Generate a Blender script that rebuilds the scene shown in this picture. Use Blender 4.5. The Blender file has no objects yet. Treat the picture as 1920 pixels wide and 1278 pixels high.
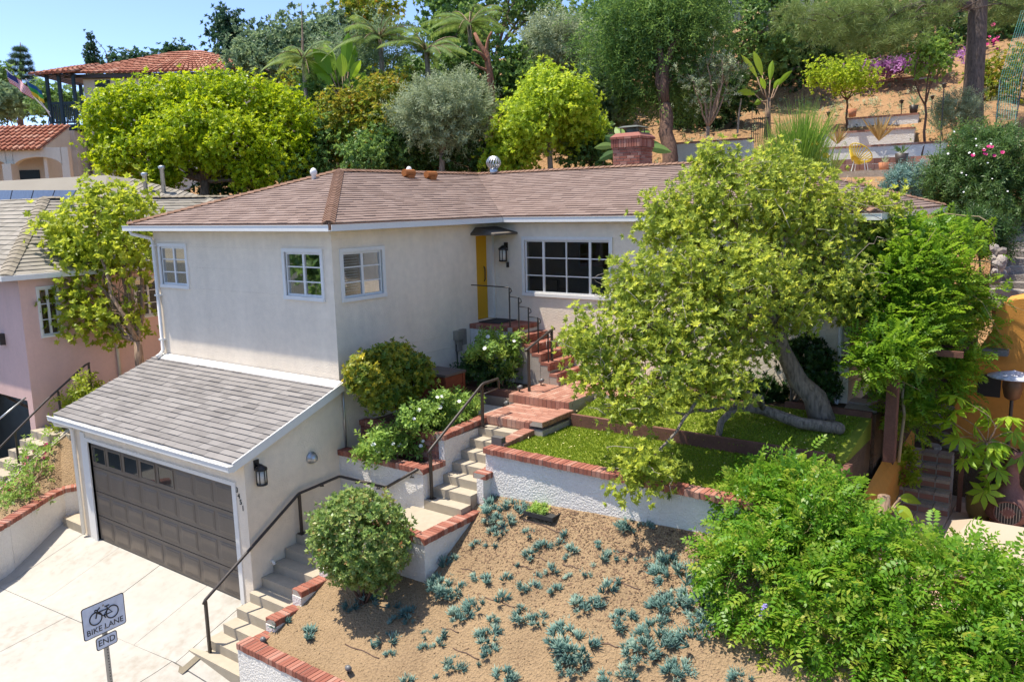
import bpy, math, random, numpy as np
from mathutils import Vector, Matrix
random.seed(7); RS = np.random.RandomState(11)
SC = bpy.context.scene; COL = SC.collection
R = math.radians

# ------------------------------------------------------------------ camera
CAM = np.array([11.405, -10.021, 6.741]); YAW, PIT, ROL = R(-36.443), R(9.547), R(-1.302); F = 1530.6
fw = np.array([math.sin(YAW)*math.cos(PIT), math.cos(YAW)*math.cos(PIT), -math.sin(PIT)])
rt = np.array([math.cos(YAW), -math.sin(YAW), 0.0]); up = np.cross(rt, fw)
rt = math.cos(ROL)*rt + math.sin(ROL)*up; up = np.cross(rt, fw)
cd = bpy.data.cameras.new('camera'); cam = bpy.data.objects.new('camera', cd); COL.objects.link(cam)
cd.sensor_width = 36; cd.lens = F/1920*36; cd.clip_end = 5000; cd.clip_start = .1
cam.matrix_world = Matrix([[rt[i], up[i], -fw[i], CAM[i]] for i in range(3)] + [[0, 0, 0, 1]])
SC.camera = cam
# ------------------------------------------------------------------ sky, sun, exposure
SUN = Vector((-.33, -.185, 1)).normalized()
w = bpy.data.worlds.new('World'); SC.world = w; w.use_nodes = True
sky = w.node_tree.nodes.new('ShaderNodeTexSky'); sky.sky_type = 'NISHITA'; sky.sun_disc = False
sky.sun_elevation = math.asin(SUN.z); sky.sun_rotation = math.atan2(SUN.x, SUN.y)
sky.air_density = .4; sky.dust_density = .5; sky.ozone_density = 2.5; sky.altitude = 0
w.node_tree.links.new(sky.outputs[0], w.node_tree.nodes['Background'].inputs[0])
w.node_tree.nodes['Background'].inputs[1].default_value = .15
sd = bpy.data.lights.new('sun', 'SUN'); sd.energy = 2.7; sd.angle = R(.53); sd.color = (1, .93, .82)
so = bpy.data.objects.new('sun', sd); COL.objects.link(so)
so.rotation_euler = (-SUN).to_track_quat('-Z', 'Y').to_euler(); so.location = (0, 0, 60)
SC.view_settings.view_transform = 'Standard'; SC.view_settings.look = 'None'
SC.view_settings.exposure = 1.45; SC.view_settings.gamma = 1
cy = SC.cycles; cy.max_bounces = 7; cy.diffuse_bounces = 3; cy.glossy_bounces = 3; cy.transmission_bounces = 5
cy.transparent_max_bounces = 8; cy.use_denoising = True; cy.caustics_reflective = False; cy.caustics_refractive = False

# ------------------------------------------------------------------ pixel helpers (1920x1278 photo)
def ray(px, py): return fw + rt*(px-960)/F - up*(py-639)/F
def at(px, py, d): return CAM + ray(px, py)*d
def on(px, py, ax, v):
    d = ray(px, py); i = 'xyz'.index(ax); return CAM + d*((v-CAM[i])/d[i])

# ------------------------------------------------------------------ scene graph helpers
def link(o): COL.objects.link(o); return o
def tag(o, label=None, cat=None, group=None, kind=None):
    if label: o['label'] = label
    if cat: o['category'] = cat
    if group: o['group'] = group
    if kind: o['kind'] = kind
    return o
def thing(name, loc, label, cat, group=None):
    o = link(bpy.data.objects.new(name, None)); o.location = [float(v) for v in loc]; o.empty_display_size = .2
    return tag(o, label, cat, group)
def par(o, p):
    if p is not None:
        o.parent = p
        o.matrix_parent_inverse = p.matrix_basis.inverted()
    return o
def mesh_obj(name, me, mat=None, parent=None):
    if mat is not None and not me.materials: me.materials.append(mat)
    return par(link(bpy.data.objects.new(name, me)), parent)
def copy_tree(o, parent=None, dloc=(0, 0, 0)):
    c = link(o.copy())
    if parent is None: c.location = o.location + Vector(dloc)
    else: c.parent = parent
    for ch in o.children: copy_tree(ch, c)
    return c

class MB:
    def __init__(s): s.v = []; s.f = []; s.mi = []; s.m = 0
    def poly(s, pts, flip=False):
        b = len(s.v); s.v += [tuple(map(float, p)) for p in pts]; idx = list(range(b, b+len(pts)))
        s.f.append(idx[::-1] if flip else idx); s.mi.append(s.m)
    def box(s, a, b, M=None):
        x0, y0, z0 = a; x1, y1, z1 = b
        P = [(x0,y0,z0),(x1,y0,z0),(x1,y1,z0),(x0,y1,z0),(x0,y0,z1),(x1,y0,z1),(x1,y1,z1),(x0,y1,z1)]
        if M is not None: P = [tuple(M @ Vector(p)) for p in P]
        b0 = len(s.v); s.v += P
        for q in ((0,3,2,1),(4,5,6,7),(0,1,5,4),(1,2,6,5),(2,3,7,6),(3,0,4,7)): s.f.append([b0+i for i in q]); s.mi.append(s.m)
        return s
    def prism(s, bot, top):
        n = len(bot); b = len(s.v); s.v += [tuple(map(float, p)) for p in bot] + [tuple(map(float, p)) for p in top]
        s.f.append([b+i for i in range(n)][::-1]); s.f.append([b+n+i for i in range(n)]); s.mi += [s.m]*2
        for i in range(n): j = (i+1) % n; s.f.append([b+i, b+j, b+n+j, b+n+i]); s.mi.append(s.m)
        return s
    def tube(s, pts, r, n=8, cap=True):
        pts = [Vector([float(c) for c in p]) for p in pts]; rr = r if hasattr(r, '__len__') else [r]*len(pts)
        b = len(s.v); ref = None
        for i, p in enumerate(pts):
            d = (pts[min(i+1, len(pts)-1)] - pts[max(i-1, 0)]).normalized()
            if ref is None: ref = d.orthogonal().normalized()
            ref = (ref - d*ref.dot(d))
            ref = ref.normalized() if ref.length > 1e-6 else d.orthogonal().normalized()
            q = d.cross(ref)
            for k in range(n):
                a = 2*math.pi*k/n; s.v.append(tuple(p + (ref*math.cos(a) + q*math.sin(a))*float(rr[i])))
        for i in range(len(pts)-1):
            for k in range(n):
                s.f.append([b+i*n+k, b+i*n+(k+1) % n, b+(i+1)*n+(k+1) % n, b+(i+1)*n+k]); s.mi.append(s.m)
        if cap:
            s.f.append([b+k for k in range(n)][::-1]); s.f.append([b+(len(pts)-1)*n+k for k in range(n)]); s.mi += [s.m]*2
        return s
    def lathe(s, c, prof, n=20):
        b = len(s.v)
        for r, z in prof:
            for k in range(n):
                a = 2*math.pi*k/n; s.v.append((c[0]+r*math.cos(a), c[1]+r*math.sin(a), c[2]+z))
        for i in range(len(prof)-1):
            for k in range(n): s.f.append([b+i*n+k, b+i*n+(k+1) % n, b+(i+1)*n+(k+1) % n, b+(i+1)*n+k]); s.mi.append(s.m)
        s.f.append([b+k for k in range(n)][::-1]); s.f.append([b+(len(prof)-1)*n+k for k in range(n)]); s.mi += [s.m]*2
        return s
    def mesh(s, name, smooth=False):
        me = bpy.data.meshes.new(name); me.from_pydata(s.v, [], s.f); me.update()
        if smooth: me.polygons.foreach_set('use_smooth', [True]*len(s.f))
        return me
    def build(s, name, mat, parent=None, smooth=False):
        me = s.mesh(name, smooth)
        if isinstance(mat, (list, tuple)):
            for m in mat: me.materials.append(m)
            me.polygons.foreach_set('material_index', s.mi)
        else: me.materials.append(mat)
        return mesh_obj(name, me, None, parent)

# ------------------------------------------------------------------ materials
def nt(name):
    m = bpy.data.materials.new(name); m.use_nodes = True; n = m.node_tree.nodes; l = m.node_tree.links
    return m, n, l, n['Principled BSDF']
def N(n, t, **k):
    x = n.new(t)
    for a, b in k.items(): setattr(x, a, b)
    return x
def ramp(n, cols):
    r = n.new('ShaderNodeValToRGB'); e = r.color_ramp.elements
    while len(e) < len(cols): e.new(.5)
    for i, (p, c) in enumerate(cols): e[i].position = p; e[i].color = (*c, 1)
    return r
def mul(c, k): return tuple(min(1, v*k) for v in c)
def surf(name, c, rough=.8, var=.18, s1=3.0, s2=40.0, bump=.15, bs=80.0, bd=.01, spec=.3, metal=0, rnd=0, stain=None):
    """mottled paint/stone/soil: colour from two world-space noises, fine relief from a third"""
    m, n, l, p = nt(name); g = N(n, 'ShaderNodeNewGeometry')
    a = N(n, 'ShaderNodeTexNoise'); a.inputs['Scale'].default_value = s1; a.inputs['Detail'].default_value = 5
    b = N(n, 'ShaderNodeTexNoise'); b.inputs['Scale'].default_value = s2; b.inputs['Detail'].default_value = 4
    l.new(g.outputs['Position'], a.inputs['Vector']); l.new(g.outputs['Position'], b.inputs['Vector'])
    mx = N(n, 'ShaderNodeMath', operation='ADD'); l.new(a.outputs[0], mx.inputs[0]); l.new(b.outputs[0], mx.inputs[1])
    hv = N(n, 'ShaderNodeMath', operation='MULTIPLY'); hv.inputs[1].default_value = .5; l.new(mx.outputs[0], hv.inputs[0])
    src = hv.outputs[0]
    if rnd:
        oi = N(n, 'ShaderNodeObjectInfo'); k = N(n, 'ShaderNodeMath', operation='MULTIPLY_ADD')
        k.inputs[1].default_value = rnd; k.inputs[2].default_value = -rnd/2; l.new(oi.outputs['Random'], k.inputs[0])
        ad = N(n, 'ShaderNodeMath', operation='ADD'); l.new(src, ad.inputs[0]); l.new(k.outputs[0], ad.inputs[1]); src = ad.outputs[0]
    r = ramp(n, [(.3, mul(c, 1-var)), (.5, c), (.7, mul(c, 1+var))] if stain is None else [(.28, stain), (.46, c), (.7, mul(c, 1+var))])
    l.new(src, r.inputs[0]); l.new(r.outputs[0], p.inputs['Base Color'])
    p.inputs['Roughness'].default_value = rough; p.inputs['Specular IOR Level'].default_value = spec; p.inputs['Metallic'].default_value = metal
    if bump:
        t = N(n, 'ShaderNodeTexNoise'); t.inputs['Scale'].default_value = bs; t.inputs['Detail'].default_value = 3
        l.new(g.outputs['Position'], t.inputs['Vector']); bp = N(n, 'ShaderNodeBump')
        bp.inputs['Strength'].default_value = bump; bp.inputs['Distance'].default_value = bd
        l.new(t.outputs[0], bp.inputs['Height']); l.new(bp.outputs[0], p.inputs['Normal'])
    return m
def streaks(m, amt=.045):
    """weather stains running down a wall, laid over the material's own colour"""
    n = m.node_tree.nodes; l = m.node_tree.links; p = n['Principled BSDF']; src = p.inputs['Base Color'].links[0].from_socket
    g = N(n, 'ShaderNodeNewGeometry'); mp = N(n, 'ShaderNodeMapping'); mp.inputs['Scale'].default_value = (1.3, 1.3, .3); l.new(g.outputs['Position'], mp.inputs['Vector'])
    t = N(n, 'ShaderNodeTexNoise'); t.inputs['Scale'].default_value = 1.5; t.inputs['Detail'].default_value = 8; t.inputs['Roughness'].default_value = .55; l.new(mp.outputs[0], t.inputs['Vector'])
    r = ramp(n, [(.34, (1-amt*1.6, 1-amt*1.7, 1-amt*1.8)), (.62, (1, 1, 1))]); l.new(t.outputs[0], r.inputs[0])
    x = N(n, 'ShaderNodeMix', data_type='RGBA', blend_type='MULTIPLY'); x.inputs['Factor'].default_value = 1; l.new(src, x.inputs['A']); l.new(r.outputs[0], x.inputs['B']); l.new(x.outputs['Result'], p.inputs['Base Color']); return m
def pieces(name, cols, rough=.85, bump=.3, bs=120.0, spec=.25, wz=.35):
    """shingles, bricks, leaves of one lot: each piece takes its colour from its own random value"""
    m, n, l, p = nt(name); g = N(n, 'ShaderNodeNewGeometry')
    oi = N(n, 'ShaderNodeObjectInfo'); at_ = N(n, 'ShaderNodeAttribute'); at_.attribute_name = 'var'
    ad = N(n, 'ShaderNodeMath', operation='ADD'); l.new(oi.outputs['Random'], ad.inputs[0]); l.new(at_.outputs['Fac'], ad.inputs[1])
    fr = N(n, 'ShaderNodeMath', operation='FRACT'); l.new(ad.outputs[0], fr.inputs[0])
    t = N(n, 'ShaderNodeTexNoise'); t.inputs['Scale'].default_value = bs; t.inputs['Detail'].default_value = 4
    t2 = N(n, 'ShaderNodeTexNoise'); t2.inputs['Scale'].default_value = 1.3; t2.inputs['Detail'].default_value = 4
    l.new(g.outputs['Position'], t.inputs['Vector']); l.new(g.outputs['Position'], t2.inputs['Vector'])
    s = N(n, 'ShaderNodeMath', operation='MULTIPLY_ADD'); s.inputs[1].default_value = wz; l.new(t.outputs[0], s.inputs[0]); l.new(fr.outputs[0], s.inputs[2])
    s2 = N(n, 'ShaderNodeMath', operation='MULTIPLY_ADD'); s2.inputs[1].default_value = wz; l.new(t2.outputs[0], s2.inputs[0]); l.new(s.outputs[0], s2.inputs[2])
    k = N(n, 'ShaderNodeMath', operation='MULTIPLY'); k.inputs[1].default_value = 1/(1+2*wz); l.new(s2.outputs[0], k.inputs[0])
    r = ramp(n, [(.12+.76*i/(len(cols)-1), c) for i, c in enumerate(cols)])
    l.new(k.outputs[0], r.inputs[0]); l.new(r.outputs[0], p.inputs['Base Color'])
    p.inputs['Roughness'].default_value = rough; p.inputs['Specular IOR Level'].default_value = spec
    bp = N(n, 'ShaderNodeBump'); bp.inputs['Strength'].default_value = bump; bp.inputs['Distance'].default_value = .01
    l.new(t.outputs[0], bp.inputs['Height']); l.new(bp.outputs[0], p.inputs['Normal'])
    return m
def leafm(name, cols, rough=.5, trans=.35, spec=.35, gain=1.45):
    trans = min(.5, trans+.08)
    m, n, l, p = nt(name); a = N(n, 'ShaderNodeAttribute'); a.attribute_name = 'var'
    r = ramp(n, [(i/(len(cols)-1), mul(c, gain)) for i, c in enumerate(cols)])
    l.new(a.outputs['Fac'], r.inputs[0]); l.new(r.outputs[0], p.inputs['Base Color'])
    p.inputs['Roughness'].default_value = rough; p.inputs['Specular IOR Level'].default_value = spec
    t = N(n, 'ShaderNodeBsdfTranslucent'); hs = N(n, 'ShaderNodeHueSaturation'); hs.inputs['Value'].default_value = 1.5; hs.inputs['Hue'].default_value = .485
    l.new(r.outputs[0], hs.inputs['Color']); l.new(hs.outputs[0], t.inputs['Color'])
    mx = N(n, 'ShaderNodeMixShader'); mx.inputs[0].default_value = trans
    l.new(p.outputs[0], mx.inputs[1]); l.new(t.outputs[0], mx.inputs[2]); l.new(mx.outputs[0], n['Material Output'].inputs['Surface'])
    return m
def bark(name, c):
    m, n, l, p = nt(name); g = N(n, 'ShaderNodeNewGeometry')
    mp = N(n, 'ShaderNodeMapping'); mp.inputs['Scale'].default_value = (14, 14, 3); l.new(g.outputs['Position'], mp.inputs['Vector'])
    t = N(n, 'ShaderNodeTexNoise'); t.inputs['Scale'].default_value = 1.6; t.inputs['Detail'].default_value = 7; t.inputs['Distortion'].default_value = .6
    l.new(mp.outputs[0], t.inputs['Vector']); r = ramp(n, [(.3, mul(c, .45)), (.5, c), (.72, mul(c, 1.5))])
    l.new(t.outputs[0], r.inputs[0]); l.new(r.outputs[0], p.inputs['Base Color']); p.inputs['Roughness'].default_value = .9
    bp = N(n, 'ShaderNodeBump'); bp.inputs['Strength'].default_value = .8; bp.inputs['Distance'].default_value = .03
    l.new(t.outputs[0], bp.inputs['Height']); l.new(bp.outputs[0], p.inputs['Normal']); return m
def plain(name, c, rough=.5, metal=0, spec=.5):
    m, n, l, p = nt(name); g = N(n, 'ShaderNodeNewGeometry'); t = N(n, 'ShaderNodeTexNoise'); t.inputs['Scale'].default_value = 9; t.inputs['Detail'].default_value = 5
    l.new(g.outputs['Position'], t.inputs['Vector']); r = ramp(n, [(.3, mul(c, .86)), (.65, mul(c, 1.06))]); l.new(t.outputs[0], r.inputs[0]); l.new(r.outputs[0], p.inputs['Base Color'])
    p.inputs['Roughness'].default_value = rough; p.inputs['Metallic'].default_value = metal; p.inputs['Specular IOR Level'].default_value = spec; return m
def glassm(name, tint=(.75, .8, .82)):
    m, n, l, p = nt(name); n.remove(p)
    t = N(n, 'ShaderNodeBsdfTransparent'); t.inputs[0].default_value = (*tint, 1); g = N(n, 'ShaderNodeBsdfGlossy'); g.inputs['Roughness'].default_value = .02
    f = N(n, 'ShaderNodeFresnel'); f.inputs[0].default_value = 1.45; k = N(n, 'ShaderNodeMath', operation='MULTIPLY_ADD'); k.inputs[1].default_value = .7; k.inputs[2].default_value = 0
    l.new(f.outputs[0], k.inputs[0]); x = N(n, 'ShaderNodeMixShader'); l.new(k.outputs[0], x.inputs[0]); l.new(t.outputs[0], x.inputs[1]); l.new(g.outputs[0], x.inputs[2])
    l.new(x.outputs[0], n['Material Output'].inputs['Surface']); return m

M = dict(
 stucco=surf('house stucco', (.90, .775, .61), .92, .085, .6, 7, .5, 40, .02),
 stucco_white=surf('garden wall stucco', (.80, .76, .69), .92, .07, 1.2, 14, .75, 34, .03),
 white=surf('white paint', (.80, .775, .72), .5, .05, 2, 20, .04, 60),
 conc=surf('pale concrete', (.42, .395, .345), .9, .12, .55, 7, .12, 150, .004, stain=(.33, .295, .24)),
 step=surf('step concrete', (.40, .345, .26), .9, .12, 1.5, 9, .1, 150, .004),
 brick=pieces('red brick', [(.20, .07, .05), (.29, .105, .07), (.35, .145, .10), (.44, .26, .20)]),
 brickp=pieces('worn paving brick', [(.26, .115, .08), (.35, .165, .115), (.41, .215, .155), (.48, .31, .24)]),
 mortar=surf('mortar', (.42, .37, .31), .95, .15, 5, 60, .3, 120),
 shb=pieces('brown roof shingle', [(.205, .145, .117), (.23, .165, .136), (.25, .182, .15), (.275, .205, .172)], .9, .3, 200, .2, .25),
 shg=pieces('grey roof shingle', [(.17, .157, .148), (.215, .20, .188), (.245, .228, .215), (.28, .262, .245)], .9, .3, 200, .2, .4),
 shn=pieces('tan roof shingle', [(.19, .172, .14), (.25, .225, .185), (.29, .265, .22), (.33, .295, .25)], .9, .3, 150, .2, .45),
 cap=pieces('ridge shingle', [(.17, .095, .06), (.23, .135, .09), (.28, .17, .12)], .9, .3, 200, .2, .4),
 capn=pieces('tan ridge shingle', [(.19, .165, .125), (.26, .225, .17), (.31, .27, .21)], .9, .3, 200, .2, .4),
 tile=pieces('clay roof tile', [(.22, .075, .045), (.33, .12, .07), (.40, .17, .105), (.50, .30, .21)], .8, .2, 60),
 door=surf('taupe door paint', (.19, .155, .12), .5, .08, 2, 30, .03, 200),
 black=plain('black iron', (.018, .016, .015), .45),
 brown=plain('dark brown metal', (.05, .038, .03), .5),
 glass=glassm('window glass'),
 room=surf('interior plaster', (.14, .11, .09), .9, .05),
 yellow=surf('yellow door paint', (.72, .38, .015), .45, .05, 2, 30, .03),
 wood=surf('red stained wood', (.22, .055, .025), .6, .3, 4, 40, .2, 60),
 timber=surf('edging timber', (.17, .08, .055), .85, .3, 4, 40, .4, 60),
 dirt=surf('dry soil', (.305, .21, .118), .97, .3, 1.1, 30, 1.0, 30, .06, stain=(.19, .125, .07)),
 soil=surf('planter soil', (.13, .085, .05), .97, .35, 6, 50, 1, 45, .05),
 hill=surf('dry hillside', (.31, .18, .085), .97, .3, .7, 7, 1, 9, .12, stain=(.17, .105, .05)),
 ground=surf('far ground', (.16, .14, .09), .95, .3, .05, 1),
 asphalt=surf('asphalt', (.06, .06, .06), .9, .2),
 pink=surf('pink stucco', (.80, .53, .46), .92, .05, .8, 10, .3, 55),
 orange=surf('orange stucco', (.60, .27, .055), .92, .12, .8, 8, .35, 40, .02),
 cream=surf('cream stucco', (.76, .68, .54), .92, .06, 1, 10, .2, 40),
 teal=plain('dark teal timber', (.012, .035, .045), .6),
 metal=plain('galvanised metal', (.5, .52, .53), .38, .8),
 dark=plain('dark rubber', (.03, .03, .03), .8),
 terra=surf('terracotta', (.48, .20, .10), .8, .15, 5, 40, .1),
 stone=surf('garden stone', (.33, .29, .25), .95, .3, 6, 40, .8, 30, .03, rnd=.5),
 flag=surf('flagstone', (.42, .35, .28), .95, .3, 5, 40, .4, 30, .02, rnd=.3),
 canvas=surf('beige canvas', (.46, .37, .27), .9, .04, 2, 90, .1, 250),
 signw=plain('sign white', (.62, .66, .76), .35),
 post=plain('sign post steel', (.34, .33, .31), .5, .7),
 patina=surf('mosaic table', (.55, .55, .6), .35, .6, 9, 24, .02),
 cast=surf('clay chiminea', (.17, .085, .07), .75, .3, 4, 30, .3, 40),
 acap=plain('yellow cord', (.72, .50, .02), .5),
 rose=plain('white petals', (.85, .83, .78), .6), mag=plain('magenta petals', (.55, .02, .16), .6), lilac=plain('lilac petals', (.32, .27, .62), .6), yflow=plain('yellow petals', (.8, .5, .02), .6), purp=plain('purple petals', (.22, .05, .22), .6),
 net=glassm('green netting', (.45, .72, .62)),
 bark_grey=bark('grey bark', (.22, .175, .135)), bark_brown=bark('brown bark', (.13, .07, .045)), bark_tan=bark('tan bark', (.30, .20, .13)), bark_pine=bark('pine bark', (.13, .095, .075)),
 twig=surf('pale twig', (.40, .34, .28), .9, .2),
 solar=plain('solar cells', (.10, .12, .17), .2), hose=plain('drip hose', (.09, .05, .035), .7),
)
for k_m in ('stucco', 'stucco_white', 'pink', 'cream'): streaks(M[k_m])
streaks(M['conc'], .05); streaks(M['door'], .08)
G = dict(
 carob=leafm('gnarled tree leaf', [(.05, .085, .018), (.15, .20, .03), (.26, .31, .045), (.44, .44, .055)], .45, .35, gain=1.7),
 wist=leafm('wisteria leaf', [(.03, .09, .008), (.065, .17, .012), (.12, .25, .02), (.22, .29, .035), (.38, .36, .07)], .4, .38, gain=1.4),
 perg=leafm('pergola vine leaf', [(.045, .11, .01), (.10, .21, .015), (.17, .30, .02), (.26, .34, .04)], .45, .4, gain=1.25),
 photinia=leafm('clipped bush leaf', [(.05, .10, .025), (.10, .17, .04), (.19, .24, .075), (.24, .10, .04)], .35, .25, gain=1.75),
 citrus=leafm('citrus leaf', [(.03, .07, .015), (.08, .13, .018), (.20, .20, .02), (.45, .36, .025)], .4, .3, gain=1.8),
 rosel=leafm('rose leaf', [(.06, .11, .02), (.13, .21, .04), (.22, .30, .06)], .5, .3, gain=1.9),
 darkg=leafm('dark shrub leaf', [(.012, .035, .010), (.03, .07, .015), (.06, .12, .025)], .45, .25),
 ficus=leafm('ficus leaf', [(.07, .13, .008), (.18, .28, .008), (.32, .40, .012), (.46, .48, .03)], .4, .4, gain=1.25),
 olive=leafm('olive leaf', [(.07, .10, .05), (.14, .18, .09), (.22, .26, .15), (.30, .33, .21)], .55, .25),
 lime=leafm('lime tree leaf', [(.08, .14, .012), (.19, .28, .02), (.30, .38, .03), (.44, .46, .06)], .45, .4),
 hedge=leafm('reddish hedge leaf', [(.04, .09, .012), (.10, .16, .015), (.22, .20, .02), (.36, .16, .03)], .45, .3, gain=1.7),
 forest=leafm('woodland leaf', [(.02, .05, .016), (.05, .10, .025), (.10, .17, .04), (.17, .24, .06)], .5, .3, gain=1.9),
 forest2=leafm('grey woodland leaf', [(.035, .06, .035), (.07, .11, .06), (.12, .17, .085), (.17, .22, .10)], .5, .3, gain=1.9),
 palm=leafm('palm leaf', [(.07, .13, .025), (.14, .22, .045), (.22, .30, .08)], .4, .3, gain=1.15),
 banana=leafm('banana leaf', [(.08, .17, .012), (.17, .30, .02), (.30, .40, .04)], .4, .45),
 tree_l=leafm('side tree leaf', [(.08, .13, .012), (.17, .23, .018), (.28, .33, .03), (.40, .42, .05)], .45, .4),
 succ=leafm('blue succulent', [(.04, .085, .075), (.075, .145, .125), (.12, .20, .17), (.24, .31, .24)], .55, .1, gain=1.6),
 grass=leafm('lawn blade', [(.10, .165, .012), (.15, .215, .015), (.21, .26, .02)], .6, .2, gain=1.5),
 reed=leafm('reedy shrub', [(.07, .15, .02), (.14, .25, .03), (.24, .34, .05)], .5, .3),
 flax=leafm('flax leaf', [(.14, .08, .03), (.30, .20, .07), (.42, .33, .12)], .5, .2),
 pine=leafm('pine needle', [(.06, .10, .022), (.12, .17, .045), (.20, .25, .08)], .5, .2),
 conif=leafm('conifer needle', [(.014, .04, .022), (.03, .075, .035), (.06, .11, .045)], .5, .2),
 purpl=leafm('purple ground cover', [(.09, .03, .09), (.20, .07, .19), (.32, .14, .30)], .6, .2),
 ole=leafm('oleander leaf', [(.018, .05, .012), (.04, .09, .02), (.08, .14, .035), (.14, .20, .06)], .45, .3),
)
# ------------------------------------------------------------------ foliage: leaf templates and clouds
def leafq(base, d, nrm, L, W, fold=.12):
    d = d/np.linalg.norm(d); s = np.cross(d, nrm); s /= max(np.linalg.norm(s), 1e-6); n = np.cross(s, d)
    return [base, base+d*L*.5+s*W*.5+n*L*fold, base+d*L, base+d*L*.5-s*W*.5+n*L*fold]
def template(leaves):
    V = np.array([p for q in leaves for p in q], float); n = len(leaves)
    loops = np.arange(4*n); tot = np.full(n, 4); vv = np.repeat(RS.uniform(-.12, .12, n), 4)
    return V, loops, tot, vv
def whorl(n, L, W, tilt=55, jit=12):
    o = []
    for i in range(n):
        a = 2*math.pi*i/n + RS.uniform(-.3, .3); t = R(tilt+RS.uniform(-jit, jit))
        d = np.array([math.sin(t)*math.cos(a), math.sin(t)*math.sin(a), math.cos(t)])
        o.append(leafq(np.array([0, 0, -.1*L*RS.rand()]), d, np.array([0, 0, 1.]), L*RS.uniform(.75, 1.1), W))
    return template(o)
def sprig(n, L, W, stem):
    o = []
    for i in range(n):
        a = i*2.4; t = R(RS.uniform(45, 75)); z = stem*(i+.5)/n
        d = np.array([math.sin(t)*math.cos(a), math.sin(t)*math.sin(a), math.cos(t)])
        o.append(leafq(np.array([0, 0, z]), d, np.array([0, 0, 1.]), L*RS.uniform(.8, 1.1), W))
    return template(o)
def pinnate(n, L, W, stem, droop=.35):
    o = []
    for i in range(n):
        t = (i+1)/n; c = np.array([stem*t, 0, stem*(.25*t-droop*t*t)]); 
        for s in (-1, 1):
            d = np.array([.45, s*1.0, -.25]); k = .75+.5*math.sin(math.pi*t*.85)
            o.append(leafq(c, d, np.array([0, 0, 1.]), L*k, W*k))
    o.append(leafq(c, np.array([1., 0, -.4]), np.array([0, 0, 1.]), L*1.1, W))
    return template(o)
def tuft(n, L, W, spread=70):
    o = []
    for i in range(n):
        a = RS.uniform(0, 2*math.pi); t = R(spread*math.sqrt(RS.rand()))
        d = np.array([math.sin(t)*math.cos(a), math.sin(t)*math.sin(a), math.cos(t)])
        o.append(leafq(np.zeros(3), d, RS.normal(size=3), L*RS.uniform(.7, 1.1), W, 0))
    return template(o)
def fingers(n, L, W, spread=60):
    V = []; loops = []; tot = []; vv = []
    for i in range(n):
        a = RS.uniform(0, 2*math.pi); t = R(spread*math.sqrt(RS.rand())); l = L*RS.uniform(.6, 1.1); v = RS.uniform(-.15, .15)
        d = np.array([math.sin(t)*math.cos(a), math.sin(t)*math.sin(a), math.cos(t)]); s = np.cross(d, [.3, .2, .9]); s /= np.linalg.norm(s); q = np.cross(d, s)
        b = len(V); c0 = np.array([s[0], s[1], 0])*0
        bend = np.array([0, 0, .25*l])
        for k, (h, r) in enumerate(((0, .6), (.6, 1.0))):
            for j in range(3):
                an = 2*math.pi*j/3; V.append(c0+d*l*h+bend*h*h+(s*math.cos(an)+q*math.sin(an))*W*r*.5); vv.append(v)
        V.append(d*l+bend); vv.append(v+.12)
        for j in range(3):
            j2 = (j+1) % 3; loops += [b+j, b+j2, b+3+j2, b+3+j]; tot.append(4); loops += [b+3+j, b+3+j2, b+6]; tot.append(3)
    return np.array(V), np.array(loops), np.array(tot), np.array(vv)
class Cloud:
    def __init__(s): s.V = []; s.L = []; s.T = []; s.A = []; s.n = 0
    def add(s, T, pos, axis, scale, var, upright=False):
        V, loops, tot, vv = T; n = len(pos)
        if n == 0: return s
        z = axis/np.maximum(np.linalg.norm(axis, axis=1, keepdims=True), 1e-9)
        h = RS.normal(size=(n, 3))
        if upright: h = np.tile([[0, 0, 1.]], (n, 1)) + .35*h      # x follows the axis, z stays near up
        if upright:
            x = z; y = np.cross(h, x); y /= np.maximum(np.linalg.norm(y, axis=1, keepdims=True), 1e-9); zz = np.cross(x, y)
            B = np.stack([x, y, zz], 1)
        else:
            x = np.cross(h, z); x /= np.maximum(np.linalg.norm(x, axis=1, keepdims=True), 1e-9); y = np.cross(z, x)
            B = np.stack([x, y, z], 1)
        sc = np.broadcast_to(scale, (n,))
        W = np.einsum('vk,nkj->nvj', V, B)*sc[:, None, None] + pos[:, None, :]
        s.V.append(W.reshape(-1, 3)); k = len(V)
        s.L.append((loops[None, :] + (np.arange(n)*k)[:, None]).ravel() + s.n); s.T.append(np.tile(tot, n))
        s.A.append(np.clip(np.broadcast_to(var, (n,))[:, None] + vv[None, :], 0, 1).ravel()); s.n += n*k
        return s
    def mesh(s, name):
        V = np.concatenate(s.V); L = np.concatenate(s.L); T = np.concatenate(s.T); A = np.concatenate(s.A)
        me = bpy.data.meshes.new(name); me.vertices.add(len(V)); me.vertices.foreach_set('co', V.astype(np.float32).ravel())
        me.loops.add(len(L)); me.loops.foreach_set('vertex_index', L.astype(np.int32))
        me.polygons.add(len(T)); me.polygons.foreach_set('loop_start', np.concatenate([[0], np.cumsum(T)[:-1]]).astype(np.int32))
        a = me.attributes.new('var', 'FLOAT', 'POINT'); a.data.foreach_set('value', A.astype(np.float32))
        me.update(calc_edges=True); return me
    def build(s, name, mat, parent=None): return mesh_obj(name, s.mesh(name), mat, parent)
def unit(n):
    v = RS.normal(size=(n, 3)); return v/np.linalg.norm(v, axis=1, keepdims=True)
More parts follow.
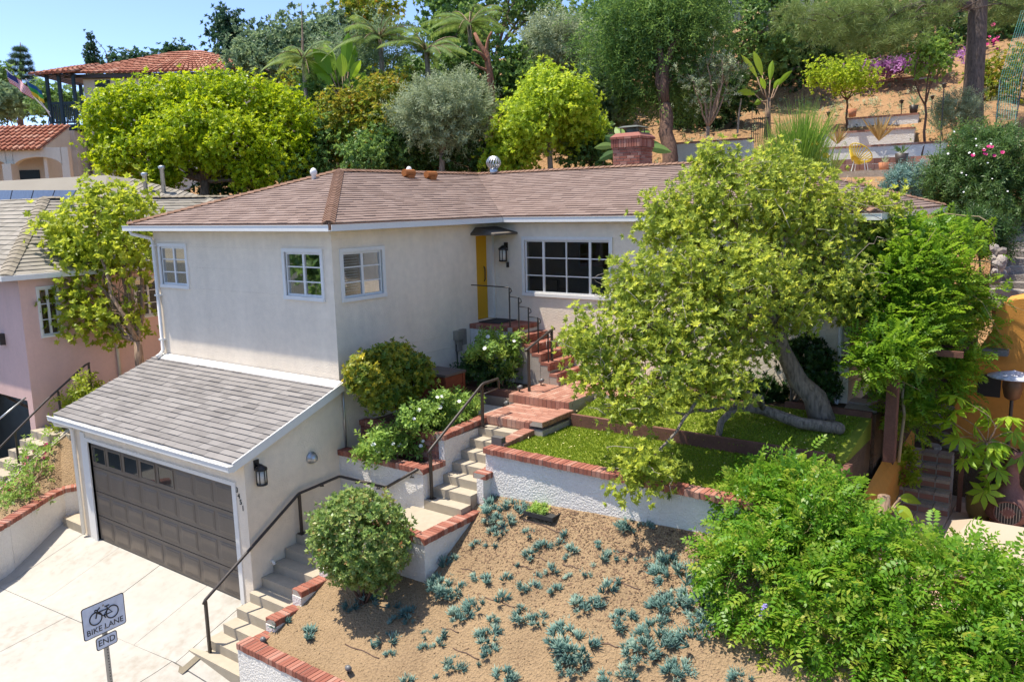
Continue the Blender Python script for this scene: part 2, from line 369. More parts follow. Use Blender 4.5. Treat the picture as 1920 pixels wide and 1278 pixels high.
def crown(lobes, ncl, per, spread, shell=.35, upb=.35, rnd=.5, low=-.8, vlo=.15, vhi=.85, voids=14, vr=.34):
    """clusters scattered through the outer part of overlapping lobes; returns sprig positions, axes, variation and cluster centres"""
    Lc = np.array([l[0] for l in lobes], float); Lr = np.array([l[1] if hasattr(l[1], '__len__') else (l[1],)*3 for l in lobes], float)
    wgt = (Lr[:, 0]*Lr[:, 1] + Lr[:, 0]*Lr[:, 2] + Lr[:, 1]*Lr[:, 2]); wgt /= wgt.sum()
    C = []; A = []; mr = Lr.mean(); VD = []
    for _ in range(voids):   # openings in the crown through which limbs and background show
        i = RS.choice(len(lobes), p=wgt); VD.append(Lc[i] + unit(1)[0]*Lr[i]*RS.uniform(.75, 1.05))
    VD = np.array(VD) if voids else np.zeros((0, 3)); VR = RS.uniform(.5, 1.2, len(VD))*vr*mr
    while len(C) < ncl:
        i = RS.choice(len(lobes), p=wgt); d = unit(1)[0]
        if d[2] < low: continue
        k = 1-abs(RS.normal())*shell
        if k < .1: continue
        p = Lc[i] + d*Lr[i]*k
        q = (p-Lc)/Lr; q = (q*q).sum(1); q[i] = 9
        if (q < .4).any() or (len(VD) and (np.linalg.norm(VD-p, axis=1) < VR).any()): continue
        C.append(p); A.append(d/Lr[i]*Lr[i].mean())
    C = np.array(C); A = np.array(A); A /= np.linalg.norm(A, axis=1, keepdims=True)
    P = np.repeat(C, per, 0) + RS.normal(size=(ncl*per, 3))*spread
    X = np.repeat(A, per, 0) + np.array([0, 0, upb]) + RS.normal(size=(ncl*per, 3))*rnd
    cv = np.clip(RS.normal(.5, .2, ncl), 0, 1)
    v = np.clip(np.repeat(cv, per)*.6 + RS.uniform(0, .4, ncl*per), 0, 1); v = vlo + (vhi-vlo)*v
    return P, X, v, C
def limb(mb, a, b, r0, r1, sag=.1, n=6, wob=.05, sides=7):
    a = np.array(a, float); b = np.array(b, float); L = np.linalg.norm(b-a); P = []
    off = RS.normal(size=3)*sag*L; off[2] = abs(off[2])*.8
    for i in range(n+1):
        t = i/n; P.append(a*(1-t)+b*t + off*math.sin(math.pi*t) + (RS.normal(size=3)*wob*L*.25 if 0 < i < n else 0))
    mb.tube(P, [r0+(r1-r0)*(i/n)**.8 for i in range(n+1)], sides); return P
def sublobes(c, r, n, f=.5):
    o = [(c, (r[0]*.62, r[1]*.62, r[2]*.62))]
    for i in range(n):
        d = unit(1)[0]; d[2] = d[2]*.8+.15
        o.append((c+d*np.array(r)*(1-f*RS.uniform(.45, 1.0)), np.array([r[0], r[1], (r[0]+r[2])/2])*f*RS.uniform(.5, 1.05)))
    return o
def hz(x, y):
    """height of the hillside behind and beside the houses"""
    Y = y - .33*max(-18, min(x, 0)) - (1 if x > 8 else 0)
    T = ((-20, -.9), (-1, 1.2), (3, 2.0), (7, 3.0), (11, 4.8), (14.4, 6.6), (15.6, 7.25), (20.1, 7.45), (20.5, 8.1), (21.8, 8.2), (22.2, 8.85), (22.9, 9.0), (23.3, 9.4), (30.6, 11.3), (31.1, 11.9), (45, 17), (80, 26), (160, 36), (900, 40))
    for (a, za), (b, zb) in zip(T, T[1:]):
        if Y <= b: z = za + (zb-za)*max(0, (Y-a)/(b-a)); break
    if x < -26: z = z + (min(z, 2.0) - z)*min(1, (-26-x)/35)
    return z
def tree(name, label, cat, px, py, d, hw, hh, leaf, T, n, mat, group=None, per=10, spread=.35, bk='bark_grey', nl=7, f=.5, scale=1.0, base=None, tr=.16, dep=.85, shell=.3, upb=.35, low=-.8, limbs=5, rnd=.5, vlo=.1, vhi=.9, lobes=None, foot=None):
    """a tree whose crown's middle is seen at (px, py), d metres away, hw and hh photo pixels in half width and half height"""
    c = at(px, py, d); s = d/F; r = (hw*s, hw*s*dep, hh*s)
    b = np.array(base, float) if base is not None else np.array([c[0], c[1], hz(c[0], c[1])])
    if foot is not None: b[:2] = foot; b[2] = hz(*foot)
    root = thing(name, b, label, cat, group)
    lb = lobes or sublobes(c, r, nl, f)
    P, X, v, C = crown(lb, max(1, n//per), per, spread, shell, upb, rnd, low, vlo, vhi)
    Cloud().add(T, P, X, scale*RS.uniform(.7, 1.25, len(P)), v).build('crown', G[mat], root)
    mb = MB(); H = c[2]-b[2]; fk = b + (c-b)*.55 + np.array([0, 0, 0]); fk[:2] = b[:2]*.6 + c[:2]*.4
    b2 = b - np.array([0, 0, .15])
    limb(mb, b2, fk, tr, tr*.72, .03, 6, .04, 9)
    for i in range(limbs):
        e = lb[i % len(lb)][0] + RS.normal(size=3)*.15
        Pp = limb(mb, fk, e, tr*.6, tr*.18, .1)
        for k in range(3): limb(mb, Pp[3+k], C[RS.randint(len(C))]*.35 + np.array(Pp[3+k])*.65 + RS.normal(size=3)*.1, tr*.22, tr*.07, .1, 4, .05, 5)
    mb.build('trunk', M[bk], root, True)
    return root
T_WH = [whorl(9, .078, .026, 50, 22), whorl(7, .10, .036, 55, 20)]
T_SP = sprig(8, .09, .045, .16)
T_OLV = sprig(12, .10, .022, .22)
T_FIC = whorl(7, .125, .065, 60, 25)
T_BIG = whorl(8, .22, .10, 60, 25)
T_FAR = whorl(6, .34, .17, 60)
T_PIN = pinnate(5, .072, .037, .24, .5)
T_PIN2 = pinnate(5, .07, .038, .22, .45)
T_NEED = tuft(16, .26, .012, 75)
T_HANG = sprig(12, .14, .03, .5)
# ------------------------------------------------------------------ ground, hillside, street, driveway
V3 = Vector
mb = MB(); mb.poly([(-900, -900, -4.0), (900, -900, -4.0), (900, 900, -4.0), (-900, 900, -4.0)])
tag(mb.build('ground', M['ground']), kind='structure')
def grid(name, xs, ys, hf, mat, keep=lambda x, y: True, parent=None):
    idx = {}; v = []; f = []
    for i in range(len(xs)-1):
        for j in range(len(ys)-1):
            if not keep((xs[i]+xs[i+1])/2, (ys[j]+ys[j+1])/2): continue
            q = []
            for a, b in ((i, j), (i+1, j), (i+1, j+1), (i, j+1)):
                if (a, b) not in idx: idx[a, b] = len(v); v.append((xs[a], ys[b], hf(xs[a], ys[b])))
                q.append(idx[a, b])
            f.append(q)
    me = bpy.data.meshes.new(name); me.from_pydata(v, [], f); me.polygons.foreach_set('use_smooth', [True]*len(f)); me.update()
    return mesh_obj(name, me, mat, parent)
xs = sorted(set([-700, -420, -260, -170, -120, -95, -80] + list(np.arange(-70, 60.1, .9).round(2)) + [75, 100, 160, 300, 700]))
ys = sorted(set(list(np.arange(-1, 45, .6).round(2)) + [-60, -40, -30, -22, -15, -10, -6, -3] + list(np.arange(45, 120, 4)) + [140, 180, 250, 400, 700]))
hn = RS.uniform(-.08, .08, (997,))
def hill_h(x, y): return hz(x, y) + hn[int(abs(x*7.3+y*13.1)*3) % 997] - .05
def hill_keep(x, y):
    if y < -1: return False
    if -6.3 < x < 8.3 and y < 11.0: return False
    if x > 8 and y < 6.2: return False
    if -11 < x < -5.7 and y < 1.2: return False
    if 8.2 < x < 11.5 and y < 9.5: return False
    return True
tag(grid('hillside', xs, ys, hill_h, M['hill'], hill_keep), kind='structure')
tag(grid('verge', xs, ys, hill_h, surf('verge darkened for reflections', (.045, .045, .03), .95, .4, .6, 6), lambda x, y: y < -1 and (x < -12.2 or x > 16)), kind='structure')  # out-of-view ground, coloured dark so the house windows reflect dark
def dz(y): return .33*(y+2.15)
def dxz(x, y): return (dz(y) if y > -3.6 else dz(-3.6)+.12*(y+3.6)) - (.15*max(0, x+.35) if y < -3.0 else 0)
# driveway and pavement: slabs with open joints, the long joint runs a little askew
drv = thing('driveway', (-3, -4, -.6), 'x', 'x'); del drv['label'], drv['category']; drv['kind'] = 'structure'
m_joint = surf('joint dirt', (.20, .17, .12), .95, .2)
yj = lambda x: -3.50+.07*x
def slab(xa, xb, ya, yb, z_=0):
    """a slab between two x lines (x at its top and bottom edge) and two y lines (functions of x)"""
    g = .006; q = [(xa+g, ya(xa)+g), (xb-g, ya(xb)+g), (xb-g, yb(xb)-g), (xa+g, yb(xa)-g)]; t = random.uniform(-.003, .003)
    n = 6; mb = MB()
    for k in range(n):   # short strips follow the fall of the ground
        f = lambda i, u: (q[0][0]*(1-u)+q[1][0]*u, (q[0][1]*(1-u)+q[1][1]*u)*(1-i/n) + (q[3][1]*(1-u)+q[2][1]*u)*(i/n))
        p = [f(k, 0), f(k, 1), f(k+1, 1), f(k+1, 0)]
        mb.prism([(x, y, dxz(x, y)+t-.1) for x, y in p], [(x, y, dxz(x, y)+t) for x, y in p])
    mb.build('slab', M['conc'], drv)
c_ = lambda v: (lambda x: v)
for xa, xb in ((-9, -5.9), (-5.9, -4.5), (-4.5, -3.0), (-3.0, -1.45), (-1.45, -.31)): slab(xa, xb, yj, c_(-2.0))
for xa, xb in ((-9, -6.6), (-6.6, -3.45), (-3.45, -.4), (-.4, 2.6)): slab(xa, xb, lambda x: yj(x)-1.6, yj); slab(xa, xb, c_(-7.5), lambda x: yj(x)-1.6)
slab(-.31, 1.06, yj, c_(-3.2)); slab(-.31, .0, c_(-3.2), c_(-2.0))
mb = MB(); mb.poly([(-9, -7.5, dxz(-9, -7.5)-.03), (3, -7.5, dxz(0, -7.5)-.6), (3, -3.6, dxz(0, -3.6)-.6), (-9, -3.6, dxz(-9, -3.6)-.03)]); mb.poly([(-9, -3.6, dxz(-9, -3.6)-.03), (0, -3.6, dxz(-9, -3.6)-.03), (0, -2, dz(-2)-.03), (-9, -2, dz(-2)-.03)])
mb.build('joint_bed', m_joint, drv)
for x0, x1 in ((-40, -9.1), (2.7, 40)):
    mb = MB(); mb.box((x0, -7.5, -3), (x1, -3.35, -1.0)); tag(mb.build('pavement', M['conc']), kind='structure')
mb = MB(); mb.poly([(-400, -60, -1.45), (400, -60, -1.45), (400, -7.6, -1.35), (-400, -7.6, -1.35)]); tag(mb.build('road', M['asphalt']), kind='structure')

# ------------------------------------------------------------------ bricks and walls
def brick_mesh(name, m):
    mb = MB(); b = .06
    lo = [(-.5, -.5), (.5, -.5), (.5, .5), (-.5, .5)]
    mb.prism([(x, y, -.5) for x, y in lo], [(x, y, .5-b*1.5) for x, y in lo]); n = len(mb.v)
    mb.f.pop(1); mb.mi.pop()
    mb.v += [(x*(1-b), y*(1-b), .5) for x, y in lo]
    for i in range(4): j = (i+1) % 4; mb.f.append([4+i, 4+j, n+j, n+i]); mb.mi.append(0)
    mb.f.append([n, n+1, n+2, n+3]); mb.mi.append(0)
    me = mb.mesh(name); me.materials.append(m); return me
BR = brick_mesh('brick', M['brick']); BRP = brick_mesh('brick', M['brickp'])
def brick(parent, c, size, rz=0.0, me=None, tilt=0):
    o = link(bpy.data.objects.new('brick', me or BR)); o.location = [float(v) for v in c]
    o.rotation_euler = (tilt+random.uniform(-.012, .012), random.uniform(-.012, .012), rz+random.uniform(-.01, .01)); o.scale = size
    return par(o, parent)
def cap(parent, a, b, w, h=.1, pitch=.078, me=None, out=0.0):
    """a row of bricks on edge laid across the top of a wall from a to b (points on the centre line of the top face)"""
    a = V3([float(q) for q in a]); b = V3([float(q) for q in b]); L = (b-a).length; n = max(1, round(L/pitch)); d = (b-a)/L; rz = math.atan2(d.y, d.x)
    for i in range(n):
        c = a + (b-a)*((i+.5)/n)
        brick(parent, c - V3((0, 0, h/2 + random.uniform(-.004, .004))), (L/n-.009, w+random.uniform(-.008, .008), h), rz, me)
    s = V3((-d.y, d.x, 0))*(w/2-.008); lo = V3((0, 0, h-.004)); hi = V3((0, 0, .008)); e = d*.004
    MB().prism([a+e-s-lo, b-e-s-lo, b-e+s-lo, a+e+s-lo], [a+e-s-hi, b-e-s-hi, b-e+s-hi, a+e+s-hi]).build('mortar', M['mortar'], parent)
def pave(parent, x0, x1, y0, y1, z, bl=.205, bw=.1, along='x', edge=True, me=None):
    """bricks laid flat in running bond on a mortar bed"""
    me = me or BRP
    MB().box((x0+.003, y0+.003, z-.12), (x1-.003, y1-.003, z-.006)).build('mortar', M['mortar'], parent)
    U0, U1, W0, W1 = (x0, x1, y0, y1) if along == 'x' else (y0, y1, x0, x1); nr = max(1, round((W1-W0)/bw)); bw = (W1-W0)/nr
    for r in range(nr):
        u = U0 - (bl/2 if r % 2 else 0)
        while u < U1-.02:
            a, b = max(u, U0), min(u+bl, U1); u += bl
            if b-a < .03: continue
            c = ((a+b)/2, W0+(r+.5)*bw); sz = (b-a-.01, bw-.01)
            if along != 'x': c = c[::-1]; sz = sz[::-1]
            brick(parent, (c[0], c[1], z-.03), (sz[0], sz[1], .06), 0, me)
def boxes_attr(name, L, mat, parent, kind=None):
    mb = MB(); var = []
    for a, b in L: mb.box(a, b); var += [random.random()]*6
    me = mb.mesh(name); A = me.attributes.new('var', 'FLOAT', 'FACE'); A.data.foreach_set('value', var)
    o = mesh_obj(name, me, mat, parent)
    if kind: o['kind'] = kind
    return o

# ------------------------------------------------------------------ shingled roofs
def clip(poly, a, b, c):   # keep a*x+b*y+c >= 0
    o = []
    for i in range(len(poly)):
        p, q = poly[i], poly[(i+1) % len(poly)]; s, t = a*p[0]+b*p[1]+c, a*q[0]+b*q[1]+c
        if s >= 0: o.append(p)
        if (s >= 0) != (t >= 0): k = s/(s-t); o.append((p[0]+(q[0]-p[0])*k, p[1]+(q[1]-p[1])*k))
    return o
def roof_plane(corners, e, w, t, deck, out, full=None):
    """corners[0]->corners[1] is the eave; fills deck (MB) and out (list of shingle solids); full collects whole tabs"""
    C = [V3(c) for c in corners]; u = (C[1]-C[0]).normalized(); n = u.cross(C[2]-C[0]).normalized(); 
    if n.z < 0: n = -n
    v = n.cross(u); v = v if v.z > 0 else -v
    P = [((c-C[0]).dot(u), (c-C[0]).dot(v)) for c in C]; deck.poly([c - n*.01 for c in C])
    U0, U1, Vm = min(p[0] for p in P), max(p[0] for p in P), max(p[1] for p in P)
    ar = sum(P[i][0]*P[(i+1) % len(P)][1]-P[(i+1) % len(P)][0]*P[i][1] for i in range(len(P))); Q = P if ar > 0 else P[::-1]
    r = 0
    while r*e < Vm:
        u0 = U0 - random.random()*w; v0, v1 = r*e, (r+1)*e
        while u0 < U1:
            ww = w*random.uniform(.85, 1.15); g = random.uniform(0, .006)
            cell = [(u0+g, v0+random.uniform(0, .007)), (u0+ww, v0+random.uniform(0, .007)), (u0+ww, v1+.01), (u0+g, v1+.01)]; u0 += ww; whole = True
            for i in range(len(Q)):
                (ax, ay), (bx, by) = Q[i], Q[(i+1) % len(Q)]; k = clip(cell, -(by-ay), bx-ax, (by-ay)*ax-(bx-ax)*ay)
                if len(k) != len(cell): whole = False
                cell = k
                if len(cell) < 3: break
            if len(cell) < 3: continue
            tt = t*random.uniform(.7, 1.3); H = lambda q: .003 + tt*max(0, 1-(q[1]-v0)/e)
            top = [C[0]+u*q[0]+v*q[1]+n*H(q) for q in cell]; bot = [C[0]+u*q[0]+v*q[1]-n*.004 for q in cell]
            out.append((top, bot))
        r += 1
def shingle_stuff(name, S, mat, parent):
    v = []; f = []; var = []
    for top, bot in S:
        b = len(v); n = len(top); v += [tuple(p) for p in top] + [tuple(p) for p in bot]; x = random.random()
        f.append([b+i for i in range(n)]); var.append(x)
        for i in range(n): j = (i+1) % n; f.append([b+i, b+n+i, b+n+j, b+j]); var.append(x)
    me = bpy.data.meshes.new(name); me.from_pydata(v, [], f); A = me.attributes.new('var', 'FLOAT', 'FACE'); A.data.foreach_set('value', var); me.update()
    o = mesh_obj(name, me, mat, parent); o['kind'] = 'stuff'; return o
def ridge(parent, a, b, mat, w=.14, pitch=.16, drop=.05, t=.012):
    a = V3(a); b = V3(b); L = (b-a).length; n = round(L/pitch); d = (b-a)/L; s = V3((-d.y, d.x, 0)).normalized(); upv = V3((0, 0, 1))
    me = None
    mbr = MB(); p = L/n*1.25
    for k, (x, h) in enumerate(((0, t+.012), (p, .006))): pass
    A0 = [V3((0, -w, h-drop)) for h in (t,)]
    def sec(x, h): return [V3((x, -w, h-drop)), V3((x, -w*.25, h)), V3((x, w*.25, h)), V3((x, w, h-drop))]
    lo, hi = sec(0, t+.02), sec(p, .012)
    for i in range(3): mbr.poly([lo[i], lo[i+1], hi[i+1], hi[i]])
    lb = [q - V3((0, 0, .03)) for q in lo]
    for i in range(3): mbr.poly([lo[i], lb[i], lb[i+1], lo[i+1]])
    me = mbr.mesh('ridge_shingle'); me.materials.append(mat)
    z = s.cross(d) if (d.cross(s)).z < 0 else d.cross(s)
    Mx = Matrix([[d[i], s[i], z[i], 0] for i in range(3)] + [[0, 0, 0, 1]])
    for i in range(n):
        o = link(bpy.data.objects.new('ridge_shingle', me)); o.matrix_basis = Matrix.Translation(a + d*(L*i/n)) @ Mx; par(o, parent)

# ------------------------------------------------------------------ walls with openings, windows
def frame(O, r, n): r = V3(r); n = V3(n); O = V3(O); return Matrix([[r[i], n[i], (0, 0, 1)[i], O[i]] for i in range(3)] + [[0, 0, 0, 1]])
def wall(name, Mx, L0, L1, z0, z1, ops, th, mat, parent):
    mb = MB(); us = sorted({L0, L1, *[o[0] for o in ops], *[o[1] for o in ops]}); zs = sorted({z0, z1, *[o[2] for o in ops], *[o[3] for o in ops]})
    hole = lambda u, z: any(o[0] < u < o[1] and o[2] < z < o[3] for o in ops)
    P = lambda u, w_, z: tuple(Mx @ V3((u, w_, z)))
    for i in range(len(us)-1):
        for j in range(len(zs)-1):
            a, b, c, d = us[i], us[i+1], zs[j], zs[j+1]
            if hole((a+b)/2, (c+d)/2): continue
            mb.poly([P(a, 0, c), P(b, 0, c), P(b, 0, d), P(a, 0, d)]); mb.poly([P(a, -th, c), P(a, -th, d), P(b, -th, d), P(b, -th, c)])
    for (a, b, c, d) in list(ops) + [(L0, L1, z0, z1)]:
        for q in (((a, c), (b, c)), ((b, c), (b, d)), ((b, d), (a, d)), ((a, d), (a, c))):
            (s, t), (x, y) = q; mb.poly([P(s, 0, t), P(x, 0, y), P(x, -th, y), P(s, -th, t)])
    return mb.build(name, mat, parent)
def window(parent, Mx, u0, u1, z0, z1, cols, rows, mull=(), name='window', casing=.07, blind=None, m='white', gm='glass'):
    mb = MB(); c = casing; B = lambda a, b: mb.box(a, b, Mx)
    B((u0-c, -.02, z1), (u1+c, .03, z1+c)); B((u0-c, -.02, z0-c), (u1+c, .045, z0)); B((u0-c, -.02, z0), (u0, .03, z1)); B((u1, -.02, z0), (u1+c, .03, z1))
    wn = mb.build(name, M[m], parent)
    s = .04; mb = MB(); B = lambda a, b: mb.box(a, b, Mx)
    B((u0, -.06, z0), (u1, -.012, z0+s)); B((u0, -.06, z1-s), (u1, -.012, z1)); B((u0, -.06, z0+s), (u0+s, -.012, z1-s)); B((u1-s, -.06, z0+s), (u1, -.012, z1-s))
    us = [u0+(u1-u0)*i/cols for i in range(cols+1)] if not hasattr(cols, '__len__') else cols
    nc = len(us)-1; zz = [z0+(z1-z0)*i/rows for i in range(rows+1)]
    for i in range(1, nc):
        k = .028 if i in mull else .014; B((us[i]-k, -.055, z0+s), (us[i]+k, -.014, z1-s))
    for j in range(1, rows):
        for i in range(nc): B((us[i]+.012, -.05, zz[j]-.011), (us[i+1]-.012, -.02, zz[j]+.011))
    mb.build('sash', M[m], wn)
    for i in range(nc):
        for j in range(rows):
            mp = MB(); mp.box((us[i]+.004, -.042, zz[j]+.004), (us[i+1]-.004, -.036, zz[j+1]-.004), Mx); mp.build('pane', M[gm], wn)
    if blind:
        for k in range(int((z1-z0-.1)/.05)):
            z = z1-.08-k*.05; mp = MB(); mp.box((blind[0], -.16, z-.004), (blind[1], -.115, z+.004), Mx @ Matrix.Identity(4)); mp.build('slat', M['white'], wn)
    return wn
def rail(parent, pts, r=.022, name='handrail', m='black', n=8):
    return MB().tube(pts, r, n).build(name, M[m], parent, True)
def bar(parent, a, b, w, name='post', m='black'):
    a = V3(a); b = V3(b); MB_ = MB(); MB_.box((a.x-w, a.y-w, min(a.z, b.z)), (a.x+w, a.y+w, max(a.z, b.z))); return MB_.build(name, M[m], parent)
def text_mesh(name, s, size, Mx, mat, parent, ext=.003, align='CENTER'):
    cu = bpy.data.curves.new(name, 'FONT'); cu.body = s; cu.size = size; cu.extrude = ext; cu.align_x = align; cu.align_y = 'CENTER'; cu.resolution_u = 4
    t = link(bpy.data.objects.new(name, cu)); dg = bpy.context.evaluated_depsgraph_get(); me = bpy.data.meshes.new_from_object(t.evaluated_get(dg))
    bpy.data.objects.remove(t); me.transform(Mx); return mesh_obj(name, me, mat, parent)
# ------------------------------------------------------------------ the house
H = thing('house', (-2, 5, 2.5), 'beige stucco house with brown shingled hip roof, yellow front door and attached garage', 'house')
FY = frame((0, 0, 0), (1, 0, 0), (0, -1, 0)); WN = 4.84
FX = frame((0, 0, 0), (0, 1, 0), (1, 0, 0)); FM = frame((0, WN, 0), (1, 0, 0), (0, -1, 0))
wall('front_wall', FY, -5.84, 0, 2.2, 6.4, [(-5.6, -4.64, 5.15, 5.98), (-1.33, -.31, 5.1, 5.93)], .16, M['stucco'], H)
window(H, FY, -5.6, -4.64, 5.15, 5.98, 2, 3, (1,)); window(H, FY, -1.33, -.31, 5.1, 5.93, 2, 3, (1,))
wall('side_wall', FX, 0.161, WN, 1.2, 6.4, [(.24, 1.24, 5.08, 5.92), (4.16, 4.78, 4.15, 6.06)], .159, M['stucco'], H)
window(H, FX, .24, 1.24, 5.08, 5.92, 2, 3, (1,), blind=(.26, .72))
wall('entry_wall', FM, -.1, 7.8, 2.4, 6.4, [(.84, 3.0, 4.77, 5.94), (5.0, 6.6, 4.7, 5.9)], .16, M['stucco'], H)
window(H, FM, .84, 3.0, 4.77, 5.94, [.84, 1.33, 1.92, 2.51, 3.0], 3, (1, 3))
window(H, FM, 5.0, 6.6, 4.7, 5.9, 3, 3, (1, 2))
FR_ = frame((7.8, WN, 0), (0, 1, 0), (1, 0, 0)); wall('end_wall', FR_, .161, 6.04, 2.4, 6.4, [(1.0, 1.9, 5.0, 5.9)], .16, M['stucco'], H)
window(H, FR_, 1.0, 1.9, 5.0, 5.9, 2, 3, (1,))
FB = frame((0, 11.04, 0), (1, 0, 0), (0, 1, 0)); wall('back_wall', FB, -5.84, 7.8, 2.4, 6.4, [], .16, M['stucco'], H)
FL = frame((-5.84, 0, 0), (0, 1, 0), (-1, 0, 0)); wall('far_wall', FL, .161, 10.87, 1.5, 6.4, [], .16, M['stucco'], H)
MB().box((-5.66, .18, 3.9), (-.18, 10.8, 4.05)).box((-.18, 5.02, 3.9), (7.6, 10.8, 4.05)).build('floor', M['wood'], H)
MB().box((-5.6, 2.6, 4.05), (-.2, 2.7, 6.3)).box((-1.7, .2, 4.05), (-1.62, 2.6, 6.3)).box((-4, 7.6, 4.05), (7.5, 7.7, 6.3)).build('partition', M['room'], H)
MB().box((1.9, 5.35, 4.05), (3.5, 6.6, 4.75)).build('bed', M['canvas'], H)
MB().box((.95, 7.0, 5.2), (2.2, 7.05, 5.9)).build('shutter', M['wood'], H)
# stucco screed lines on the front wall
for z in (5.98, 5.55, 5.1): MB().box((-4.55, -.006, z-.006), (-1.42, .002, z+.006)).build('screed', M['stucco'], H)
for a, b, z in ((1.35, 2.9, 4.0), (2.4, 3.7, 3.72)): MB().box((-.002, a, z-.007), (.007, b, z+.007)).build('screed', M['stucco'], H)
# front door and its hood
dr = MB().box((-.2, 4.17, 4.16), (-.15, 4.72, 6.05)).build('front_door', M['yellow'], H)
for z0, z1 in ((4.3, 4.85), (4.95, 5.45), (5.55, 5.95)): MB().box((-.151, 4.26, z0), (-.141, 4.62, z1)).build('door_panel', M['yellow'], dr)
MB().tube([(-.15, 4.6, 5.0), (-.11, 4.6, 5.05), (-.11, 4.6, 5.3), (-.15, 4.6, 5.35)], .012).build('door_handle', M['black'], dr, True)
MB().box((-.2, 4.72, 4.16), (.012, 4.80, 6.10)).box((-.2, 4.16, 6.05), (.01, 4.72, 6.10)).build('door_frame', M['white'], H)
MB().prism([(0, 3.98, 6.07), (.66, 3.98, 6.07), (.66, 4.83, 6.07), (0, 4.83, 6.07)], [(0, 3.98, 6.11), (.66, 3.98, 6.11), (.66, 4.83, 6.11), (0, 4.83, 6.11)]).prism([(0, 3.98, 6.111), (.66, 3.98, 6.111), (.66, 4.83, 6.111), (0, 4.83, 6.111)], [(0, 4.15, 6.24), (.1, 4.15, 6.24), (.1, 4.83, 6.24), (0, 4.83, 6.24)]).build('door_hood', plain('hood paint', (.13, .11, .085), .7), H)
# main hip roof
zE, k_ = 6.47, .327; zR = zE + k_*3.3
RF = [[(-6.2, -.36, zE), (.36, -.36, zE), (-2.92, 2.92, zR)],
      [(.36, -.36, zE), (.36, 4.66, zE), (-2.92, 7.94, zR), (-2.92, 2.92, zR)],
      [(.36, 4.66, zE), (8.16, 4.66, zE), (4.88, 7.94, zR), (-2.92, 7.94, zR)],
      [(8.16, 4.66, zE), (8.16, 11.22, zE), (4.88, 7.94, zR)],
      [(8.16, 11.22, zE), (-6.2, 11.22, zE), (-2.92, 7.94, zR), (4.88, 7.94, zR)],
      [(-6.2, 11.22, zE), (-6.2, -.36, zE), (-2.92, 2.92, zR), (-2.92, 7.94, zR)]]
dk = MB(); S = []
for q in RF: roof_plane(q, .142, .3, .016, dk, S)
rf = dk.build('roof', M['shb'], H); shingle_stuff('shingles', S, M['shb'], rf)
for a, b in (((.36, -.36, zE), (-2.92, 2.92, zR)), ((-6.2, -.36, zE), (-2.92, 2.92, zR)), ((-2.92, 2.92, zR), (-2.92, 7.94, zR)), ((4.88, 7.94, zR), (-2.92, 7.94, zR)), ((8.16, 4.66, zE), (4.88, 7.94, zR)), ((8.16, 11.22, zE), (4.88, 7.94, zR))):
    ridge(rf, V3(a)+V3((0, 0, .03)), V3(b)+V3((0, 0, .03)), M['cap'], .115, .15)
mb = MB()
for (x0, y0, x1, y1) in ((-6.2, -.36, .36, 0), (0, 0, .36, 4.66), (.0, 4.66, 8.16, 4.84), (7.8, 4.84, 8.16, 11.2)): mb.box((x0, y0, 6.37), (x1, y1, 6.395))
mb.build('soffit', M['white'], H)
mb = MB()
for (x0, y0, x1, y1) in ((-6.2, -.365, .365, -.34), (.34, -.34, .365, 4.66), (.365, 4.655, 8.16, 4.68), (8.14, 4.68, 8.165, 11.2), (-6.205, -.34, -6.18, 11.2)): mb.box((x0, y0, 6.33), (x1, y1, 6.462))
mb.build('fascia', M['cap'], H)
mb = MB()
for (x0, y0, x1, y1) in ((-6.3, -.45, .45, -.366), (.366, -.366, .45, 4.57), (.366, 4.57, 8.26, 4.654), (8.166, 4.654, 8.25, 11.2)):
    mb.box((x0, y0, 6.335), (x1, y1, 6.35)); hx = x1-x0 > y1-y0
    if hx: mb.box((x0, y0, 6.35), (x1, y0+.01, 6.445)); mb.box((x0, y0-.008, 6.435), (x1, y0, 6.447))
    else: mb.box((x1-.01, y0, 6.35), (x1, y1, 6.445)); mb.box((x1, y0, 6.435), (x1+.008, y1, 6.447))
mb.box((-6.3, -.45, 6.335), (-6.29, -.34, 6.445))
mb.build('gutter', M['white'], H)
rail(H, [(-6.05, -.4, 6.34), (-6.05, -.38, 6.27), (-5.8, -.08, 6.16), (-5.76, -.065, 6.05), (-5.76, -.065, 3.66), (-5.74, -.14, 3.58), (-5.7, -.26, 3.54)], .04, 'downspout', 'white', 10)
rail(H, [(7.66, 4.6, 6.34), (7.66, 4.6, 6.28), (7.66, 4.77, 6.15), (7.66, 4.77, 3.2), (7.64, 4.68, 3.12)], .045, 'downspout', 'white', 10)
for z in (6.0, 4.9, 3.9): MB().box((-5.82, -.115, z-.02), (-5.70, 0, z+.02)).build('strap', M['white'], H)
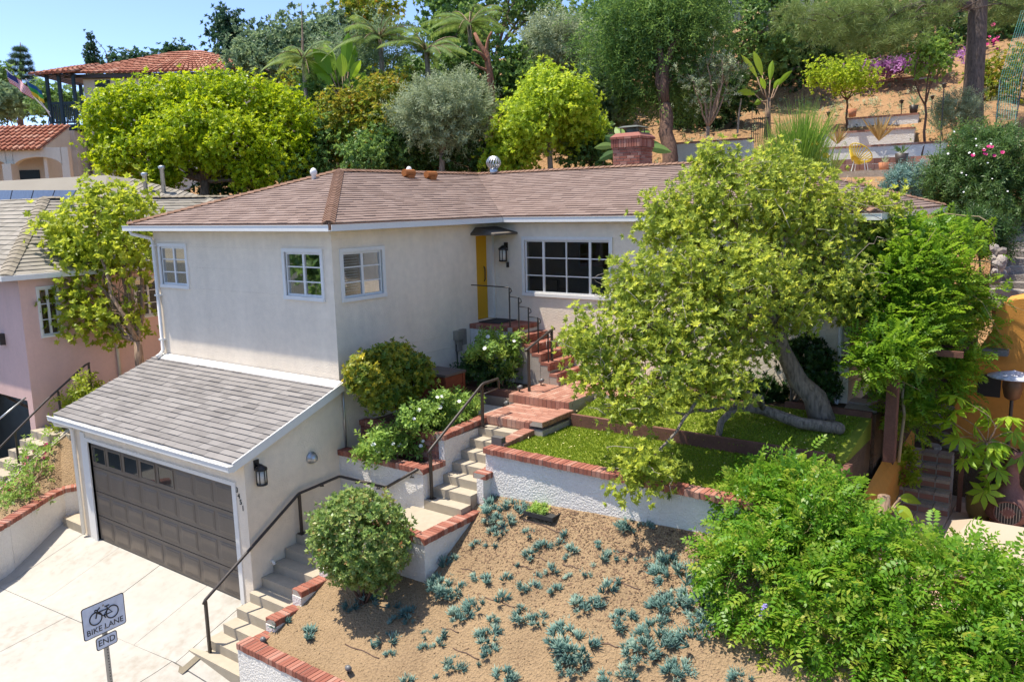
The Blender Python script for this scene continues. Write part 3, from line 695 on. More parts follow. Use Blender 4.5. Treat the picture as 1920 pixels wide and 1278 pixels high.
# chimney
x0, x1, y0, y1 = 1.1, 1.85, 8.35, 9.05; L = []
def course(x0, x1, y0, y1, z, h, bl, off):
    for side in range(4):
        a0, a1 = (x0, x1) if side % 2 == 0 else (y0+.1, y1-.1); u = a0 - off
        while u < a1-.01:
            a, b = max(u, a0), min(u+bl, a1); u += bl
            if b-a < .02: continue
            g = .006
            if side == 0: L.append(((a+g, y0, z+g), (b-g, y0+.1, z+h-g)))
            elif side == 2: L.append(((a+g, y1-.1, z+g), (b-g, y1, z+h-g)))
            elif side == 1: L.append(((x1-.1, a+g, z+g), (x1, b-g, z+h-g)))
            else: L.append(((x0, a+g, z+g), (x0+.1, b-g, z+h-g)))
for i in range(11): course(x0, x1, y0, y1, 7.2+i*.072, .072, .2, .1*(i % 2))
course(x0-.02, x1+.02, y0-.02, y1+.02, 7.992, .05, .2, 0); course(x0-.035, x1+.035, y0-.035, y1+.035, 8.042, .2, .072, 0); course(x0-.055, x1+.055, y0-.055, y1+.055, 8.242, .06, .2, 0)
ch = MB().box((x0+.02, y0+.02, 7.0), (x1-.02, y1-.02, 8.29)).build('chimney', M['mortar'], H)
boxes_attr('brickwork', L, M['brick'], ch, 'stuff')
MB().prism([(x0-.05, y0-.05, 8.302), (x1+.05, y0-.05, 8.302), (x1+.05, y1+.05, 8.302), (x0-.05, y1+.05, 8.302)], [(x0+.06, y0+.06, 8.40), (x1-.06, y0+.06, 8.40), (x1-.06, y1-.06, 8.40), (x0+.06, y1-.06, 8.40)]).build('crown', surf('chimney wash', (.30, .12, .09), .9), ch)
mb = MB()
for a in (x0+.14, x1-.16):
    for b in (y0+.14, y1-.16): mb.box((a, b, 8.39), (a+.02, b+.02, 8.53))
mb.prism([(x0+.06, y0+.06, 8.53), (x1-.06, y0+.06, 8.53), (x1-.06, y1-.06, 8.53), (x0+.06, y1-.06, 8.53)], [(x0+.2, y0+.2, 8.58), (x1-.2, y0+.2, 8.58), (x1-.2, y1-.2, 8.58), (x0+.2, y1-.2, 8.58)])
mb.lathe((x0+.375, y0+.35, 8.39), [(.16, 0), (.16, .13)], 12).build('chimney_cap', plain('weathered cap', (.10, .11, .09), .7), ch)
# roof vents
c = (-2.35, 7.95, 7.5); tv = MB().lathe(c, [(.11, 0), (.11, .2)], 14).build('turbine_vent', M['metal'], H, True)
for i in range(16):
    a = 2*math.pi*i/16; pr_ = []
    for j in range(7):
        t = j/6; rr = .06+.13*math.sin(math.pi*(.12+.8*t)); aa = a+.5*t; pr_.append((c[0]+rr*math.cos(aa), c[1]+rr*math.sin(aa), c[2]+.2+.3*t))
    MB().tube(pr_, [.016]*7, 4).build('fin', M['metal'], tv)
MB().lathe((c[0], c[1], c[2]+.48), [(.08, 0), (.07, .02), (.02, .04)], 12).lathe((c[0], c[1], c[2]+.2), [(.1, 0), (.1, .02)], 12).build('fin_hub', M['metal'], tv)
mv = surf('rust vent paint', (.34, .12, .03), .7)
for px, py in ((767, 336), (808, 339)):
    p = None
    for t in np.linspace(0, 1, 60):   # meet of the sight line with the wing's roof plane
        q = on(px, py, 'x', -2.9+3*t)
        if abs(q[2]-(zE+k_*(.36-q[0]))) < .03: p = q; break
    p = q if p is None else p
    MB().box((p[0]-.1, p[1]-.1, p[2]-.08), (p[0]+.1, p[1]+.1, p[2]+.1)).tube([(p[0]+.0, p[1]-.17, p[2]+.15), (p[0]+.0, p[1]+.17, p[2]+.15)], .085, 10).box((p[0]-.2, p[1]-.2, p[2]-.05), (p[0]+.22, p[1]+.2, p[2]-.02)).build('roof_vent', mv, H)
for px, py, y in ((588, 325, 3.3), (767, 321, 6.2)):
    q = on(px, py, 'x', -3.15); MB().lathe((q[0], q[1], q[2]-.3), [(.05, 0), (.05, .26), (.075, .28), (.08, .34), (.05, .40), (.01, .42)], 12).build('vent_cap', M['white'], H, True)

# garage under a lean-to roof
YG = -2.18
GF = frame((0, YG, 0), (1, 0, 0), (0, -1, 0))
wall('garage_wall', GF, -5.84, 0, -.35, 2.62, [(-5.25, -.37, -.35, 2.13)], .2, M['stucco'], H)
MB().prism([(-.16, YG+.201, -.5), (0, YG+.201, -.5), (0, -.001, -.5), (-.16, -.001, -.5)], [(-.16, YG+.201, 2.66), (0, YG+.201, 2.66), (0, -.001, 3.46), (-.16, -.001, 3.46)]).build('garage_side_wall', M['stucco'], H)
MB().prism([(-.16, YG-.0, 2.62), (0, YG, 2.62), (0, YG+.2, 2.62), (-.16, YG+.2, 2.62)], [(-.16, YG, 2.63), (0, YG, 2.63), (0, YG+.2, 2.68), (-.16, YG+.2, 2.68)]).build('wall_top', M['stucco'], H)
MB().prism([(-5.84, YG+.201, -.5), (-5.68, YG+.201, -.5), (-5.68, -.001, -.5), (-5.84, -.001, -.5)], [(-5.84, YG+.201, 2.66), (-5.68, YG+.201, 2.66), (-5.68, -.001, 3.46), (-5.84, -.001, 3.46)]).build('garage_far_wall', M['stucco'], H)
MB().box((-5.36, YG-.03, -.02), (-5.25, YG+.12, 2.13)).box((-5.53, YG-.02, -.02), (-5.361, YG-.001, 2.3)).box((-.37, YG-.02, -.02), (-.26, YG+.12, 2.13)).box((-5.36, YG-.025, 2.13), (-.26, YG+.11, 2.2)).build('door_trim', M['white'], H)
gd = MB().box((-5.25, -2.11, .0), (-.37, -2.07, 2.14)).build('garage_door', M['door'], H)
for r in range(4):
    z0, z1 = .533*r+.008, .533*(r+1)-.008
    sec = MB().box((-5.25, -2.135, z0), (-.37, -2.112, z1)).build('door_section', M['door'], gd)
    for c_ in range(8):
        a = -5.25+4.88*c_/8+.045; b = -5.25+4.88*(c_+1)/8-.045; zz0, zz1 = z0+.075, z1-.075; y = -2.1365
        if r == 3 and c_ < 5:
            MB().box((a, y-.012, zz0), (a+.025, y, zz1)).box((b-.025, y-.012, zz0), (b, y, zz1)).box((a+.025, y-.012, zz0), (b-.025, y, zz0+.025)).box((a+.025, y-.012, zz1-.025), (b-.025, y, zz1)).build('window_frame', M['door'], gd)
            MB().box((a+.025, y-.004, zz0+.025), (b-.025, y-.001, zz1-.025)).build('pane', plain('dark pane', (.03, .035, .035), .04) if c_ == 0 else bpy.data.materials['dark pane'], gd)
        else:
            q = .03; MB().prism([(a, y, zz0), (b, y, zz0), (b, y, zz1), (a, y, zz1)][::-1], [(a+.012, y-.007, zz0+.012), (b-.012, y-.007, zz0+.012), (b-.012, y-.007, zz1-.012), (a+.012, y-.007, zz1-.012)][::-1]).prism([(a+.03, y-.0075, zz0+.03), (b-.03, y-.0075, zz0+.03), (b-.03, y-.0075, zz1-.03), (a+.03, y-.0075, zz1-.03)][::-1], [(a+.05, y-.013, zz0+.05), (b-.05, y-.013, zz0+.05), (b-.05, y-.013, zz1-.05), (a+.05, y-.013, zz1-.05)][::-1]).build('panel', M['door'], gd)
MB().box((-5.25, -2.15, -.03), (-.37, -2.06, .012)).build('weather_seal', M['dark'], gd)
# lean-to roof: nearest 300 shingles are pieces of their own
e0, e1 = (-6.0, -2.46, 2.66), (.1, -2.46, 2.66); t0, t1 = (-6.0, 0, 3.545), (.1, 0, 3.545)
dk = MB(); S = []; roof_plane([e0, e1, t1, t0], .139, .305, .02, dk, S)
gr = dk.build('garage_roof', M['shg'], H)
S.sort(key=lambda q: (sum((V3(CAM)-p).length for p in q[0])/len(q[0])))
shingle_stuff('shingles', S[300:], M['shg'], gr)
for top, bot in S[:300]:
    mb = MB(); n = len(top); mb.poly(top)
    for i in range(n): j = (i+1) % n; mb.poly([top[i], bot[i], bot[j], top[j]])
    mb.build('shingle', M['shg'], gr)
MB().prism([(-6.0, -2.46, 2.56), (.1, -2.46, 2.56), (.1, 0, 3.44), (-6.0, 0, 3.44)], [(-6.0, -2.46, 2.645), (.1, -2.46, 2.645), (.1, -.002, 3.53), (-6.0, -.002, 3.53)]).build('roof_board', M['white'], H)
MB().prism([(.101, -2.47, 2.52), (.125, -2.47, 2.52), (.125, -.0, 3.40), (.101, -.0, 3.40)], [(.101, -2.47, 2.675), (.125, -2.47, 2.675), (.125, -.0, 3.56), (.101, -.0, 3.56)]).build('rake_board', M['white'], H)
MB().prism([(-5.84, -.2, 3.47), (.1, -.2, 3.47), (.1, -.03, 3.535), (-5.84, -.03, 3.535)], [(-5.84, -.2, 3.50), (.1, -.2, 3.50), (.1, -.03, 3.575), (-5.84, -.03, 3.575)]).build('flashing', M['white'], H)
mb = MB().box((-6.05, -2.56, 2.54), (.14, -2.465, 2.555)).box((-6.05, -2.57, 2.555), (.14, -2.555, 2.65)).box((-6.05, -2.582, 2.64), (.14, -2.57, 2.652)).box((.13, -2.555, 2.555), (.14, -2.47, 2.64)); mb.build('gutter', M['white'], H)
rail(H, [(-5.92, -2.5, 2.54), (-5.92, -2.48, 2.46), (-5.78, -2.28, 2.4), (-5.75, -2.24, 2.3), (-5.75, -2.24, .05)], .04, 'downspout', 'white', 10)
rail(H, [(.06, .02, 3.4), (.05, .03, 3.0), (.05, .03, 2.3)], .018, 'conduit', 'metal')
for ch_, (x, z) in zip('3451', ((-.235, 2.07), (-.195, 1.97), (-.155, 1.87), (-.105, 1.77))):
    text_mesh('house_number', ch_, .13, Matrix.Translation((x, YG-.008, z)) @ Matrix.Rotation(R(90), 4, 'X'), M['black'], H, .004)
# meter box, round light, pipes
MB().box((.001, 3.28, 3.85), (.14, 3.48, 4.05)).box((.001, 3.47, 3.72), (.10, 3.62, 4.06)).box((.001, 3.33, 3.60), (.1, 3.46, 3.84)).build('meter_box', surf('meter paint', (.30, .26, .20), .8), H)
rail(H, [(.04, 3.33, 3.75), (.04, 3.35, 3.4), (.04, 3.38, 2.9)], .014, 'conduit', 'black')
MB().lathe((0, 0, 0), [(.11, 0), (.11, .03), (.075, .04), (.075, .10), (.05, .13), (.01, .14)], 18).build('round_light', M['metal'], H, True).matrix_basis = Matrix.Translation((.0, -.77, 2.3)) @ Matrix.Rotation(R(90), 4, 'Y')
MB().box((.34, WN-.03, 5.32), (.40, WN-.001, 5.44)).build('doorbell', M['black'], H)
rail(H, [(.05, -2.0, .9), (.05, -1.6, .72), (.05, -1.55, .70)], .02, 'drain_pipe', 'white') if False else None
rail(H, [(.0, -1.78, .70), (.07, -1.78, .70), (.09, -1.78, .66)], .028, 'drain_pipe', 'white')
def lantern(name, base, n, label):
    """iron wall lantern on a bracket; n is the outward direction"""
    b = V3(base); n = V3(n); L = thing(name, b, label, 'lantern'); s = V3((-n.y, n.x, 0)); c = b + n*.13
    Mx = Matrix([[s[i], n[i], (0, 0, 1)[i], b[i]] for i in range(3)] + [[0, 0, 0, 1]])
    MB().box((-.05, 0, -.02), (.05, .02, .16), Mx).build('back_plate', M['black'], L)
    MB().box((-.02, .02, .08), (.02, .14, .1), Mx).build('arm', M['black'], L)
    MB().lathe((c.x, c.y, c.z), [(.03, .09), (.10, .04), (.105, .01), (.095, 0)], 16).build('cap', M['black'], L)
    MB().lathe((c.x, c.y, c.z-.26), [(.09, 0), (.095, .02), (.09, .03)], 16).build('base_ring', M['black'], L)
    for i in range(6):
        a = i*math.pi/3; MB().box((c.x+.085*math.cos(a)-.006, c.y+.085*math.sin(a)-.006, c.z-.24), (c.x+.085*math.cos(a)+.006, c.y+.085*math.sin(a)+.006, c.z+.01)).build('cage_bar', M['black'], L)
    MB().lathe((c.x, c.y, c.z-.24), [(.072, 0), (.078, .12), (.072, .24)], 16).build('lamp_glass', surf('frosted glass', (.62, .58, .50), .25), L, True)
lantern('wall_lantern', (.002, -1.94, 2.42), (1, 0, 0), 'black iron lantern on the garage side wall above the lower stairs')
lantern('wall_lantern', (.33, WN-.002, 5.72), (0, -1, 0), 'black iron lantern on the wall between yellow door and picture window')
# ------------------------------------------------------------------ stairs, garden walls, paths
ST = thing('concrete_staircase', (.5, -2, 0), 'pale concrete stairs climbing beside the garage to the brick path', 'stairs')
def step(x0, x1, y0, y1, z, z0=None): return MB().box((x0, y0, z0 if z0 is not None else z-.5), (x1, y1, z)).build('step', M['step'], ST)
step(-.32, 1.06, -3.27, -3.03, -.355, -1.3)
for i in range(-3, 4): step(.012 if i > -1 else (0, -.12, -.03, -.01)[i], 1.06, -2.27+.26*i, -2.27+.26*(i+1)+.02, .32+.172*i, -.8)
step(.012, 1.3, -1.23, -.125, 1.008, -.5)
step(1.3, 1.58, -1.1, -.125, 1.19, .3); step(1.58, 1.86, -1.1, -.125, 1.38, .3); step(1.86, 2.90, -1.0, -.125, 1.57, .3)
for j in range(7): step(2.125, 2.955, -.12+.257*j, -.12+.257*(j+1)+.02, 1.57+.155*(j+1), .9)
# low brick-capped wall along the foot of the bed
RW = lambda label, loc: thing('retaining_wall', loc, label, 'wall', 'white stucco garden walls capped with brick')
W = RW('low white wall with brick cap at the foot of the sandy planting bed', (1.1, -3.2, -.6))
MB().box((1.065, -3.28, -2.2), (9, -3.05, .12)).build('wall', M['stucco_white'], W)
cap(W, (1.06, -3.165, .22), (6.2, -3.165, .22), .25)
W = RW('short stepped white piers with brick caps along the lower flight of stairs', (1.1, -2.5, 0))
MB().box((1.062, -3.04, -.3), (1.28, -2.74, .08)).box((1.062, -2.739, -.3), (1.28, -2.2, .29)).box((1.062, -2.199, -.3), (1.28, -1.62, .55)).box((1.062, -1.62, -.2), (1.28, -1.2, .8)).build('wall', M['stucco_white'], W)
cap(W, (1.17, -3.04, .18), (1.17, -2.75, .18), .23); cap(W, (1.17, -2.73, .39), (1.17, -2.2, .39), .23); cap(W, (1.17, -2.19, .65), (1.17, -1.62, .65), .23)
W = RW('white wall with brick cap around the stair landing behind the round bush', (2.9, -1.1, .8))
MB().box((1.32, -1.2, .2), (2.90, -1.005, 1.52)).box((2.90, -1.2, .2), (3.1, .3, 1.52)).build('wall', M['stucco_white'], W)
cap(W, (1.9, -1.1, 1.63), (2.86, -1.1, 1.63), .24); cap(W, (3.0, -1.22, 1.63), (3.0, .30, 1.63), .25)
W = RW('stubby white pier with brick cap halfway up the upper stairs', (3.0, .7, 1.5))
MB().box((2.96, .31, .9), (3.1, 1.1, 2.14)).build('wall', M['stucco_white'], W); cap(W, (3.02, .31, 2.24), (3.02, 1.14, 2.24), .27)
W = RW('long white wall with brick cap holding up the green lawn', (5, .6, 1.8))
MB().box((3.0, .52, 1.2), (8.1, .70, 2.54)).build('wall', M['stucco_white'], W); cap(W, (2.98, .6, 2.645), (8.1, .53, 2.645), .25)
W = RW('white planter wall with brick cap full of white roses beside the garage', (1, -.1, 1.5))
MB().box((.002, -.12, .6), (2.12, .0, 2.19)).box((2.0, .0, .6), (2.12, .46, 2.19)).build('wall', M['stucco_white'], W)
cap(W, (.01, -.04, 2.29), (1.98, -.04, 2.29), .24); cap(W, (2.04, -.16, 2.29), (2.04, .44, 2.29), .24)
MB().box((.002, .0, 1.5), (2.0, .5, 2.2)).build('soil', M['soil'], W)
W = RW('brick-faced planter wall around the citrus bush beside the upper stairs', (1, .5, 2.2))
L = []
for r in range(6):
    u = -.1*(r % 2)
    while u < 1.98: L.append(((max(u, 0.003)+.004, .46, 2.19+r*.075+.004), (min(u+.2, 1.98)-.004, .56, 2.19+(r+1)*.075-.004))); u += .2
boxes_attr('brick_facing', L, M['brick'], W, 'stuff'); MB().box((.003, .47, 2.1), (1.99, .55, 2.63)).build('mortar', M['mortar'], W)
MB().box((1.99, .465, 1.2), (2.12, 1.70, 2.64)).build('wall', M['stucco_white'], W)
cap(W, (.01, .52, 2.73), (1.93, .52, 2.73), .2); cap(W, (2.04, .44, 2.74), (2.04, 1.70, 2.80), .2)
MB().box((.003, .56, 1.5), (1.98, 3.0, 2.66)).build('soil', M['soil'], W)
# brick path, landing and entry steps
BP = thing('brick_path', (2.6, 2.2, 2.7), 'x', 'x'); del BP['label'], BP['category']; BP['kind'] = 'structure'
MB().box((2.02, 1.68, 1.5), (3.4, 2.74, 2.71)).box((1.88, 2.74, 1.5), (3.3, 4.84, 2.88)).box((3.3, 3.6, 1.5), (4.6, 4.84, 2.88)).build('path_base', M['mortar'], BP)
pave(BP, 2.02, 3.12, 1.78, 2.73, 2.83, along='x'); cap(BP, (2.02, 1.72, 2.832), (3.12, 1.72, 2.832), .12, .15, .1, BRP)
cap(BP, (3.27, 1.66, 2.87), (3.27, 2.72, 2.87), .28, .1, .1, BRP)
pave(BP, 1.88, 3.3, 2.86, 3.86, 3.0, along='y'); pave(BP, 2.32, 3.3, 3.86, 4.82, 3.0, along='y'); pave(BP, 3.31, 4.6, 3.62, 4.82, 3.0, along='y')
cap(BP, (1.88, 2.79, 3.002), (3.3, 2.79, 3.002), .13, .168, .1, BRP)
cap(BP, (2.06, 1.69, 2.70), (3.0, 1.69, 2.70), .03, .12, .2, BRP)
cap(BP, (3.12, .74, 2.68), (3.12, 1.66, 2.72), .24, .1, .11, BRP)
ES = thing('entry_steps', (1.2, 4.3, 3), 'red brick steps climbing to the porch before the yellow door', 'stairs')
def bstep(x0, x1, y0, y1, z, zb):
    MB().box((x0, y0+.01, zb), (x1-.012, y1, z-.065)).build('mortar', M['mortar'], ES)
    n = round((y1-y0)/.1)
    for i in range(n):
        b = y0+(y1-y0)*(i+.5)/n; brick(ES, ((x0+x1)/2, b, z-.032), (x1-x0-.006, (y1-y0)/n-.01, .064), 0, BR)
    n = max(2, round((y1-y0)/.2))
    for i in range(n): brick(ES, (x1-.03, y0+(y1-y0)*(i+.5)/n, z-.12), (.05, (y1-y0)/n-.01, .1), 0, BR)
bstep(1.66, 1.9, 3.85, 4.83, 3.62, 2.9); bstep(1.42, 1.67, 3.85, 4.83, 3.79, 2.9); bstep(1.16, 1.43, 3.88, 4.83, 3.96, 2.9); bstep(1.88, 2.12, 3.85, 4.83, 3.45, 2.9); bstep(2.1, 2.34, 3.85, 4.83, 3.23, 2.9)
MB().box((.003, 3.86, 2.8), (1.18, 4.83, 4.06)).build('porch_base', M['stucco_white'], ES); pave(ES, .003, 1.06, 4.0, 4.83, 4.13, along='y', me=BR); cap(ES, (.003, 3.92, 4.132), (1.06, 3.92, 4.132), .16, .1, .1); cap(ES, (1.12, 3.84, 4.132), (1.12, 4.83, 4.132), .14, .1, .1)
tag(MB().box((.05, 4.12, 4.136), (.62, 4.78, 4.152)).build('door_mat', M['dark']), 'dark door mat on the brick porch before the yellow door', 'mat')
# soil behind the timber curb, lawns
MB().box((.003, 3.02, 2.0), (1.9, 4.0, 2.93)).build('planting_soil', M['soil'])['kind'] = 'structure'
Cb = thing('garden_curb', (1, 3, 2.8), 'reddish two-tier timber and concrete curb below the rose by the porch', 'curb')
MB().box((.003, 2.88, 2.4), (1.86, 3.02, 2.84)).build('lower_curb', surf('curb concrete', (.30, .24, .18), .9, .2), Cb); MB().box((.003, 2.95, 2.842), (1.86, 3.10, 2.98)).build('upper_curb', M['timber'], Cb)
MB().box((1.25, 2.0, 2.5), (2.0, 2.75, 2.70)).build('stepping_slab', M['conc']); o = bpy.data.objects['stepping_slab']; tag(o, 'pale square concrete slab set in the soil beside the brick landing', 'paving slab')
def lawn_h(x, y): return 2.60
MB().box((3.13, .70, 1.4), (8.355, 2.62, 2.57)).box((3.42, 2.62, 1.4), (8.355, 4.2, 2.70)).build('terrace_fill', M['soil'])['kind'] = 'structure'
LW = MB().box((3.13, .70, 2.571), (8.355, 2.62, 2.60)).prism([(4.61, 2.62, 2.701), (8.355, 2.62, 2.701), (8.355, 4.2, 2.701), (4.61, 4.2, 2.701)], [(4.61, 2.62, 2.74), (8.355, 2.62, 2.74), (8.355, 4.2, 3.06), (4.61, 4.2, 3.06)]).prism([(3.42, 2.62, 2.701), (4.609, 2.62, 2.701), (4.609, 3.61, 2.701), (3.42, 3.61, 2.701)], [(3.42, 2.62, 2.74), (4.609, 2.62, 2.74), (4.609, 3.61, 2.94), (3.42, 3.61, 2.94)]).build('lawn', surf('turf backing', (.16, .20, .02), .95, .2)); LW['kind'] = 'structure'
P = np.column_stack([RS.uniform(3.13, 8.2, 30000), RS.uniform(.72, 4.15, 30000), np.zeros(30000)]); P = P[~((P[:, 0] < 3.43) & (P[:, 1] > 1.66)) & ~((P[:, 0] < 4.6) & (P[:, 1] > 3.6))]
P[:, 2] = np.where(P[:, 1] < 2.56, 2.597, 2.737+.2025*np.maximum(0, P[:, 1]-2.62))
bl = template([leafq(np.zeros(3), np.array([.25, 0, 1.]), np.array([1., 0, 0]), .034, .016), leafq(np.array([.01, .01, 0]), np.array([-.3, .2, 1.]), np.array([0., 1, 0]), .03, .016)])
tag(Cloud().add(bl, P, np.tile([[0, 0, 1.]], (len(P), 1)) + RS.normal(size=P.shape)*.25, RS.uniform(.7, 1.2, len(P)), RS.uniform(0, 1, len(P))).build('grass', G['grass']), 'bright short artificial turf on the front terrace', 'grass', None, 'stuff')
for a, b, c, d, lab in (((3.45, 2.56), (8.2, 2.64), 2.56, 2.83, 'red-brown timber edging between the two levels of lawn'), ((6.9, 4.20), (8.35, 4.28), 2.6, 3.16, 'red-brown timber edging below the paved strip by the house corner')):
    tag(MB().box((a[0], a[1], c), (b[0], b[1], d)).build('timber_edging', M['timber']), lab, 'edging')
MB().box((4.61, 4.21, 1.5), (6.9, 4.84, 3.06)).box((6.9, 4.281, 1.5), (8.4, 4.84, 3.1)).box((7.8, 4.84, 1.5), (8.6, 10, 3.0)).build('side_soil', M['soil'])['kind'] = 'structure'
for x, y, r_ in ((7.9, 4.9, .1), (7.75, 5.4, -.15)):
    o = MB().box((-.26, -.18, 0), (.26, .18, .04)).build('stepping_stone', M['flag']); o.location = (x+.2, y-.3, 3.09); o.rotation_euler.z = r_; tag(o, 'pale rectangular stepping stone by the house corner downspout', 'paving slab', 'stepping stones by the house corner')
tag(MB().box((8.36, .72, 2.45), (8.46, 2.62, 2.72)).build('timber_edging', M['timber']), 'red-brown timber edging along the end of the lawn by the pergola', 'edging')
# handrails
def railing(label, loc): return thing('handrail', loc, label, 'railing')
Q = railing('long dark iron handrail from the driveway up the lower stairs along the wall', (0.05, -3.1, -.37))
rail(Q, [(.05, -3.16, .50), (.05, -3.12, .56), (.09, -1.16, 1.76), (.09, -.24, 1.80), (.12, -.2, 1.80), (1.26, -.2, 1.81), (1.32, -.2, 1.83), (2.08, -.2, 2.29)], .026, 'rail', 'brown')
bar(Q, (.05, -3.12, -.37), (.05, -3.12, .54), .022, m='brown'); bar(Q, (.09, -1.16, 1.0), (.09, -1.16, 1.76), .022, m='brown')
for p in ((.05, -3.12, -.37), (.09, -1.16, 1.008)): MB().box((p[0]-.06, p[1]-.06, p[2]), (p[0]+.06, p[1]+.06, p[2]+.012)).build('foot_plate', M['brown'], Q)
for p in ((.05, -.6, 1.76), (.5, -.16, 1.77), (1.05, -.16, 1.77), (1.9, -.16, 2.14)): MB().tube([p, (p[0]+(.04 if p[1] < -.4 else 0), p[1]-(.04 if p[1] > -.4 else 0), p[2]-.03), (p[0]-(.05 if p[1] < -.4 else 0), p[1]+(.06 if p[1] > -.4 else 0), p[2]-.05)], .012, 6).build('bracket', M['brown'], Q)
Q = railing('dark iron handrail rising beside the upper concrete stairs', (2.2, 0, 1.7))
rail(Q, [(2.2, -.05, 2.55), (2.2, 0, 2.6), (2.22, 1.44, 3.46), (2.22, 1.5, 3.48), (2.22, 1.94, 3.49), (2.22, 1.96, 3.44), (2.22, 1.96, 3.3)], .026, 'rail', 'brown'); rail(Q, [(2.22, 1.96, 3.31), (2.22, 1.46, 3.28)], .012, 'rail', 'brown')
bar(Q, (2.2, 0, 1.725), (2.2, 0, 2.6), .022, m='brown'); bar(Q, (2.21, 1.46, 2.65), (2.21, 1.46, 3.46), .022, m='brown')
for p in ((2.2, 0, 1.725), (2.21, 1.46, 2.655)): MB().box((p[0]-.06, p[1]-.06, p[2]), (p[0]+.06, p[1]+.06, p[2]+.012)).build('foot_plate', M['brown'], Q)
Q = railing('short dark iron handrail standing on the brick path before the porch steps', (2.1, 3.1, 3))
rail(Q, [(2.12, 3.0, 3.84), (2.12, 3.08, 3.87), (2.02, 4.05, 4.1), (2.02, 4.2, 4.12)], .026, 'rail', 'brown'); bar(Q, (2.12, 3.1, 3.0), (2.12, 3.1, 3.87), .022, m='brown'); bar(Q, (2.02, 4.1, 3.45), (2.02, 4.1, 4.1), .022, m='brown')
Q = railing('stepped black iron railing with curled ends on the brick entry steps', (.6, 3.66, 4.1))
xs_ = [1.06, 1.3, 1.55, 1.79, 2.04]; zt = [4.98, 4.78, 4.58, 4.38, 4.1]; zb = [4.13, 3.96, 3.79, 3.62, 3.45]; yy = 3.93
rail(Q, [(.02, yy, 4.99), (1.02, yy, 4.98), (1.1, yy, 4.95), (1.12, yy, 4.9), (1.08, yy, 4.86)], .012, 'rail')
for i, x in enumerate(xs_):
    bar(Q, (x, yy, zb[i] - (.2 if i else 0)), (x, yy, zt[i]), .011)
    if i < 4: rail(Q, [(x, yy, zt[i+1]), (xs_[i+1]+.0, yy, zt[i+1]-.01), (xs_[i+1]+.06, yy, zt[i+1]-.04), (xs_[i+1]+.07, yy, zt[i+1]-.1), (xs_[i+1]+.02, yy, zt[i+1]-.13)], .01, 'rail')
# wooden box
Bx = thing('storage_box', (.6, 2.2, 2.66), 'square red-stained wooden box with grey lid against the side wall', 'box')
by = 2.0
MB().box((.18, by, 2.66), (.86, by+.55, 3.36)).build('body', M['wood'], Bx); MB().box((.13, by-.05, 3.362), (.9, by+.6, 3.41)).build('lid', surf('grey lid', (.15, .12, .1), .8, .3), Bx)
for z in (2.72, 2.94, 3.16): MB().box((.861, by+.03, z), (.88, by+.52, z+.19)).build('plank', M['wood'], Bx); MB().box((.2, by-.02, z), (.84, by-.001, z+.19)).build('plank', M['wood'], Bx)
for x, y in ((.86, by-.02), (.18, by-.02), (.86, by+.53)): MB().box((x-.03, y-.03, 2.66), (x+.04, y+.03, 3.36)).build('corner_post', M['wood'], Bx)
# sandy bed
def bed_z(x, y):
    t = max(0, min(1, (y+3.1)/3.65)); return .10 + (1.74+.05*(x-3.2))*t**1.2 + .015*hn[int(abs(x*71+y*133)) % 997]*4
def bedk(x, y): return not (x < 2.98 and y > -1.1) and x > 1.2
tag(grid('planting_bed', np.arange(1.2, 9.4, .07), np.arange(-3.1, .56, .07), bed_z, M['dirt'], bedk), kind='structure')
# ------------------------------------------------------------------ planting in the sandy bed
def bed_hit(px, py):
    d = ray(px, py); t = 8.0
    while t < 20:
        p = CAM + d*t
        if p[2] <= bed_z(p[0], p[1]): return p
        t += .01
    return None
T_F = [fingers(22, .11, .017, 62), fingers(18, .13, .016, 50)]
def clump_mesh(name, ntuft, R0):
    C = Cloud(); P = []; 
    for i in range(ntuft):
        a = RS.uniform(0, 6.28); r = R0*math.sqrt(RS.rand()); P.append((r*math.cos(a), r*math.sin(a), .0+.10*(1-(r/R0)**2)*RS.rand()))
    P = np.array(P); X = np.column_stack([P[:, 0]*1.6/R0*.5, P[:, 1]*1.6/R0*.5, np.full(len(P), .9)]) + RS.normal(size=P.shape)*.18
    C.add(T_F[0], P[::2], X[::2], RS.uniform(.75, 1.2, len(P[::2])), RS.uniform(.1, .85, len(P[::2]))); 
    if len(P) > 1: C.add(T_F[1], P[1::2], X[1::2], RS.uniform(.75, 1.2, len(P[1::2])), RS.uniform(.1, .85, len(P[1::2])))
    me = C.mesh(name); me.materials.append(G['succ']); return me
CL = {'s': [clump_mesh('succulent', 2, .04) for _ in range(3)], 'm': [clump_mesh('succulent', 6, .12) for _ in range(4)], 'l': [clump_mesh('succulent', 16, .22) for _ in range(3)], 'x': [clump_mesh('succulent', 44, .36) for _ in range(2)]}
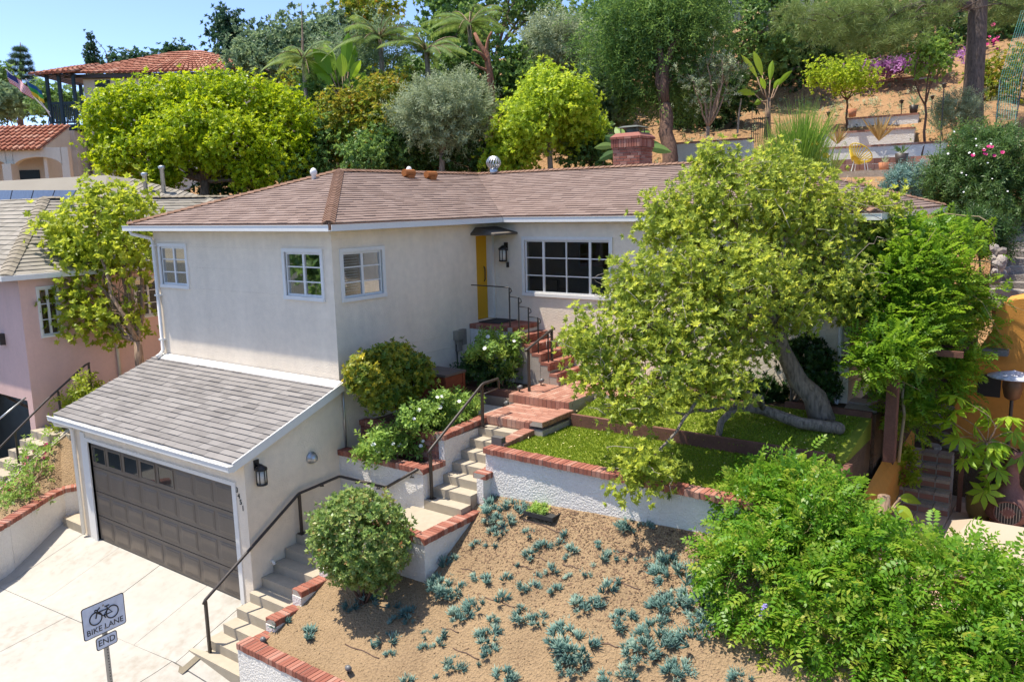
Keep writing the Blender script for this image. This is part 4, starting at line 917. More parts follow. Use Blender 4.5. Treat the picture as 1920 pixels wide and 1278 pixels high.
Z3 = [(1190,1030,115),(1150,1150,80),(820,370,100),(770,450,50),(540,770,80),(500,810,50),(1590,1010,85),(1500,1080,85),(1420,930,55),(1390,990,40),(1690,690,110),(1670,850,80),(590,930,60),(680,880,55),(740,1030,60),(755,1110,48),(900,940,42),(985,950,48),(1440,1210,60),(1340,1250,55),(830,1235,60),(1590,900,48),(575,1180,48),(520,1160,30),(1210,870,65),(1290,870,42),(1330,810,46),(960,805,36),(915,790,34),(730,760,38),(950,640,35),(1300,640,38),(1365,630,32),(1020,590,40),(1090,580,28),(1170,595,32),(945,520,30),(1125,540,22),(790,505,46),(825,470,40),(760,585,30),(675,580,30),(1055,720,34),(1150,750,24),(1225,730,28),(1075,810,36),(825,755,30),(680,740,24),(1460,655,28),(1130,645,24),(800,860,42),(975,750,26),(430,1030,24),(425,1095,28),(490,1085,28),(520,1040,22),(240,1060,44),(245,1130,28),(150,1100,22),(325,1250,34),(270,890,30),(335,920,40),(340,965,28),(270,965,24),(60,890,36),(150,850,46),(510,690,36),(560,640,26),(1685,1215,56),(1640,1060,44),(1440,475,50),(1525,500,36),(1560,665,36),(1390,770,20),(1640,640,50),(1255,700,18),(890,690,14),(680,1190,14),(1600,980,40),(480,1255,16),(35,900,26),(1290,585,26),(905,905,26),(765,950,30)]
Z2 = [(510,970,40),(645,1030,42),(620,1060,20)]
spots = [(640+x*.374, 800+y*.374, r*.374) for x, y, r in Z3] + [(340+x*.374, 800+y*.374, r*.374) for x, y, r in Z2] + [(1330,1150,30),(1300,1190,28),(1320,1105,34),(1275,1245,26),(1395,1265,22)]
for i, (px, py, r) in enumerate(spots):
    p = bed_hit(px, py + r*.35)
    if p is None: continue
    rad = 1.42*r*np.linalg.norm(p-CAM)/F; k = 's' if rad < .10 else 'm' if rad < .2 else 'l' if rad < .32 else 'x'
    o = link(bpy.data.objects.new('succulent', CL[k][i % len(CL[k])])); o.location = p - np.array([0, 0, .02])
    sc = rad/{'s': .11, 'm': .19, 'l': .29, 'x': .42}[k]; o.scale = (sc, sc, sc*random.uniform(.85, 1.1)); o.rotation_euler = (random.uniform(-.1, .1), random.uniform(-.1, .1), random.uniform(0, 6.28))
    x, y = p[0], p[1]; where = 'in the shade of the round bush' if x < 2.9 and y < -1.4 and y > -2.45 else 'by the stepped stair piers' if x < 1.9 else 'close above the low brick-capped wall' if y < -2.35 else 'against the landing wall' if x < 3.9 and y > -1.7 and y < -.5 else 'under the wisteria hedge' if x > 6.6 else 'along the foot of the lawn wall' if y > -.35 else 'around the nursery tray' if y > -1.0 and x < 5 else 'midway up the open sand' if y > -1.7 else 'low on the open sand'
    tag(o, {'s': 'small', 'm': 'tufted', 'l': 'spreading', 'x': 'large sprawling'}[k] + ' blue-green finger-leaved succulent ' + where, 'succulent', 'blue-green succulents dotted over the sandy bed')
for a, b in (((890,455),(1110,535)),((860,690),(960,715)),((1110,690),(1190,710)),((1330,765),(1500,815)),((500,1005),(590,1030)),((20,1090),(190,1160)),((560,1110),(690,1165)),((1290,1080),(1390,1105)),((1170,405),(1260,425)),((965,650),(1030,672)),((720,855),(870,905)),((1380,620),(1480,640)),((600,710),(670,725)),((1500,1150),(1600,1175))):
    P = []
    for t in np.linspace(0, 1, 7):
        q = bed_hit(640+(a[0]+(b[0]-a[0])*t)*.374, 800+(a[1]+(b[1]-a[1])*t+4*math.sin(9*t))*.374)
        if q is not None: P.append(q + np.array([0, 0, .008]))
    tag(MB().tube(P, .009, 6).build('drip_hose', M['hose'], None, True), 'thin brown drip hose half buried in the sandy bed', 'hose', 'drip hoses across the sandy bed')
# clods and pebbles
n = 7000; P = np.column_stack([RS.uniform(1.25, 8.2, n), RS.uniform(-3.05, .5, n)]); P = P[[bedk(x, y) for x, y in P]]; P = np.column_stack([P, [bed_z(x, y) for x, y in P]])
pb = (np.array([(1, 0, 0), (0, 1, 0), (-1, 0, 0), (0, -1, 0), (0, 0, .8), (0, 0, -.8)], float)*.5, np.array([0, 1, 4, 1, 2, 4, 2, 3, 4, 3, 0, 4]), np.array([3, 3, 3, 3]), np.zeros(6))
tag(Cloud().add(pb, P, unit(len(P)), RS.uniform(.008, .03, len(P))*RS.uniform(.5, 1.2, len(P)), .5).build('soil_clods', M['dirt']), 'small clods and bark chips scattered over the sandy bed', 'clods', None, 'stuff')
n = 5200; P = np.column_stack([RS.uniform(3.15, 8.0, n), .5-np.abs(RS.normal(size=n))*.75]); P = P[[bedk(x, y) and y > -2.6 for x, y in P]]; P = np.column_stack([P, [bed_z(x, y)+.004 for x, y in P]])
chip = (np.array([(1, .35, 0), (-1, .3, 0), (-.9, -.35, 0), (.95, -.3, 0), (0, 0, .35)], float)*.5, np.array([0, 1, 4, 1, 2, 4, 2, 3, 4, 3, 0, 4]), np.array([3, 3, 3, 3]), np.zeros(5))
tag(Cloud().add(chip, P, np.tile([[0, 0, 1.]], (len(P), 1))+RS.normal(size=P.shape)*.3, RS.uniform(.02, .055, len(P)), .5).build('bark_mulch', surf('bark mulch', (.19, .12, .075), .95, .5, 3, 30)), 'dark bark mulch thrown along the foot of the lawn wall', 'mulch', None, 'stuff')
p = bed_hit(1020, 965); TR = thing('nursery_tray', p, 'black plastic nursery tray of green seedlings on the sandy bed', 'tray')
for a, b in (((-.28, -.18, 0), (.28, -.165, .07)), ((-.28, .165, 0), (.28, .18, .07)), ((-.28, -.165, 0), (-.265, .165, .07)), ((.265, -.165, 0), (.28, .165, .07)), ((-.265, -.165, 0), (.265, .165, .04))):
    MB().box(V3(p)+V3(a), V3(p)+V3(b)).build('tray_side', M['dark'] if a[2] == 0 else M['soil'], TR)
pp = np.array([p + np.array([RS.uniform(-.26, .05), RS.uniform(-.15, .15), .04]) for _ in range(60)]); Cloud().add(T_SP, pp, np.tile([[0, 0, 1.]], (60, 1))+RS.normal(size=(60, 3))*.4, .6, RS.uniform(.2, 1, 60)).build('seedlings', G['rosel'], TR)
def spotlight(p, label):
    S_ = thing('garden_spotlight', p, label, 'spotlight'); p = np.array(p, float)
    MB().tube([p, p+[0, 0, .07]], .012, 6).build('stake', M['dark'], S_); MB().tube([p+[-.05, .03, .07], p+[.0, 0, .09], p+[.07, -.04, .12]], [.035, .045, .04], 10).build('head', plain('spot grey', (.14, .14, .14), .4), S_, True)
spotlight(bed_hit(653, 1262), 'grey garden spotlight on the sand by the low brick-capped wall')
spotlight((1.3, -2.98, bed_z(1.3, -3)), 'grey garden spotlight on the brick pier at the foot of the stairs')
spotlight((1.95, 3.0, 2.99), 'grey garden spotlight on the timber curb end beside the brick path'); spotlight((1.75, 2.8, 2.68), 'grey garden spotlight below the curb by the brick landing'); spotlight((2.0, 3.7, 3.0), 'grey garden spotlight at the foot of the brick entry steps')
tag(MB().box((2.98, .72, 2.64), (3.2, .84, 2.78)).build('utility_box', plain('box grey', (.10, .095, .09), .6)), 'small dark grey box on the brick cap at the lawn corner', 'box')

# ------------------------------------------------------------------ shrubs and trees around the house
def flowers(pts, r, mat, parent, name='blossom'):
    me = MB(); n = 6
    for i in range(n):
        a = 6.283*i/n; c, s = math.cos(a), math.sin(a); me.poly([(0, 0, 0), (r*(c*.8-s*.45), r*(s*.8+c*.45), r*.3), (r*c*1.1, r*s*1.1, r*.45), (r*(c*.8+s*.45), r*(s*.8-c*.45), r*.3)])
    me.lathe((0, 0, 0), [(r*.3, .0), (r*.35, r*.3), (r*.1, r*.5)], 6); me = me.mesh(name); me.materials.append(mat)
    for p in pts:
        o = link(bpy.data.objects.new(name, me)); o.location = [float(q) for q in p]; d = V3(CAM)-V3(o.location); o.rotation_euler = (d.normalized()+V3((0, 0, .8))+V3((random.uniform(-.5, .5), random.uniform(-.5, .5), 0))).to_track_quat('Z', 'Y').to_euler(); s = random.uniform(.75, 1.25); o.scale = (s, s, s); par(o, parent)
def shrub(name, label, cat, base, lobes, n, T, mat, per=8, spread=.08, bk='bark_grey', scale=1.0, stems=6, shell=.25, upb=.4, rnd=.6, low=-.9, vlo=.1, vhi=.9, r0=.025, group=None, voids=5):
    root = thing(name, base, label, cat, group); P, X, v, C = crown(lobes, max(1, n//per), per, spread, shell, upb, rnd, low, vlo, vhi, voids)
    Cloud().add(T, P, X, scale*RS.uniform(.75, 1.25, len(P)), v).build('foliage', G[mat], root); mb = MB(); b = np.array(base, float)-[0, 0, .05]
    for i in range(stems): limb(mb, b+RS.normal(size=3)*[.05, .05, 0], C[RS.randint(len(C))]*.8+np.array(lobes[i % len(lobes)][0])*.2, r0, r0*.3, .12, 5, .06, 5)
    mb.build('stem', M[bk], root, True); return root, C
c = np.array([2.3, -1.78, 1.68]); T_PH = whorl(5, .085, .032, 50)
shrub('round_bush', 'clipped ball-shaped bush with reddish tips at the top of the sandy bed', 'bush', (2.3, -1.78, bed_z(2.3, -1.78)), [(c, (.80, .68, .70)), (c+[.25, -.1, -.2], (.55, .5, .5)), (c+[-.3, 0, -.12], (.48, .45, .52)), (c+[-.05, -.1, .25], (.55, .5, .42))], 4200, T_PH, 'photinia', 5, .065, 'bark_brown', 1.0, 9, .12, .15, .5, voids=3)
c = np.array([.95, 1.35, 3.35]); cb = [(on(730, 690, 'x', .75), (.40, .64, .42)), (on(690, 700, 'x', .7), (.35, .38, .34)), (on(775, 700, 'x', .85), (.35, .35, .32)), (on(730, 738, 'x', .8), (.36, .62, .24))]
shrub('citrus_bush', 'rounded yellow-green citrus bush against the side wall in the brick planter', 'bush', (.75, .85, 2.66), cb, 3600, whorl(6, .075, .036, 55, 20), 'citrus', 6, .06, 'bark_grey', 1.0, 7, .14, .3, .5, -.9, .05, .98)
def rosebush(label, base, pxs, n, fl, dx=1.2):
    lb = [(on(px, py, 'x', dx+ddx), (.2*k, .23*k, .18*k)) for px, py, k, ddx in pxs]; r, C = shrub('rose_bush', label, 'rose', base, lb, n, T_SP, 'rosel', 5, .07, 'bark_tan', .95, 9, .3, .5, .6, -.8, .1, .95, .012, 'white rose bushes by the stairs')
    flowers([C[RS.randint(len(C))] + [.13, -.17, .1] for _ in range(fl)], .036, M['rose'], r)
rosebush('leafy white rose bush in the brick planter beside the citrus bush', (1.4, 1.0, 2.66), [(820, 765, 1.1, .1), (862, 760, 1.0, .1), (780, 785, 1.0, .2), (840, 785, 1.1, .2), (880, 770, .9, .2)], 640, 12, 1.4)
rosebush('low white rose bush in the lower planter above the stair landing', (1.2, .2, 2.2), [(700, 845, .8, -.3), (740, 835, .9, 0), (780, 835, .9, .2), (715, 825, .8, 0)], 440, 11, 1.2)
rosebush('tall loose white rose bush beside the brick entry steps', (1.1, 3.5, 2.93), [(925, 650, 1.2, 0), (905, 665, 1.0, 0), (960, 650, .9, .1), (940, 690, 1.1, 0), (965, 690, .9, .1)], 460, 9, 1.1)
shrub('low_shrub', 'dark low shrub in the soil below the tall rose', 'bush', (.7, 3.6, 2.93), [(on(900, 692, 'x', .8), (.35, .35, .16)), (on(930, 705, 'x', 1.1), (.3, .3, .15))], 300, T_SP, 'darkg')
shrub('dark_shrub', 'dark green glossy shrub against the wall behind the leaning trunk', 'bush', (6.9, 4.55, 3.06), [(on(1512, 680, 'y', 4.55), (.42, .26, .5)), (on(1535, 715, 'y', 4.55), (.28, .25, .4)), (on(1420, 735, 'y', 4.55), (.5, .25, .22))], 900, T_WH[1], 'darkg', 6, .08)

# the gnarled leaning tree on the upper lawn
def lob(px, py, hw, hh, d, dep=.8): s = d/F; return (at(px, py, d), (hw*s, hw*s*dep, hh*s))
LB = [lob(1370, 390, 120, 95, 13.8), lob(1270, 420, 80, 80, 13.6), lob(1480, 390, 110, 95, 14), lob(1600, 420, 80, 70, 14.2), lob(1640, 400, 60, 50, 14.2), lob(1190, 540, 70, 70, 13.2), lob(1100, 640, 62, 62, 12.8), lob(1200, 640, 80, 70, 12.8), lob(1290, 630, 95, 80, 12.6), lob(1250, 520, 80, 80, 13), lob(1380, 530, 130, 90, 13), lob(1540, 520, 100, 80, 13.6), lob(1270, 700, 85, 50, 12.4), lob(1210, 735, 85, 45, 12.4), lob(1130, 710, 60, 40, 12.6), lob(1360, 620, 50, 50, 12.8), lob(1340, 725, 75, 42, 12.4), lob(1400, 655, 55, 45, 12.8), lob(1180, 765, 60, 28, 12.4), lob(1470, 585, 70, 45, 13.3), lob(1590, 560, 60, 50, 13.8), lob(1215, 880, 62, 45, 11.9), lob(1180, 910, 40, 35, 11.8), lob(1340, 310, 60, 40, 13.8), lob(1450, 320, 60, 40, 14)]
tb = on(1545, 775, 'z', 3.1); tb[2] = 3.0
GT = thing('gnarled_tree', tb, 'leaning gnarled tree with twisted grey trunk and yellow-green crown before the house', 'tree')
P, X, v, C = crown(LB, 2150, 6, .11, .42, .35, .6, -.85, .1, 1.0, 45, .42); j = RS.rand(len(P)) < .5
CLD = Cloud().add(T_WH[0], P[j], X[j], RS.uniform(.75, 1.3, j.sum()), v[j]).add(T_WH[1], P[~j], X[~j], RS.uniform(.7, 1.15, (~j).sum()), v[~j]); CLD.build('crown', G['carob'], GT)
mb = MB(); b1 = on(1497, 715, 'y', tb[1]-.15); b2 = on(1465, 650, 'y', tb[1]-.35); b3 = at(1450, 590, 13.2)
mb.tube([tb-[0, 0, .1], tb*.55+b1*.45+[.03, 0, .1], b1, b2, b3], [.23, .20, .17, .13, .09], 10)
for i, l in enumerate(LB[:15]):
    e = l[0]; Pp = limb(mb, b3 if i % 3 else b2, e, .06, .02, .08, 7, .06, 7)
    for k in range(5): limb(mb, Pp[2+k], C[RS.randint(len(C))]*.3+np.array(Pp[2+k])*.7+RS.normal(size=3)*.15, .022, .006, .15, 5, .08, 5)
mb.build('trunk', M['bark_grey'], GT, True)
mb = MB(); g1 = on(1575, 803, 'z', 3.02); g2 = on(1500, 793, 'z', 3.04); g3 = on(1430, 768, 'z', 3.16); g4 = on(1380, 762, 'z', 3.25); g5 = on(1352, 790, 'z', 3.0); g6 = on(1343, 835, 'z', 2.62)
mb.tube([tb-[0, .05, .05], g1, g2, g3, g4, g5, g6-[0, 0, .05]], [.10, .10, .10, .09, .075, .06, .055], 9)
limb(mb, g3, at(1290, 720, 12.4), .06, .03, .15, 6, .08); limb(mb, g4, at(1260, 770, 12.2), .04, .02, .1, 6, .08); limb(mb, at(1330, 720, 12.4), at(1215, 870, 11.9), .035, .015, .1, 7, .06)
mb.build('low_branch', M['bark_grey'], GT, True)
mb = MB()
for k in range(420):
    p = C[RS.randint(len(C))]; p = p + (CAM-p)/np.linalg.norm(CAM-p)*RS.uniform(0, .18); q = p + RS.normal(size=3)*[.22, .22, .2]; limb(mb, p, q, .006, .003, .35, 5, .12, 3)
mb.build('twig', M['twig'], GT, True)['kind'] = 'stuff'

n = 260; P = np.column_stack([RS.uniform(3.3, 8.2, n), RS.uniform(.75, 4.1, n)]); P = np.column_stack([P, np.where(P[:, 1] < 2.56, 2.63, 2.77+.2025*np.maximum(0, P[:, 1]-2.62))])
tag(Cloud().add(template([leafq(np.zeros(3), np.array([1., 0, .1]), np.array([0, 0, 1.]), .05, .022)]), P, unit(n)*[1, 1, .2], RS.uniform(.5, 1.1, n), RS.uniform(.6, 1, n), True).build('fallen_leaves', leafm('dry leaf', [(.25, .18, .05), (.45, .38, .12), (.55, .5, .3)], .7, .1)), 'fallen yellow leaves lying on the lawn', 'leaf litter', None, 'stuff')
# wisteria hedge along the neighbour's front wall
HL = [((7.75, 1.5, 2.25), (.75, .85, .5)), ((7.55, .9, 2.3), (.5, .55, .5)), ((7.9, 1.1, 2.6), (.6, .6, .4)), ((8.4, .8, 2.6), (.6, .6, .35)), ((8.3, .7, 2.2), (.8, .7, .5)), ((9.2, .45, 2.15), (.8, .6, .5)), ((10.1, .35, 2.1), (.8, .6, .5)), ((11, .3, 2.05), (.8, .6, .5)), ((12, .3, 2.0), (.8, .6, .5)), ((7.65, .1, 1.7), (.5, .55, .65)), ((8.05, -.2, 1.75), (.62, .55, .75)), ((8.8, -.3, 1.5), (.75, .55, .75)), ((9.8, -.35, 1.4), (.8, .55, .8)), ((10.8, -.35, 1.35), (.8, .55, .8)), ((11.8, -.35, 1.3), (.8, .55, .8)), ((7.95, -.35, 1.05), (.42, .4, .5)), ((8.6, -.45, .75), (.6, .42, .6)), ((9.5, -.5, .65), (.7, .42, .6)), ((10.5, -.5, .6), (.7, .42, .6)), ((11.4, -.5, .6), (.7, .42, .6))]
HL = [(np.array(a), b) for a, b in HL]
WH = thing('wisteria_hedge', (8.5, 0, .3), 'dense bright green wisteria hedge cascading over the orange front wall', 'hedge')
P, X, v, C = crown(HL, 4000, 3, .10, .24, .1, .6, -.6, .0, 1.0, 22, .3)
X[:, 2] -= .15; j = RS.rand(len(P)) < .5; T_W2 = sprig(9, .068, .03, .2)
Cloud().add(T_PIN, P[j], X[j], RS.uniform(.7, 1.2, j.sum()), v[j], True).add(T_W2, P[~j], X[~j], RS.uniform(.8, 1.3, (~j).sum()), v[~j]).build('foliage', G['wist'], WH)
mb = MB()
for k in range(60):
    p = C[RS.randint(len(C))]; q = p + np.array([RS.normal()*.2, -.25-.2*RS.rand(), -RS.uniform(.1, .7)]) if RS.rand() < .6 else p + RS.normal(size=3)*.4; limb(mb, p, q, .006, .003, .2, 6, .08, 4)
for x in (7.8, 8.8, 9.9, 11): limb(mb, (x, 0, .2), (x+.1, .1, 2.1), .045, .03, .1, 6, .06, 7)
mb.build('stem', surf('vine stem', (.40, .34, .14), .8), WH, True)
pf = at(1435, 1135, 11.0); d = (np.array([7.85, -.75, 1.25])); q = on(1435, 1135, 'y', -.78); flowers([q+[RS.normal()*.02, RS.normal()*.02, -.02*k] for k in range(9)], .03, M['lilac'], WH)
NW = thing('front_wall', (10, -.1, .2), 'orange stucco front wall with slots under the wisteria hedge', 'wall')
MB().box((8.15, -.12, -1.2), (14, .06, .95)).build('wall', M['orange'], NW); MB().box((8.1, -.2, .95), (14, .12, 1.05)).build('coping', M['orange'], NW)
for k in range(3): MB().box((8.5+k*.26, -.135, .25), (8.56+k*.26, -.119, .75)).build('slot', M['dark'], NW)
MB().box((8.12, -3.0, -1.2), (8.3, -.121, .1)).build('return_wall', M['orange'], NW)

# vine over the neighbour's pergola
PL = [lob(1700, 520, 90, 80, 14), lob(1765, 550, 75, 70, 14.3), lob(1700, 620, 75, 75, 13.7), lob(1750, 650, 60, 60, 14), lob(1660, 540, 55, 60, 13.8), lob(1672, 690, 38, 45, 13.6), lob(1740, 700, 70, 60, 13.9), lob(1700, 770, 40, 40, 13.7), lob(1700, 450, 50, 30, 14.2), lob(1780, 450, 60, 16, 14.4), lob(1830, 620, 28, 40, 14.5), lob(1685, 650, 45, 38, 13.3), lob(1664, 655, 50, 32, 12.9), lob(1640, 690, 24, 28, 12.9)]
pb_ = on(1668, 845, 'z', 2.62)
PV = thing('pergola', pb_, 'brown timber pergola post and beams carrying a leafy green vine beside the orange house', 'pergola')
MB().box((pb_[0]-.085, pb_[1]-.085, 2.45), (pb_[0]+.085, pb_[1]+.085, 4.0)).build('post', M['timber'], PV)
MB().box((pb_[0]-.08, pb_[1]-.15, 4.0), (pb_[0]+.08, pb_[1]+2.4, 4.16)).build('beam', M['timber'], PV)
for k in range(4): MB().box((pb_[0]-.15, pb_[1]+.5+k*.55, 4.16), (pb_[0]+.9, pb_[1]+.55+k*.55, 4.26)).build('rafter', M['timber'], PV)
PG = thing('pergola_vine', pb_+[.3, .2, 0], 'bright green vine with long tendrils smothering the pergola', 'vine')
P, X, v, C = crown(PL, 1900, 3, .11, .3, .15, .55, -.8, .05, .95); Cloud().add(T_PIN2, P, X, RS.uniform(.7, 1.15, len(P)), v, True).build('foliage', G['perg'], PG)
mb = MB(); limb(mb, pb_+[.12, .12, -.2], at(1690, 640, 13.8), .03, .02, .05, 7, .04)
for k in range(50): p = C[RS.randint(len(C))]; limb(mb, p, p+RS.normal(size=3)*.4-[0, 0, .15], .008, .003, .25, 6, .08, 4)
mb.tube([at(1770, 400, 14.4), at(1810, 405, 14.3), at(1835, 406, 14.2), at(1860, 420, 14.1), at(1866, 445, 14.1)], .012, 5); mb.tube([at(1800, 487, 14.2), at(1850, 490, 14), at(1872, 498, 14), at(1874, 520, 14)], .01, 5)
mb.build('stem', surf('vine wood', (.30, .23, .13), .8), PG, True)
# light tree between the two houses
bt = on(262, 690, 'x', -7.4); TL = [lob(190, 440, 95, 70, 20.5), lob(150, 500, 70, 55, 20.5), lob(240, 470, 70, 70, 20.3), lob(150, 590, 65, 50, 20.2), lob(220, 600, 70, 50, 20.2), lob(110, 440, 45, 50, 20.6), lob(250, 390, 55, 45, 20.6), lob(190, 370, 50, 35, 20.8), lob(120, 545, 45, 40, 20.3)]
P, X, v, C = crown(TL, 560, 5, .2, .5, .4, .6, -.9, .1, .95); bt[2] = 1.4
root = thing('side_tree', bt, 'slender multi-stemmed tree with airy yellow-green leaves between the two houses', 'tree'); Cloud().add(whorl(6, .13, .065, 60), P, X, RS.uniform(.7, 1.2, len(P)), v).build('crown', G['tree_l'], root)
mb = MB(); fk = on(258, 640, 'x', -7.4); mb.tube([bt, fk-[0, 0, .5], fk], [.13, .11, .09], 8)
for l in TL:
    Pp = limb(mb, fk, l[0], .06, .02, .1, 7, .05, 6)
    for k in range(7): limb(mb, Pp[1+k % 6], C[RS.randint(len(C))]*.4+np.array(Pp[1+k % 6])*.6, .018, .006, .12, 5, .06, 4)
mb.build('trunk', M['bark_tan'], root, True)
# ------------------------------------------------------------------ neighbour's patio on the right
PZ = 1.3
PT = thing('patio', (10, 5, PZ), 'x', 'x'); del PT['label'], PT['category']; PT['kind'] = 'structure'
MB().box((8.45, 1.0, -1), (16, 7.5, PZ-.03)).build('patio_base', M['mortar'], PT)
for i in range(12):
    for j in range(11):
        MB().box((8.5+i*.5+.006, 1.4+j*.5+.006, PZ-.05), (8.5+(i+1)*.5-.006, 1.4+(j+1)*.5-.006, PZ+random.uniform(-.004, .004))).build('paver', surf('paver', (.52, .36, .26), .9, .15, 2, 20, .2, 40, rnd=.5) if not bpy.data.materials.get('paver') else bpy.data.materials['paver'], PT)
SS = thing('patio_steps', (9, 5.6, PZ), 'worn brick and tile steps climbing from the neighbour patio', 'stairs')
sa = on(1664, 948, 'z', PZ); sb = on(1785, 955, 'z', PZ); wd = sb[0]-sa[0]
for k in range(5):
    y = sa[1] + .24*k; z = PZ + .16*(k+1); x0 = sa[0]-.03*k
    MB().box((x0, y, PZ-.4), (x0+wd, y+.3, z-.05)).build('step', M['mortar'], SS)
    for i in range(4):
        MB().box((x0+wd*i/4+.006, y-.015, z-.055), (x0+wd*(i+1)/4-.006, y+.26, z+random.uniform(-.006, .006))).build('tread_tile', M['flag'], SS); MB().box((x0+wd*i/4+.01, y-.008, z-.15), (x0+wd*(i+1)/4-.01, y+.01, z-.06)).build('riser_brick', M['brickp'], SS)
yT = sa[1]+1.2; zT = PZ+.8
MB().box((sa[0]-.5, yT, 0), (sb[0]+1.2, yT+6, zT-.02)).build('side_path', M['soil'])['kind'] = 'structure'
for k in range(26):
    o = MB().prism([(.26*math.cos(a), .17*math.sin(a), -.05) for a in np.linspace(0, 6.28, 8)[:-1]], [(.24*math.cos(a), .15*math.sin(a), .05) for a in np.linspace(0, 6.28, 8)[:-1]]).build('stepping_stone', M['stone'])
    o.location = (sa[0]+RS.uniform(-.15, .85), yT+.2+k*.2, zT+.0); o.rotation_euler = (RS.normal()*.06, RS.normal()*.06, RS.uniform(0, 3)); s = RS.uniform(.6, 1.1); o.scale = (s, s, s); tag(o, 'rough flat stone in the shaded side path beyond the patio steps', 'stone', 'stones of the shaded side path')
CW = thing('stair_cheek_wall', (8.6, 4.5, 1.3), 'sloping orange stucco wall along the left of the patio steps', 'wall')
q0, q1 = on(1655, 905, 'z', PZ+.3), on(1675, 845, 'z', 2.3)
MB().prism([(8.47, 2.6, 0), (8.66, 2.6, 0), (8.66, 6.4, 0), (8.47, 6.4, 0)], [(8.47, 2.6, 1.9), (8.66, 2.6, 1.6), (8.66, 6.4, 2.3), (8.47, 6.4, 2.5)]).build('wall', M['orange'], CW)
# outdoor fireplace
FP = thing('outdoor_fireplace', (11, 6.6, PZ), 'tall orange stucco outdoor fireplace with curved shoulder beside the patio', 'fireplace'); yF = 6.7
prof = [on(px, py, 'y', yF) for px, py in ((1797, 960), (1793, 860), (1790, 750), (1800, 700), (1830, 660), (1860, 620), (1868, 580), (1885, 566), (1915, 560), (1960, 560))]
prof = [(p[0], p[2]) for p in prof] + [(14, prof[-1][1]), (14, .8)]; prof[0] = (prof[0][0], .8)
MB().prism([(x, yF, z) for x, z in prof][::-1], [(x, yF+1.0, z) for x, z in prof][::-1]).build('body', M['orange'], FP)
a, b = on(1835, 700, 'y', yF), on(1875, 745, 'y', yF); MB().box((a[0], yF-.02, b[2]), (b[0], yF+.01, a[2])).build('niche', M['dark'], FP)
a, b = on(1845, 640, 'y', yF), on(1880, 658, 'y', yF); MB().box((a[0], yF-.25, b[2]-.05), (b[0]+.1, yF-.001, b[2]+.05)).build('ledge', M['stone'], FP)
MB().box((prof[0][0]-.02, yF-.04, PZ), (13, yF-.001, PZ+.28)).build('plinth', M['brickp'], FP)
# chiminea
c = on(1888, 985, 'z', PZ); CH = thing('chiminea', c, 'brown clay chiminea with round mesh mouth and grated chimney on the patio', 'chiminea')
MB().lathe(c, [(.16, 0), (.2, .05), (.33, .18), (.36, .34), (.33, .5), (.2, .62), (.13, .72), (.11, .95), (.12, 1.2), (.14, 1.24), (.145, 1.3), (.12, 1.3), (.1, 1.1)], 24).build('body', M['cast'], CH, True)
dd = V3((CAM[0]-c[0], CAM[1]-c[1], 0)).normalized(); sd_ = V3((-dd.y, dd.x, 0)); cc = V3(c)+dd*.345+V3((0, 0, .33))
MB().tube([cc+(sd_*math.cos(a)+V3((0, 0, 1))*math.sin(a))*.2-dd*.03*abs(math.cos(a)) for a in np.linspace(0, 6.283, 25)], .018, 6).build('mouth_ring', M['cast'], CH, True)
MB().prism([cc-dd*.02+(sd_*math.cos(a)+V3((0, 0, 1))*math.sin(a))*.19 for a in np.linspace(0, 6.1, 16)], [cc-dd*.005+(sd_*math.cos(a)+V3((0, 0, 1))*math.sin(a))*.19 for a in np.linspace(0, 6.1, 16)]).build('mesh_screen', M['dark'], CH)
for k in range(-4, 5): h = math.sqrt(max(0, .19**2-(k*.04)**2)); MB().tube([cc+sd_*k*.04-V3((0, 0, h)), cc+sd_*k*.04+V3((0, 0, h))], .003, 4).build('wire', M['metal'], CH)
for k in range(-3, 4): MB().tube([V3(c)+sd_*k*.03-dd*.1+V3((0, 0, 1.3)), V3(c)+sd_*k*.03+dd*.1+V3((0, 0, 1.3))], .006, 4).build('grate_bar', M['black'], CH)
for k in range(3): a = k*2.1; MB().tube([V3(c)+V3((.2*math.cos(a), .2*math.sin(a), .16)), V3(c)+V3((.24*math.cos(a), .24*math.sin(a), 0))], .015, 6).build('leg', M['black'], CH)
# patio heater
hp = on(1893, 800, 'y', 6.1); hx, hy = hp[0], 6.1; zd = on(1885, 705, 'y', hy)[2]
PH = thing('patio_heater', (hx, hy, PZ), 'tall patio heater with wide silver disc reflector by the orange fireplace', 'heater')
MB().lathe((hx, hy, zd), [(.4, 0), (.4, .015), (.2, .07), (.03, .11), (.01, .12)], 28).build('reflector', M['patina'], PH, True)
MB().lathe((hx, hy, zd-.4), [(.06, 0), (.12, .04), (.16, .22), (.16, .36), (.1, .4)], 18).build('burner', plain('burner bronze', (.16, .09, .05), .5, .4), PH, True)
MB().tube([(hx, hy, PZ), (hx, hy, zd-.38)], .03, 10).build('pole', M['brown'], PH); MB().lathe((hx, hy, PZ), [(.22, 0), (.2, .3), (.15, .5), (.05, .55)], 16).build('tank_cover', M['brown'], PH, True)
